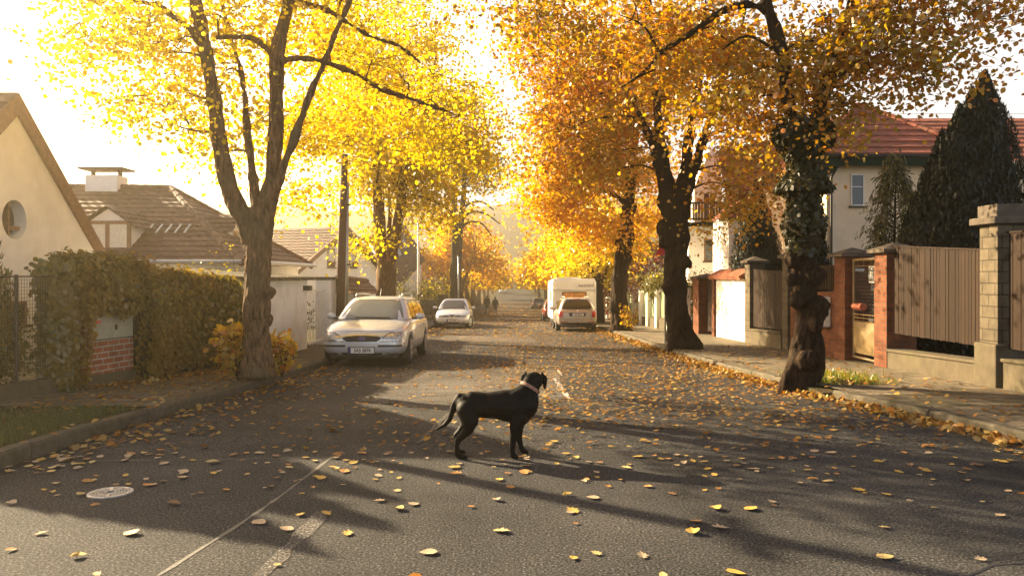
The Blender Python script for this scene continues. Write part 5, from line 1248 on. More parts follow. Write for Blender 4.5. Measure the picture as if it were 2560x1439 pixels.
shrub('shrub', 'green leafed bush hanging over the white posts left of the four limbed tree', 'shrub', (P(1628, 700, 36)[0] + .3, 36, zr(36)), (.75, .9, 1.3), 1300, .1, M['leaf_bush'], 12, 43, .6, lift=1.35)
shrub('shrub', 'russet bush behind the white post fence near the red warning sign', 'shrub', (P(1610, 700, 42)[0] + .4, 42, zr(42)), (1.3, 1.6, 1.8), 2200, .11, M['leaf_red'], 20, 44, .6, lift=.8)
shrub('shrub', 'tall russet shrub between caravan and bent trunk tree behind the white fence', 'shrub', (P(1512, 700, 50)[0] + .6, 50, zr(50)), (1.2, 1.6, 2.3), 2600, .14, M['leaf_red'], 18, 45, .6)
shrub('shrub', 'dark bush beside the white post nearest the caravan', 'shrub', (P(1500, 700, 56)[0] + .9, 57, zr(56)), (1.2, 1.4, 1.4), 1200, .16, M['leaf_bush'], 12, 46, .7)
shrub('shrub', 'leafy yellow shrub at the foot of the bent trunk tree', 'shrub', (P(1572, 815, 32)[0], 32, zr(32) + KH), (.35, .35, .42), 240, .1, M['leaf_sapling'], 8, 47, .3)
# warning sign
sg = thing('warning_sign', 'red triangular warning sign on a post partly hidden by the four limbed tree', 'road sign', (P(1664, 860, 23)[0], 23, zr(23) + KH))
x, y, _ = P(1664, 860, 23); z = P(0, 622, 23)[2]
mb = MB(); mb.tube([(x, y + .04, zr(23)), (x, y + .04, z + .2)], .03, n=8); obj('post', mb, M['metal_grey'], sg, smooth=True)
tri = lambda r, yy: [(x + r*math.sin(a), yy, z + r*math.cos(a)) for a in (0, 2.094, 4.189)]
mb = MB(); mb.extrude(tri(.36, y), (0, -.012, 0)); bd = obj('board', mb, M['sign_red'], sg, bevel=.004)
mb = MB(); mb.extrude(tri(.2, y - .0125), (0, -.003, 0)); obj('centre', mb, M['sign_red'], bd)
# tuft of grass and leaves at the foot of the near right tree
gz_ = lambda y: rng.uniform(4.75, 5.5) + .1*rng.normal()
M['tuft'] = leafmat('tuft_blades', [(.1,.14,.02), (.16,.18,.025), (.3,.22,.04)], .45)
stuff(meshobj('grass', grass('grass', 1500, lambda y: 5.0 + rng.normal()*.28, 11.7, 13.2, (.05, .16), M['tuft'])))

# ------------------------------------------------------------------ cream house on the right
h6 = thing('house', 'cream house with red hipped tile roof and green eaves behind the gnarled tree', 'house', (13, 28, zr(24)))
HY = 24.0; hx0 = P(2066, 500, HY)[0]; hz = 5.05
mb = MB(); mb.box(hx0, hx0 + 7.5, HY, HY + 8, zr(24) - .2, hz); obj('wall', mb, M['stucco_cream'], h6)
window(h6, P(2143, 475, HY), (1, 0, 0), .40, .95, M['white_paint'], nrm=(0, -1, 0), cross='H')
ap = P(2145, 264, 27.2)
ex0, ex1, ey0, ey1, ez_ = hx0 - .45, hx0 + 5.2, HY - .5, HY + 6.4, hz + .12
ap = (ap[0], 27.2, ap[2])
mb = MB(); rows(mb, (ex0, ey0, ez_), (ex0 + 5.0, ey0, ez_), ap, ap, 9, .06); rows(mb, (ex0, ey0, ez_), (ex0, ey1, ez_), ap, ap, 9, .06); rows(mb, (ex0 + 5.0, ey0, ez_), (ex0 + 5.0, ey1, ez_), ap, ap, 9, .06); rows(mb, (ex0, ey1, ez_), (ex0 + 5, ey1, ez_), ap, ap, 6, .06)
rf = obj('roof', mb, M['red_tile'], h6, recalc=False)
mb = MB(); ridge_tiles(mb, (ex0, ey0, ez_ + .06), ap, .13); ridge_tiles(mb, (ex0 + 5, ey0, ez_ + .06), ap, .13); obj('ridge', mb, M['red_tile'], rf)
rz = P(2300, 296, 32.5)[2]
mb = MB(); rows(mb, (hx0 + 2.4, 27.6, hz + .3), (hx0 + 16, 27.6, hz + .3), (hx0 + 16, 32.5, rz), (hx0 + 2.4, 32.5, rz), 11, .06); rows(mb, (hx0 + 2.4, 37, hz + .3), (hx0 + 16, 37, hz + .3), (hx0 + 16, 32.5, rz), (hx0 + 2.4, 32.5, rz), 6, .06); obj('main_roof', mb, M['red_tile'], h6, recalc=False)
mb = MB(); mb.box(hx0 + 7.5, hx0 + 15.5, HY + 4, HY + 8, zr(24) - .2, hz + .4); obj('rear_wall', mb, M['stucco_cream'], h6)
mb = MB(); mb.box(ex0 + .05, ex0 + 4.95, ey0 + .05, ey0 + .1, hz - .2, hz + .12); mb.box(ex0 + .04, ex0 + .09, ey0 + .1, ey1 - .1, hz - .2, hz + .12); mb.box(ex0 + .09, ex0 + 4.95, ey0 + .1, HY - .002, hz - .02, hz + .04); mb.extrude([(ex0 + .05, ey0 + .2, hz - .2), (ex0 + .65, ey0 + .2, hz - .2), (ex0 + .65, ey0 + .2, hz - .32), (ex0 + .3, ey0 + .2, hz - .5), (ex0 + .05, ey0 + .2, hz - .55)], (0, .2, 0)); obj('eaves', mb, M['green_paint'], h6)
mb = MB(); mb.tube([(ex0 + .02, ey0 - .04, hz + .1), (ex0 + 4.95, ey0 - .04, hz + .06)], .055, n=8); mb.tube([(hx0 + .3, ey0 - .02, hz + .05), (hx0 + .12, HY - .06, hz - .5), (hx0 + .12, HY - .06, zr(24))], .04, n=7); obj('gutter', mb, M['metal_dark'], rf)
mb = MB(); q = P(2148, 262, 27.1); mb.tube([q, (q[0] - .12, q[1], q[2] + 1.3)], .012, n=5); obj('aerial', mb, M['metal_dark'], rf)
mb = MB(); z9 = rz + .18; mb.tube([(hx0 + 2.5, 32.5, z9), (hx0 + 16, 32.5, z9)], .008, n=4)
for k in range(6): mb.tube([(hx0 + 2.6 + 2.2*k, 32.5, rz), (hx0 + 2.6 + 2.2*k, 32.5, z9)], .008, n=4)
obj('lightning_wire', mb, M['metal_dark'], rf)
# wing with a steep brown-red roof, balcony and sunlit white walls
WY = 33.0; h7 = thing('house', 'white house wing with steep red roof and wooden balcony behind the small thuja', 'house', (P(1820, 600, WY)[0], WY, zr(33)))
a0 = P(1822, 530, WY); a1 = P(1792, 378, WY + 1.5); a2 = P(2075, 320, WY + 5); a3 = P(2070, 555, WY)
mb = MB(); rows(mb, a0, a3, a2, a1, 12, .07); rf7 = obj('roof', mb, M['red_tile'], h7, recalc=False)
mb = MB(); mb.box(P(1824, 0, WY)[0], P(2060, 0, WY)[0], WY + .3, WY + 7, zr(33), P(0, 540, WY)[2]); obj('wall', mb, M['stucco'], h7)
wx0, wx1 = P(1722, 0, WY + 1.6)[0], P(1822, 0, WY + 1.6)[0]
mb = MB(); mb.box(wx0, wx1 - .01, WY + 1.6, WY + 7, zr(33), P(0, 566, WY + 1.6)[2]); obj('lower_wall', mb, M['stucco'], h7)
zt7 = P(0, 566, WY + 1.6)[2]
mb = MB(); mb.extrude([(wx0 + .5, WY + 2.8, zt7 + .15), (wx1 - .02, WY + 2.8, zt7 + .15), (wx1 - .02, WY + 2.8, P(0, 380, WY + 2.8)[2]), (wx1 - .5, WY + 2.8, P(0, 370, WY + 2.8)[2]), (wx0 + .5, WY + 2.8, P(0, 470, WY + 2.8)[2])], (0, 4, 0)); obj('upper_wall', mb, M['stucco'], h7)
window(h7, ((wx0 + wx1)/2 + .15, WY + 1.6, P(0, 625, WY + 1.6)[2]), (1, 0, 0), .7, .95, M['barge'], nrm=(0, -1, 0), cross='V')
window(h7, (wx1 - .55, WY + 2.8, zt7 + .95), (1, 0, 0), .6, 1.3, M['white_paint'], nrm=(0, -1, 0), cross='V')
mb = MB(); mb.box(wx0 - .3, wx1, WY + .9, WY + 2.8, zt7, zt7 + .14); bal = obj('balcony', mb, M['green_paint'], h7)
mb = MB(); x = wx0 - .25
while x < wx1: mb.box(x, x + .075, WY + .92, WY + .95, zt7 + .2, zt7 + 1.0 + .03*math.sin(x*9)); x += .125
mb.box(wx0 - .3, wx1, WY + .955, WY + .99, zt7 + .92, zt7 + 1.0); mb.box(wx0 - .3, wx1, WY + .955, WY + .99, zt7 + .25, zt7 + .32); obj('railing', mb, M['dark_wood'], bal)
pz = P(0, 545, WY - 2)[2]; px0, px1 = P(1818, 0, WY - 2)[0], P(1905, 0, WY - 2)[0]
mb = MB(); rows(mb, (px0 - .1, WY - 2.3, pz), (px0 - .1, WY + .3, pz), (px0 + .75, WY + .3, pz + .75), (px0 + .75, WY - 1.4, pz + .75), 5, .05); rows(mb, (px0 - .1, WY - 2.3, pz), (px1 + .4, WY - 2.3, pz), (px1 + .1, WY - 1.4, pz + .75), (px0 + .75, WY - 1.4, pz + .75), 5, .05); por = obj('porch_roof', mb, M['red_tile'], h7, recalc=False)
mb = MB(); mb.box(px0 + .02, px1 + .3, WY - 2.15, WY + .3, zr(31), pz - .02); obj('porch', mb, M['stucco'], h7)
mb = MB(); mb.box(px0 - .1, px1 + .4, WY - 2.3, WY - 2.24, pz - .1, pz + .0); obj('porch_eaves', mb, M['green_paint'], por)
h8 = thing('house', 'pale house front glimpsed between trunks beyond the caravan', 'house', (8.5, 70, zr(70)))
mb = MB(); mb.box(7.4, 13, 66, 74, zr(70), zr(70) + 4.6); obj('wall', mb, M['stucco'], h8)
mb = MB(); rows(mb, (7.0, 65.6, zr(70) + 4.6), (7.0, 74.4, zr(70) + 4.6), (10.2, 74.4, zr(70) + 7.2), (10.2, 65.6, zr(70) + 7.2), 9); rows(mb, (13.4, 65.6, zr(70) + 4.6), (13.4, 74.4, zr(70) + 4.6), (10.2, 74.4, zr(70) + 7.2), (10.2, 65.6, zr(70) + 7.2), 9); obj('roof', mb, M['red_tile'], h8, recalc=False)
for yy_ in (67.6, 70, 72.4): window(h8, (7.4, yy_, zr(70) + 2.4), (0, -1, 0), .9, 1.3, M['barge'], nrm=(-1, 0, 0), cross='V')
# overhead wires
def wire(label, pts, r=.008, sag=0):
    mb = MB(); A, B = Vector(pts[0]), Vector(pts[1]); n = 16
    mb.tube([A.lerp(B, i/n) - Vector((0, 0, sag*4*(i/n)*(1 - i/n))) for i in range(n+1)], r, n=5); return tag(obj('overhead_wire', mb, M['metal_dark']), label, 'wire', 'overhead wires')
wire('thin wire sloping down over the white gabled house roof', ((-8.12, 11.98, 4.95), P(560, 372, 24.5)), .007, .1)
wire('thin wire crossing above the cream house through the right crown', (P(2600, 40, 14), P(1660, 330, 31)), .009, .2)
wire('upper wire spanning the sky gap above the street', (P(1180, 400, 60), P(1460, 352, 48)), .014, .1)
wire('long sagging wire crossing the street below the gap of sky', (P(866, 395, 24), P(1700, 488, 60)), .012, .5)
wire('second sagging wire just under the long one across the street', (P(866, 408, 24), P(1700, 505, 62)), .012, .6)
# ------------------------------------------------------------------ cars
def loft_obj(name, secs, mat, parent, levels=2):
    "closed loft through rings of equal size, smoothed"
    mb = MB(); n = len(secs[0]); m = len(secs)
    for s in secs: mb.v += s
    mb.f = [(i*n + k, i*n + (k+1) % n, (i+1)*n + (k+1) % n, (i+1)*n + k) for i in range(m-1) for k in range(n)] + [tuple(range(n))[::-1], tuple((m-1)*n + k for k in range(n))]
    o = obj(name, mb, mat, parent, smooth=True)
    if levels: s = o.modifiers.new('s', 'SUBSURF'); s.levels = levels; s.render_levels = levels; bake(o)
    return o
def cut(o, cyls, depth=.24):
    "wheel arches: (x, y, z, r) discs removed from the flanks"
    tmp = []
    for (x, y, z, r) in cyls:
        mb = MB(); mb.lathe([(r, x - depth), (r, x + depth)], c=(0, y, z), axis='X', n=28); c = obj('cut', mb, None); tmp.append(c)
        b = o.modifiers.new('b', 'BOOLEAN'); b.object = c; b.operation = 'DIFFERENCE'; b.solver = 'EXACT'
    bake(o)
    for c in tmp: bpy.data.objects.remove(c)
    o.data.shade_smooth()
def section(y, w, zb, zt, crown=.02, sh=.93, lo=.1):
    h = [(0, zb), (w*.82, zb), (w*.97, zb + lo), (w, zb + (zt-zb)*.45), (w*.985, zt - .13), (w*sh, zt - .015), (w*.45, zt + crown*.8), (0, zt + crown)]
    return [(x, y, z) for x, z in h] + [(-x, y, z) for x, z in h[-2:0:-1]]
def outline(w, yf, yr, z, rf=.35, rr=.25, crownf=.0):
    "rounded rectangle in plan, 20 points, front bowed"
    pts = []
    for (cx, cy, r, a0) in ((w, yr, rr, 0), (-w, yr, rr, 90), (-w, yf, rf, 180), (w, yf, rf, 270)):
        sx, sy = (1 if cx > 0 else -1), (1 if cy == yr else -1)
        for k in range(5):
            a = R(a0 + k*22.5); pts.append((cx - sx*r + r*math.cos(a), cy - sy*r + r*math.sin(a), z))
    return pts
class Skin:
    def __init__(s, *objs):
        vs, fs = [], []
        for o in objs:
            b = len(vs); vs += [o.matrix_local @ v.co if False else Vector(v.co) for v in o.data.vertices]; fs += [[b + i for i in p.vertices] for p in o.data.polygons]
        s.t = BVHTree.FromPolygons(vs, fs)
    def patch(s, name, side, rows_, mat, parent, off=.004, nu=8, nv=3, th=0):
        """conforming panel: rows_ = (v, u0, u1) bottom to top. side F/B: u = x, v = z; L/R: u = y, v = z; T: u = x, v = y"""
        rr = []
        for a, b in zip(rows_[:-1], rows_[1:]): rr += [tuple(a[i] + (b[i]-a[i])*k/nv for i in range(3)) for k in range(nv)]
        rr.append(rows_[-1]); mb = MB(); idx = {}; d = {'F': (0,1,0), 'B': (0,-1,0), 'L': (1,0,0), 'R': (-1,0,0), 'T': (0,0,-1)}[side]
        for j, (v, u0, u1) in enumerate(rr):
            for i in range(nu + 1):
                u = u0 + (u1 - u0)*i/nu
                o = {'F': (u, -3, v), 'B': (u, 9, v), 'L': (-4, u, v), 'R': (4, u, v), 'T': (u, v, 4)}[side]
                h = s.t.ray_cast(Vector(o), Vector(d))
                if h[0] is None: continue
                p = h[0] - Vector(d)*off; idx[j, i] = len(mb.v); mb.v.append(tuple(p))
        for j in range(len(rr) - 1):
            for i in range(nu):
                q = [idx.get(k) for k in ((j, i), (j, i+1), (j+1, i+1), (j+1, i))]
                if None not in q: mb.f.append(tuple(q))
        if not mb.f: return None
        o = obj(name, mb, mat, parent, smooth=True, recalc=False)
        if th: m = o.modifiers.new('t', 'SOLIDIFY'); m.thickness = th; m.offset = 1
        return o
    def at(s, side, u, v, off=0):
        d = {'F': (0,1,0), 'B': (0,-1,0), 'L': (1,0,0), 'R': (-1,0,0)}[side]; o = {'F': (u, -3, v), 'B': (u, 9, v), 'L': (-4, u, v), 'R': (4, u, v)}[side]
        h = s.t.ray_cast(Vector(o), Vector(d)); return (h[0] if h[0] else Vector(o) + Vector(d)*3) - Vector(d)*off
def wheel(parent, x, y, r, w, steer=0, spokes=7):
    s = 1 if x > 0 else -1
    mb = MB(); mb.lathe([(r*.3, -w*.45), (r*.62, -w*.4), (r*.62, w*.4), (r*.3, w*.45)], axis='X', n=20); hub = obj('wheel', mb, M['metal_dark'], parent)
    mb = MB(); mb.lathe([(r*.64, -w*.46), (r*.78, -w*.5), (r*.93, -w*.49), (r, -w*.36), (r, w*.36), (r*.93, w*.49), (r*.78, w*.5), (r*.64, w*.46)], axis='X', n=28); 
    off = MB(); off.v = mb.v; off.f = mb.f[:-2]; k = 28; m = 8
    off.f += [((m-1)*k + i, (m-1)*k + (i+1) % k, (i+1) % k, i) for i in range(k)]
    obj('tyre', off, M['rubber'], hub, smooth=True)
    mb = MB()
    for i in range(spokes):
        a = 2*math.pi*i/spokes; mb.obox((s*w*.44, math.sin(a)*r*.36, math.cos(a)*r*.36), (.03, r*.17, r*.6), tilt=-a, axis='X')
    mb.lathe([(r*.16, s*w*.38), (r*.16, s*w*.5)], axis='X', n=14)
    v0 = len(mb.v); mb.lathe([(r*.6, s*w*.38), (r*.6, s*w*.47), (r*.68, s*w*.47), (r*.68, s*w*.38)], axis='X', n=24)
    obj('rim', mb, M['alloy'], hub)
    hub.location = (x, y, r); hub.rotation_euler = (0, 0, steer); return hub
def plate(sk, par, side, u, v, w, txt, h=.11, off=.012):
    p = sk.at(side, u, v, off); sg = -1 if side == 'F' else 1
    mb = MB(); mb.box(u - w/2, u + w/2, min(p.y, p.y + sg*.012), max(p.y, p.y + sg*.012), v - h/2, v + h/2); pl = obj('number_plate', mb, M['plate'], par)
    yy = p.y + sg*.0125
    mb = MB(); e = u - w/2*(1 if side == 'F' else -1); a, b = sorted((e, e + .045*(1 if side == 'F' else -1))); mb.box(a, b, min(yy, yy + sg*.001), max(yy, yy + sg*.001), v - h/2, v + h/2); obj('blue_band', mb, M['plate_blue'], pl)
    rx = TOCAM if side == 'F' else Matrix.Rotation(R(180), 4, 'Z') @ TOCAM
    text('characters', txt, h*.92, M['ink'], pl, (u + (.02 if side == 'F' else -.02), yy + sg*.0015, v), rx, sx=.82, bold=.002)
    mb = MB(); y0, y1 = sorted((p.y - sg*.002, p.y + sg*.008))
    mb.box(u - w/2 - .014, u + w/2 + .014, y0, y1, v - h/2 - .014, v + h/2 + .014); obj('plate_holder', mb, M['black'], par)
def mirror(par, x, y, z, mat, s):
    mb = MB(); mb.ball((0, 0, 0), .1, (1.05, .62, .72), 14, 9); o = MB(); o.add([(x + s*.13 + p[0], y + p[1] + .02, z + p[2]) for p in mb.v], mb.f); o2 = obj('mirror', o, mat, par, smooth=True)
    mb = MB(); mb.obox((x + s*.02, y + .02, z - .05), (.12, .06, .04)); obj('mirror_foot', mb, M['black'], o2)
def place_car(t, x, y, L_, away, extra=0):
    yc = y + L_/2; sl = (zr(y + L_) - zr(y))/L_
    if away: t.location = (x, y + L_, zr(y + L_) + .015); t.rotation_euler = (-sl, 0, math.pi + extra)
    else: t.location = (x, y, zr(y) + .015); t.rotation_euler = (sl, 0, extra)

def make_car(name, label, paint, L_, w, secs, cabin, wheels, wr=.31, group='parked cars', spokes=7, steer=0, arch=True):
    """secs: (y, halfwidth, z_bottom, z_top[, crown]); cabin: (y_windscreen_base, y_roof_front, y_roof_rear, y_tail, z_belt, z_roof, half_belt, half_roof)"""
    t = thing(name, label, 'car', (0, 0, 0), group)
    body = loft_obj('body', [section(*s) for s in secs], paint, t)
    a, b, c, d, zb, zrf, hb, hr = cabin
    rings = []
    for f_, ex in ((-.12, 0), (0, 0), (.5, .025), (.9, .012), (1.0, -.03)):
        g = max(0, f_); yf = a + (b-a)*g; yr = d + (c-d)*g**1.6; hw = hb + (hr-hb)*g + ex
        rings.append(outline(hw, yf + (.05 if f_ == 1 else 0), yr - (.06 if f_ == 1 else 0), zb + (zrf - zb)*f_, .28, .2))
    top = [(p[0]*.55, (b+c)/2 + (p[1] - (b+c)/2)*.6, zrf + .035) for p in rings[-1]]
    cab = loft_obj('cabin', rings + [top], paint, t)
    if arch: cut(body, [(s*w, y, wr, wr + .055) for y in wheels for s in (-1, 1)])
    sk = Skin(body, cab); ck = Skin(cab)
    for y in wheels:
        for s in (-1, 1): wheel(t, s*(w - .105), y, wr, .2, steer if y == wheels[0] else 0, spokes)
    mb = MB(); mb.box(-w*.75, w*.75, .25, L_ - .3, .17, .3); obj('underbody', mb, M['black'], t)
    return t, body, cab, sk, ck
def glazing(t, ck, cabin, doors, glass, rear=True, rubber=.012, gF=None):
    a, b, c, d, zb, zrf, hb, hr = cabin; H = zrf - zb
    def win(name, side, rows_, g=None):
        e = rubber*1.4
        if side in 'FB': out = [(rows_[0][0] - e, rows_[0][1] - e, rows_[0][2] + e)] + [(r[0], r[1] - e, r[2] + e) for r in rows_[1:-1]] + [(rows_[-1][0] + e, rows_[-1][1] - e, rows_[-1][2] + e)]
        else: out = [(rows_[0][0] - e, rows_[0][1] - e, rows_[0][2] + e), (rows_[-1][0] + e, rows_[-1][1] - e, rows_[-1][2] + e)]
        o = ck.patch(name, side, rows_, g or glass, t, .009, 10, 4)
        if o: ck.patch('seal', side, out, M['black'], o, .005, 10, 4)
        return o
    wf = lambda z: hb + (hr - hb)*((z - zb)/H)
    win('windscreen', 'F', [(zb + .05*H, -wf(zb) + .11, wf(zb) - .11), (zb + .5*H, -wf(zb + .5*H) + .11, wf(zb + .5*H) - .11), (zb + .86*H, -wf(zrf) + .12, wf(zrf) - .12)], gF)
    if rear: win('rear_window', 'B', [(zb + .1*H, -wf(zb) + .12, wf(zb) - .12), (zb + .84*H, -wf(zrf) + .12, wf(zrf) - .12)])
    for side in 'LR':
        for (y0, y1, k0, k1) in doors: win('side_window', side, [(zb + .07*H, y0, y1), (zb + .86*H, k0, k1)])
# silver estate
cabE = (1.05, 1.95, 4.25, 4.72, .93, 1.42, .80, .60)
t, body, cab, sk, ck = make_car('estate_car', 'silver estate car with roof rails parked nose first by the pale forked trunk', M['silver_car'], 4.8, .905,
  [(0, .60, .32, .56, .01), (.05, .74, .24, .66, .02), (.2, .83, .2, .75, .03), (.55, .885, .19, .84, .035), (1.1, .90, .19, .92, .03), (1.6, .905, .19, .95, .02), (2.6, .905, .19, .97, .01), (3.8, .905, .2, .98, .01), (4.5, .88, .26, .96, .01), (4.75, .83, .32, .92, .0), (4.82, .74, .4, .86, 0)], cabE, (.93, 3.68), .315, spokes=9)
glazing(t, ck, cabE, [(1.75, 2.5, 2.08, 2.5), (2.58, 3.45, 2.58, 3.45), (3.53, 4.3, 3.53, 4.12)], M['glass'], gF=M['glass_pale'])
for s in (-1, 1):
    x0, x1 = (.36, .79); a = sorted((s*x0, s*x1))
    hl = sk.patch('headlight', 'F', [(.52, *sorted((s*.36, s*.77))), (.60, *sorted((s*.42, s*.80))), (.685, *sorted((s*.58, s*.81)))], M['lamp_clear'], t, .008, 10, 4)
    sk.patch('headlight_trim', 'F', [(.508, *sorted((s*.34, s*.785))), (.60, *sorted((s*.405, s*.815))), (.70, *sorted((s*.565, s*.825)))], M['black'], hl, .004, 10, 4)
    sk.patch('bumper_strip', 'F', [(.405, *sorted((s*.33, s*.8))), (.445, *sorted((s*.33, s*.8)))], M['black'], t, .014, 10, 2)
    fl = sk.patch('fog_lamp', 'F', [(.21, *sorted((s*.56, s*.68))), (.25, *sorted((s*.5, s*.72))), (.285, *sorted((s*.48, s*.73)))], M['lamp_clear'], t, .008, 8, 3)
    mirror(t, s*.86, 1.62, 1.0, M['silver_car'], s)
    mb = MB(); pth = [(s*.52, 2.05, 1.425), (s*.53, 2.2, 1.5), (s*.54, 2.9, 1.52), (s*.53, 3.9, 1.51), (s*.5, 4.1, 1.44)]; mb.tube(pth, .018, n=8); obj('roof_rail', mb, M['metal_grey'], t, smooth=True)
    sk.patch('side_moulding', 'L' if s < 0 else 'R', [(.5, 1.5, 3.1), (.55, 1.5, 3.1)], M['silver_car'], t, .012, 10, 2)
    for yy in (1.52, 2.54, 3.42): sk.patch('door_seam', 'L' if s < 0 else 'R', [(.3, yy, yy + .012), (.92, yy, yy + .012)], M['black'], t, .003, 1, 8)
    for yy in (2.3, 3.2): sk.patch('door_handle', 'L' if s < 0 else 'R', [(.76, yy, yy + .2), (.8, yy, yy + .2)], M['silver_car'], t, .025, 4, 2, th=.01)
gr = sk.patch('grille', 'F', [(.51, -.30, .30), (.55, -.37, .37), (.59, -.40, .40), (.62, -.30, .30), (.632, -.12, .12)], M['black'], t, .011, 12, 2)
sk.patch('chrome_surround', 'F', [(.492, -.32, .32), (.55, -.405, .405), (.60, -.435, .435), (.638, -.32, .32), (.65, -.12, .12)], M['alloy'], gr, .006, 12, 2)
bp = sk.at('F', 0, .575, .014)
mb = MB(); mb.lathe([(.085, 0), (.085, -.008)], c=(0, bp.y, 0), axis='Y', n=28); bb = MB(); bb.add([(p[0], p[1], .575 + p[2]*.48) for p in mb.v], mb.f); bd = obj('badge', bb, M['chrome'], gr)
mb = MB(); mb.lathe([(.074, -.0085), (.074, -.012)], c=(0, bp.y, 0), axis='Y', n=28); bb = MB(); bb.add([(p[0], p[1], .575 + p[2]*.46) for p in mb.v], mb.f); b2 = obj('badge_field', bb, M['plate_blue'], bd)
text('badge_script', 'Ford', .05, M['chrome'], bd, (0, bp.y - .013, .575), TOCAM, shear=.3)
sk.patch('lower_intake', 'F', [(.205, -.36, .36), (.285, -.42, .42)], M['black'], t, .009, 10, 2)
sk.patch('bumper_lip', 'F', [(.178, -.6, .6), (.192, -.64, .64)], M['chrome'], t, .012, 12, 1)
sk.patch('bonnet_seam', 'F', [(.715, -.72, .72), (.722, -.72, .72)], M['black'], t, .003, 14, 1)
plate(sk, t, 'F', .0, .335, .52, '5A5 5876', .115, .02)
mb = MB(); mb.tube([(0, 2.25, 1.45), (0, 2.4, 1.62)], .005, n=5); obj('aerial', mb, M['black'], t)
for s in (-1, 1):
    mb = MB(); p = ck.at('F', s*.1 - .25, .985, .02); q = ck.at('F', s*.1 + .3, .975, .022); mb.tube([tuple(p), tuple(q)], .009, n=5); obj('wiper', mb, M['black'], t)
place_car(t, -3.1, 16.25, 4.8, False)

# pale hatchback
cabA = (.95, 1.75, 3.3, 4.0, .92, 1.40, .79, .55)
t, body, cab, sk, ck = make_car('hatchback_car', 'pale hatchback with a V shaped nose parked on the left behind the silver estate', M['white_car'], 4.09, .855,
  [(0, .56, .30, .52, .01), (.05, .70, .22, .60, .02), (.2, .79, .18, .68, .03), (.5, .835, .18, .78, .04), (1.0, .85, .18, .90, .03), (1.6, .855, .18, .93, .02), (2.6, .855, .18, .96, .01), (3.5, .84, .22, .96, .01), (3.95, .78, .3, .9, 0), (4.07, .7, .4, .82, 0)], cabA, (.87, 3.4), .30, spokes=7, steer=R(-20))
glazing(t, ck, cabA, [(1.55, 2.6, 1.95, 2.6), (2.68, 3.5, 2.68, 3.2)], M['glass'], gF=plain('dim_windscreen', (.1, .09, .06), .08, spec=.9))
for s in (-1, 1):
    lamp = sk.patch('headlight_band', 'F', [(.54, *sorted((s*.1, s*.68))), (.60, *sorted((s*.16, s*.70))), (.615, *sorted((s*.3, s*.70)))], M['black'], t, .006, 10, 2)
    sk.patch('headlight', 'F', [(.55, *sorted((s*.38, s*.66))), (.605, *sorted((s*.38, s*.67)))], M['lamp_clear'], lamp, .011, 8, 2)
    sk.patch('bonnet_crease', 'F', [(.60, *sorted((s*.10, s*.115))), (.85, *sorted((s*.36, s*.375)))], M['white_car'], t, .008, 2, 8)
    mirror(t, s*.82, 1.45, .98, M['white_car'], s)
    fl = sk.patch('fog_lamp', 'F', [(.22, *sorted((s*.5, s*.64))), (.27, *sorted((s*.5, s*.66)))], M['lamp_clear'], t, .009, 6, 2)
    sk.patch('door_seam', 'L' if s < 0 else 'R', [(.3, 1.3, 1.312), (.9, 1.3, 1.312)], M['black'], t, .003, 1, 8)
gv = sk.patch('grille', 'F', [(.525, -.01, .01), (.60, -.075, .075), (.645, -.11, .11)], M['black'], t, .014, 6, 4)
sk.patch('grille_surround', 'F', [(.50, -.015, .015), (.60, -.11, .11), (.66, -.15, .15)], M['chrome'], gv, .009, 6, 4)
sk.patch('lower_intake', 'F', [(.20, -.3, .3), (.27, -.42, .42)], M['black'], t, .009, 8, 2)
plate(sk, t, 'F', .02, .37, .50, '3S1 7044', .11, .018)
mb = MB(); mb.tube([(.03, 1.95, 1.42), (.03, 2.1, 1.56)], .006, n=5); obj('aerial', mb, M['black'], t)
place_car(t, -2.98, 38.3, 4.09, False)

# silver estate seen from behind
cabO = (1.0, 1.85, 4.0, 4.45, .92, 1.44, .79, .58)
def tail(sk, t, w, hi, lo, zlo, zhi):
    for s in (-1, 1):
        sk.patch('tail_lamp', 'B', [(zlo, *sorted((s*(w - .24), s*(w - .02)))), ((zlo + zhi)/2, *sorted((s*(w - .25), s*(w - .01)))), (zhi, *sorted((s*(w - .19), s*(w - .05))))], M['lamp_red'], t, .012, 8, 3)
t, body, cab, sk, ck = make_car('estate_car', 'beige silver estate car seen from behind parked before the white caravan', M['beige_car'], 4.57, .885,
  [(0, .6, .3, .55, .01), (.06, .74, .22, .66, .02), (.3, .84, .19, .76, .03), (.9, .88, .19, .88, .03), (1.5, .885, .19, .93, .02), (2.6, .885, .19, .95, .01), (3.8, .88, .2, .97, .01), (4.3, .86, .22, .96, .01), (4.5, .82, .26, .93, .0), (4.57, .76, .32, .88, 0)], cabO, (.9, 3.48), .31)
glazing(t, ck, cabO, [(1.65, 2.45, 2.0, 2.45), (2.53, 3.35, 2.53, 3.35), (3.43, 4.1, 3.43, 3.95)], M['glass'])
tail(sk, t, .86, 0, 0, .62, .90)
for s in (-1, 1):
    sk.patch('reflector', 'B', [(.40, *sorted((s*.42, s*.72))), (.43, *sorted((s*.42, s*.72)))], M['lamp_red'], t, .012, 6, 1)
    mirror(t, s*.84, 1.55, .98, M['beige_car'], s)
    mb = MB(); mb.tube([(s*.5, 1.95, 1.45), (s*.52, 2.1, 1.5), (s*.52, 3.8, 1.5), (s*.49, 3.95, 1.45)], .016, n=8); obj('roof_rail', mb, M['metal_grey'], t, smooth=True)
    sk.patch('tailgate_seam', 'B', [(.52, *sorted((s*.6, s*.612))), (.93, *sorted((s*.62, s*.632)))], M['black'], t, .004, 1, 8)
sk.patch('tailgate_seam', 'B', [(.512, -.61, .61), (.524, -.61, .61)], M['black'], t, .004, 10, 1)
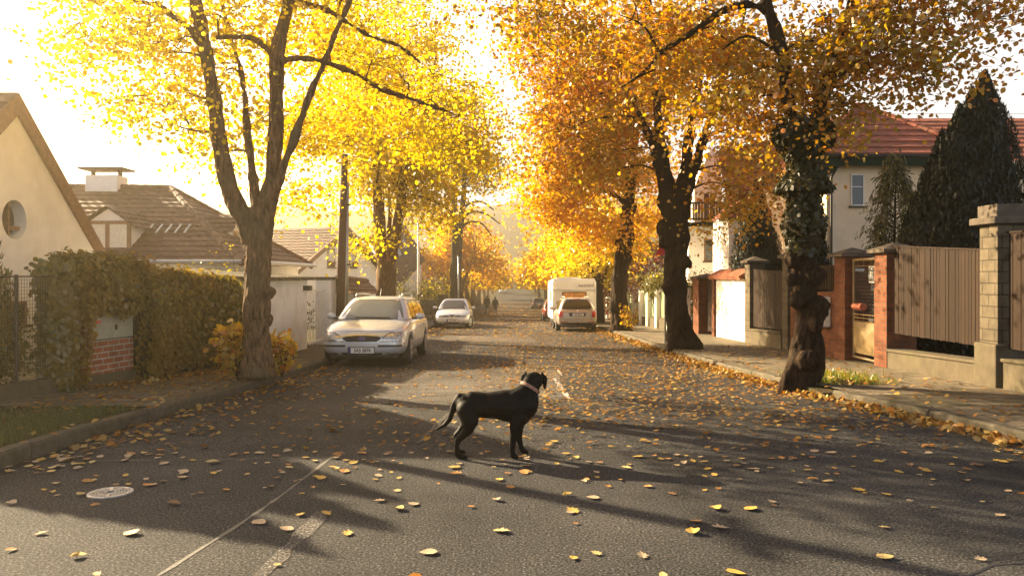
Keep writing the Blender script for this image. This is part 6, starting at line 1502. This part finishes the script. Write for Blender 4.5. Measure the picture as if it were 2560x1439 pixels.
sk.patch('lower_bumper', 'B', [(.245, -.68, .68), (.375, -.74, .74)], M['black'], t, .012, 12, 3)
pr = sk.patch('plate_recess', 'B', [(.655, -.33, .33), (.80, -.37, .37)], M['black'], t, .006, 8, 2)
plate(sk, t, 'B', 0, .725, .52, '1Z2 8264', .11, .016)
bp = sk.at('B', 0, .86, .006); mb = MB(); mb.lathe([(.038, 0), (.038, .008)], c=(0, bp.y, .86), axis='Y', n=18); obj('badge', mb, M['chrome'], t)
ck.patch('brake_light', 'B', [(1.395, -.16, .16), (1.415, -.16, .16)], M['lamp_red'], t, .016, 6, 1)
mb = MB(); p = ck.at('B', 0, .985, .02); q = ck.at('B', -.3, 1.0, .02); mb.tube([tuple(p), tuple(q)], .012, n=5); obj('wiper', mb, M['black'], t)
mb = MB(); mb.tube([(0, 4.4, .3), (0, 4.62, .3), (0, 4.64, .36)], .02, n=7); mb.ball((0, 4.64, .38), .03); obj('tow_hook', mb, M['metal_dark'], t)
mb = MB(); mb.tube([(0, 3.85, 1.47), (0, 3.95, 1.58)], .006, n=5); obj('aerial', mb, M['black'], t)
place_car(t, 2.72, 34.2, 4.57, True)

def plain_car(name, label, paint, x, y, away, kind='hatch', scale=1.0):
    cabP = (.95, 1.75, 3.35, 3.95, .9, 1.4, .78, .56) if kind == 'hatch' else (1.1, 1.9, 3.1, 3.75, .9, 1.38, .78, .55)
    L_ = 4.1 if kind == 'hatch' else 4.4
    t, body, cab, sk, ck = make_car(name, label, paint, L_, .85, [(0, .6, .3, .55, .01), (.06, .74, .22, .66, .02), (.3, .81, .19, .76, .03), (1.0, .845, .19, .88, .03), (2.4, .85, .19, .94, .01), (3.4, .84, .2, .94, .01), (L_ - .12, .78, .28, .9, .01), (L_, .7, .36, .82, 0)], cabP, (.85, L_ - .75), .3, arch=True)
    glazing(t, ck, cabP, [(1.6, 2.45, 1.95, 2.45), (2.53, 3.35, 2.53, 3.1)], M['glass'])
    tail(sk, t, .83, 0, 0, .62, .84)
    for s in (-1, 1):
        sk.patch('headlight', 'F', [(.5, *sorted((s*.4, s*.7))), (.62, *sorted((s*.45, s*.72)))], M['lamp_clear'], t, .01, 6, 2); mirror(t, s*.8, 1.5, .97, paint, s)
    sk.patch('grille', 'F', [(.5, -.3, .3), (.6, -.34, .34)], M['black'], t, .01, 6, 2)
    sk.patch('lower_bumper', 'B', [(.24, -.6, .6), (.38, -.68, .68)], M['black'], t, .01, 8, 2)
    for side, s in (('F', 1), ('B', 1)):
        p = sk.at(side, 0, .4 if side == 'F' else .68, .012); mb = MB(); mb.box(-.26, .26, p.y - .006, p.y + .006, p.z - .055, p.z + .055); obj('number_plate', mb, M['plate'], t)
    place_car(t, x, y, L_, away)
plain_car('hatchback_car', 'reddish car mostly hidden in front of the white caravan', M['red_car'], 2.62, 49.4, True)
plain_car('hatchback_car', 'dark grey hatchback seen from behind further up the road on the right', M['grey_car'], 3.05, 98.5, True)
plain_car('saloon_car', 'white car facing the camera on the left beyond the walking couple', M['white_car'], -2.55, 178.5, False, 'saloon')
plain_car('saloon_car', 'silver car parked just behind the far white car', M['silver_car'], -2.6, 186, False, 'hatch')
plain_car('saloon_car', 'tiny pale car on the left of the road crest', M['white_car'], -3.2, 345, False, 'saloon')
plain_car('saloon_car', 'tiny pale car on the right of the road crest', M['silver_car'], 2.6, 352, True, 'hatch')

# caravan
Lc, Wc = 6.3, 1.1
t = thing('caravan', 'white touring caravan with orange curtains parked on the right side of the road', 'caravan', (0, 0, 0))
prof = [(.0, .42), (-.02, .8), (.0, 1.25), (.05, 1.85), (.12, 2.32), (.22, 2.46), (Lc - .5, 2.48), (Lc - .15, 2.3), (Lc, 1.4), (Lc - .05, .5), (Lc - .3, .36), (.2, .36)]
mb = MB(); mb.extrude([(-Wc, y, z) for y, z in prof], (2*Wc, 0, 0)); cb = obj('body', mb, M['caravan'], t, bevel=.05)
mb = MB(); mb.box(-Wc - .006, Wc + .006, -.02, .03, 1.86, 1.885); sm = obj('rear_moulding', mb, M['metal_grey'], cb)
cz0, cz1 = 1.12, 1.78
mb = MB(); mb.extrude([(-.62, -.055, cz0), (.62, -.055, cz0), (.62, .0, cz1), (-.62, .0, cz1)], (0, .04, 0)); wn = obj('rear_window', mb, M['dark_wood'], t, bevel=.02)
for s in (-1, 1):
    mb = MB(); n_ = 9
    for k in range(n_):
        x0 = s*.01 + s*k*.062; x1 = x0 + s*.062; d = .012*(k % 2)
        mb.extrude([(x0, -.062 - d, cz0 + .04), (x1, -.062 - .012 + d, cz0 + .04), (x1, -.010 - .012 + d, cz1 - .05), (x0, -.010 - d, cz1 - .05)], (0, .004, 0))
    obj('curtain', mb, M['orange_curtain'], wn)
text('lettering', 'beyerland', .2, M['ink'], t, (.58, -.002, 2.1), Matrix.Rotation(R(-6), 4, 'X') @ TOCAM, shear=.35, extr=.003)
def ring(c, r0, r1, h, axis='Y', n=24):
    m = MB(); m.lathe([(r0, 0), (r0, -h), (r1, -h), (r1, 0)], c=c, axis=axis, n=n); k = n; m.f = m.f[:-2] + [(3*k + i, 3*k + (i+1) % k, (i+1) % k, i) for i in range(k)]; return m
em = obj('emblem', ring((-.83, .0, 1.22), .09, .07, .035), M['ink'], t)
mb = MB(); mb.lathe([(.03, 0), (.03, -.035)], c=(-.83, .0, 1.22), axis='Y', n=16); obj('emblem_dot', mb, M['ink'], em)
for s in (-1, 1):
    mb = MB(); mb.box(s*.86 - .13, s*.86 + .13, -.06, .0, .62, .98); tl = obj('tail_lamp', mb, M['lamp_red'], t, bevel=.012)
    mb = MB(); mb.box(s*Wc - .02, s*Wc + .02, -.01, .03, .5, 2.3); obj('corner_trim', mb, M['caravan'], cb, bevel=.01)
    for yy in (2.9, 3.7): wheel(t, s*(Wc - .14), yy, .31, .19, 0, 6)
    mb = MB(); mb.box(s*Wc - .01, s*Wc + .012, 1.6, 2.9, 1.3, 1.85); obj('side_window', mb, M['glass'], t, bevel=.01)
    mb = MB(); mb.tube([(s*.8, .3, .4), (s*.82, .25, .03)], .025, n=6); obj('corner_steady', mb, M['metal_grey'], t)
mb = MB(); mb.box(-.45, .45, 1.2, 1.9, 2.47, 2.56); obj('roof_hatch', mb, M['white_paint'], t, bevel=.03)
mb = MB(); mb.box(-.9, .0, .25, .6, 2.46, 2.52); obj('roof_rail', mb, M['white_paint'], t, bevel=.01)
mb = MB(); mb.tube([(-.3, Lc - .1, .42), (0, Lc + 1.0, .42)], .04, n=6); mb.tube([(.3, Lc - .1, .42), (0, Lc + 1.0, .42)], .04, n=6); mb.tube([(0, Lc + .9, .45), (0, Lc + .9, .02)], .03, n=6); obj('drawbar', mb, M['metal_grey'], t)
sl = (zr(48) - zr(41))/7; t.location = (3.1, 41.0, zr(41) + .01); t.rotation_euler = (sl, 0, 0)

# ------------------------------------------------------------------ dog and people (one continuous surface each)
def fused(name, chains, voxel, mat, parent=None, smooth=8, balls=()):
    mb = MB()
    for pts_, rad in chains: mb.capsule([Vector(p) for p in pts_], rad)
    for c, r, sc in balls: mb.ball(c, r, sc, 16, 11)
    o = obj(name, mb, mat, parent)
    m = o.modifiers.new('r', 'REMESH'); m.mode = 'VOXEL'; m.voxel_size = voxel
    s = o.modifiers.new('s', 'SMOOTH'); s.iterations = smooth; s.factor = .5
    bake(o); o.data.shade_smooth(); o.data.materials.clear(); o.data.materials.append(mat); return o
fm, ft, fo = nt('black_fur'); b_ = N(ft, 'ShaderNodeBsdfPrincipled', Roughness=.6); b_.inputs['Base Color'].default_value = (.003, .0025, .002, 1); b_.inputs['Specular IOR Level'].default_value = .12
b_.inputs['Sheen Weight'].default_value = .0; b_.inputs['Sheen Roughness'].default_value = .35
tc = N(ft, 'ShaderNodeTexCoord'); mp_ = N(ft, 'ShaderNodeMapping'); mp_.inputs['Scale'].default_value = (30, 90, 60); L(ft, tc.outputs['Object'], mp_.inputs[0]); nz_ = N(ft, 'ShaderNodeTexNoise', Scale=2.2, Detail=6); L(ft, mp_.outputs[0], nz_.inputs['Vector'])
bu = N(ft, 'ShaderNodeBump', Strength=.5, Distance=.006); L(ft, nz_.outputs['Fac'], bu.inputs['Height']); L(ft, bu.outputs[0], b_.inputs['Normal']); L(ft, b_.outputs[0], fo.inputs[0])
DX, DY, DZ = (1237 - VPX)/F*7.1, 7.1, zr(7.1)
dg = thing('dog', 'black short haired dog with a collar standing in the road looking away', 'dog', (DX, DY, DZ))
def D(px, py, y=0): return (DX + (px - 1237)/281.7, DY + y, (1140 - py)/281.7 + DZ)
def ch(*q): return ([D(a, b, y) for a, b, y, r in q], [r for a, b, y, r in q])
body = fused('body', [
  ch((1163, 1008, 0, .094), (1185, 1012, 0, .104), (1210, 1014, 0, .105), (1240, 1015, 0, .108), (1268, 1017, 0, .126), (1292, 1018, 0, .143), (1310, 1012, 0, .128), (1318, 1000, .01, .108)),
  ch((1288, 1000, 0, .108), (1308, 990, .01, .104), (1322, 976, .03, .090), (1330, 962, .05, .080)),               # neck
  ch((1329, 954, .05, .078), (1337, 952, .075, .080), (1342, 954, .11, .064)), ch((1342, 953, .12, .044), (1349, 958, .19, .034), (1352, 960, .215, .028)),   # skull, muzzle
  ch((1296, 1040, -.06, .085), (1289, 1062, -.085, .055), (1284, 1085, -.085, .036), (1281, 1104, -.085, .031), (1280, 1120, -.085, .026), (1283, 1132, -.085, .027), (1291, 1135, -.085, .022)),
  ch((1304, 1040, .06, .085), (1298, 1062, .085, .052), (1297, 1085, .085, .036), (1298, 1102, .085, .030), (1302, 1118, .085, .025), (1308, 1131, .085, .026), (1317, 1134, .085, .021)),
  ch((1168, 1020, -.055, .095), (1176, 1046, -.08, .078), (1173, 1066, -.085, .052), (1158, 1082, -.085, .036), (1146, 1093, -.085, .030), (1143, 1110, -.085, .024), (1143, 1126, -.085, .024), (1150, 1134, -.085, .026), (1165, 1136, -.085, .021)),
  ch((1166, 1020, .055, .095), (1170, 1046, .08, .075), (1163, 1064, .085, .05), (1150, 1080, .085, .034), (1139, 1091, .085, .029), (1137, 1106, .085, .023), (1138, 1122, .085, .023), (1145, 1132, .085, .025), (1158, 1134, .085, .02)),
  ch((1150, 994, 0, .05), (1138, 1006, 0, .034), (1131, 1026, 0, .028), (1124, 1046, 0, .025), (1112, 1060, 0, .021), (1098, 1068, 0, .016), (1087, 1073, 0, .009)),
  ch((1180, 1000, 0, .085), (1215, 1000, 0, .075), (1260, 998, 0, .09), (1285, 996, 0, .09))], .0095, fm, dg, 6)
for s in (-1, 1):     # drop ears
    e = [D(1314, 938, .08), D(1308, 948, .08), D(1308, 960, .085)] if s < 0 else [D(1356, 938, .09), D(1363, 950, .09), D(1363, 968, .095)]
    mb = MB()
    for c, r in zip(e, (.024, .034, .022)): mb.ball(c, r, (.62, 1, 1.15), 12, 9)
    mb.tube([e[0], e[1], e[2]], [.018, .026, .015], n=10)
    o = obj('ear', mb, fm, dg); m = o.modifiers.new('r', 'REMESH'); m.mode = 'VOXEL'; m.voxel_size = .006; bake(o); o.data.shade_smooth(); o.data.materials.clear(); o.data.materials.append(fm)
for s in (-1, 1): 
    mb = MB(); mb.ball(D(1343 + s*7, 946, .135), .009); obj('eye', mb, plain('dog_eye', (.02, .012, .006), .1), dg, smooth=True)
mb = MB(); mb.ball(D(1353, 957, .238), .015, (1.1, .7, .8)); obj('nose', mb, M['black'], dg, smooth=True)
M['collar'] = plain('collar_web', (.30, .14, .085), .7, nscale=40, namt=.6)
c0, c1 = Vector(D(1310, 958, .02)), Vector(D(1345, 980, .05)); cc_ = Vector(D(1325, 970, .035)); ax = Vector(D(1332, 958, .05)) - Vector(D(1316, 984, .02)); ax.normalize()
u_ = ax.orthogonal().normalized(); v_ = ax.cross(u_); mb = MB(); k = 36
for rr, hh in ((.079, -.014), (.084, -.014), (.084, .014), (.079, .014)):
    for i in range(k): a = 2*math.pi*i/k; mb.v.append(tuple(cc_ + (u_*math.cos(a) + v_*math.sin(a))*rr*1.16 + ax*hh))
mb.f = [(j*k + i, j*k + (i+1) % k, ((j+1) % 4)*k + (i+1) % k, ((j+1) % 4)*k + i) for j in range(4) for i in range(k)]
co = obj('collar', mb, M['collar'], dg)
mb = MB(); p = D(1347, 992, -.01); mb.obox(p, (.012, .03, .04)); mb.tube([D(1345, 984, -.01), p], .006, n=5); obj('tag', mb, M['chrome'], co)

def person(label, x, y, jacket, trousers, hair, h=1.74, stride=.22, seed=0, woman=False):
    z0 = zr(y); p = thing('person', label, 'person', (x, y, z0), 'walkers on the road'); k = h/1.74
    V = lambda a, b, c: (x + a*k, y + b*k, z0 + c*k)
    skin = plain('skin', (.42, .24, .16), .6)
    hand = lambda s: [([V(s*.285, -.02 + s*.05, .86), V(s*.29, .0 + s*.05, .79)], [.036*k, .034*k])] + [([V(s*.285 + dx_*.3, .03 + dx_ + s*.05, .79), V(s*.285 + dx_*.3, .035 + dx_ + s*.05, .745), V(s*.282, .028 + dx_ + s*.05, .745 - ln)], [.0095*k, .009*k, .0075*k]) for dx_, ln in ((-.055, .03), (-.035, .042), (-.015, .046), (.005, .038))] + [([V(s*.27, .03 + s*.05, .83), V(s*.262, .06 + s*.05, .79), V(s*.26, .062 + s*.05, .765)], [.012*k, .011*k, .009*k])]
    ch_ = [([V(0, 0, 1.42), V(0, .005, 1.50)], [.062*k, .055*k]), ([V(0, .01, 1.56), V(0, .012, 1.63)], [.072*k, .085*k]), ([V(0, .05, 1.545), V(0, .045, 1.57)], [.05*k, .055*k]), ([V(0, .103, 1.585), V(0, .112, 1.572)], [.014*k, .016*k])]
    for s in (-1, 1): ch_ += [([V(s*.085, .01, 1.60), V(s*.088, .01, 1.57)], [.017*k, .015*k]), ([V(s*.20, 0, 1.36), V(s*.26, -.02, 1.12), V(s*.282, s*.05, .88)], [.05*k, .042*k, .032*k])] + hand(s)
    ch_ += [([V(0, 0, 1.4), V(0, 0, 1.0)], [.12*k, .12*k])] + [([V(s*.09, 0, .95), V(s*.095, s*stride*.4, .5), V(s*.095, s*stride*.6 - .05, .1)], [.085*k, .055*k, .04*k]) for s in (-1, 1)]
    fused('body', ch_, .0075, skin, p, 2)
    for s in (-1, 1):
        mb = MB(); mb.ball(V(s*.032, .092, 1.61), .011*k); obj('eye', mb, M['ink'], p)
    mb = MB(); mb.tube([V(-.025, .102, 1.545), V(.025, .102, 1.545)], .007, n=6); obj('mouth', mb, plain('lips', (.3, .1, .08), .5), p)
    w_ = .92 if woman else 1.0
    jk = [([V(-.17*w_, 0, 1.40), V(.17*w_, 0, 1.40)], [.085*k, .085*k]), ([V(0, 0, 1.36), V(0, -.01, 1.15), V(0, -.01, .92)], [.155*k, .15*k, .165*k]), ([V(-.08, 0, 1.25), V(-.07, 0, .86)], [.13*k, .12*k]), ([V(.08, 0, 1.25), V(.07, 0, .86)], [.13*k, .12*k])]
    for s in (-1, 1): jk.append(([V(s*.20*w_, 0, 1.37), V(s*.265, -.02, 1.12), V(s*.285, s*.05, .89)], [.078*k, .064*k, .052*k]))
    jk.append(([V(0, 0, 1.42), V(0, 0, 1.47)], [.085*k, .075*k])); fused('jacket', jk, .012, jacket, p, 4)
    fused('trousers', [([V(0, 0, .93), V(0, 0, .88)], [.15*k, .14*k])] + [([V(s*.085, 0, .90), V(s*.09, s*stride*.45 + .02, .5), V(s*.092, s*stride*.75 - .04, .09)], [.105*k, .076*k, .062*k]) for s in (-1, 1)], .012, trousers, p, 4)
    for s in (-1, 1): fused('shoe', [([V(s*.092, s*stride*.75 - .07, .045), V(s*.095, s*stride*.75 + .06, .04), V(s*.097, s*stride*.75 + .13, .032)], [.045*k, .042*k, .032*k])], .01, M['black'], p, 3)
    hb_ = [(V(0, -.012, 1.645), .098*k, (.92, 1.0, .95)), (V(0, -.05, 1.58), .07*k, (1.1, .7, 1.1))] + ([(V(0, -.06, 1.5), .075*k, (1.1, .6, 1.3))] if woman else [])
    fused('hair', [], .01, hair, p, 3, hb_)
    return p
person('man in a dark brown jacket walking away down the road, nearer the board fence', P(1217, 0, 76)[0], 76, plain('brown_jacket', (.05, .028, .018), .8), plain('dark_trousers', (.03, .035, .05), .85), plain('dark_hair', (.03, .02, .012), .7), 1.76, .2)
person('person in a dark coat and blue trousers walking on the road side of the couple', P(1238, 0, 75.5)[0], 75.6, plain('dark_coat', (.022, .02, .022), .8), plain('blue_trousers', (.04, .05, .075), .85), plain('brown_hair', (.06, .035, .018), .7), 1.66, -.18, woman=True)
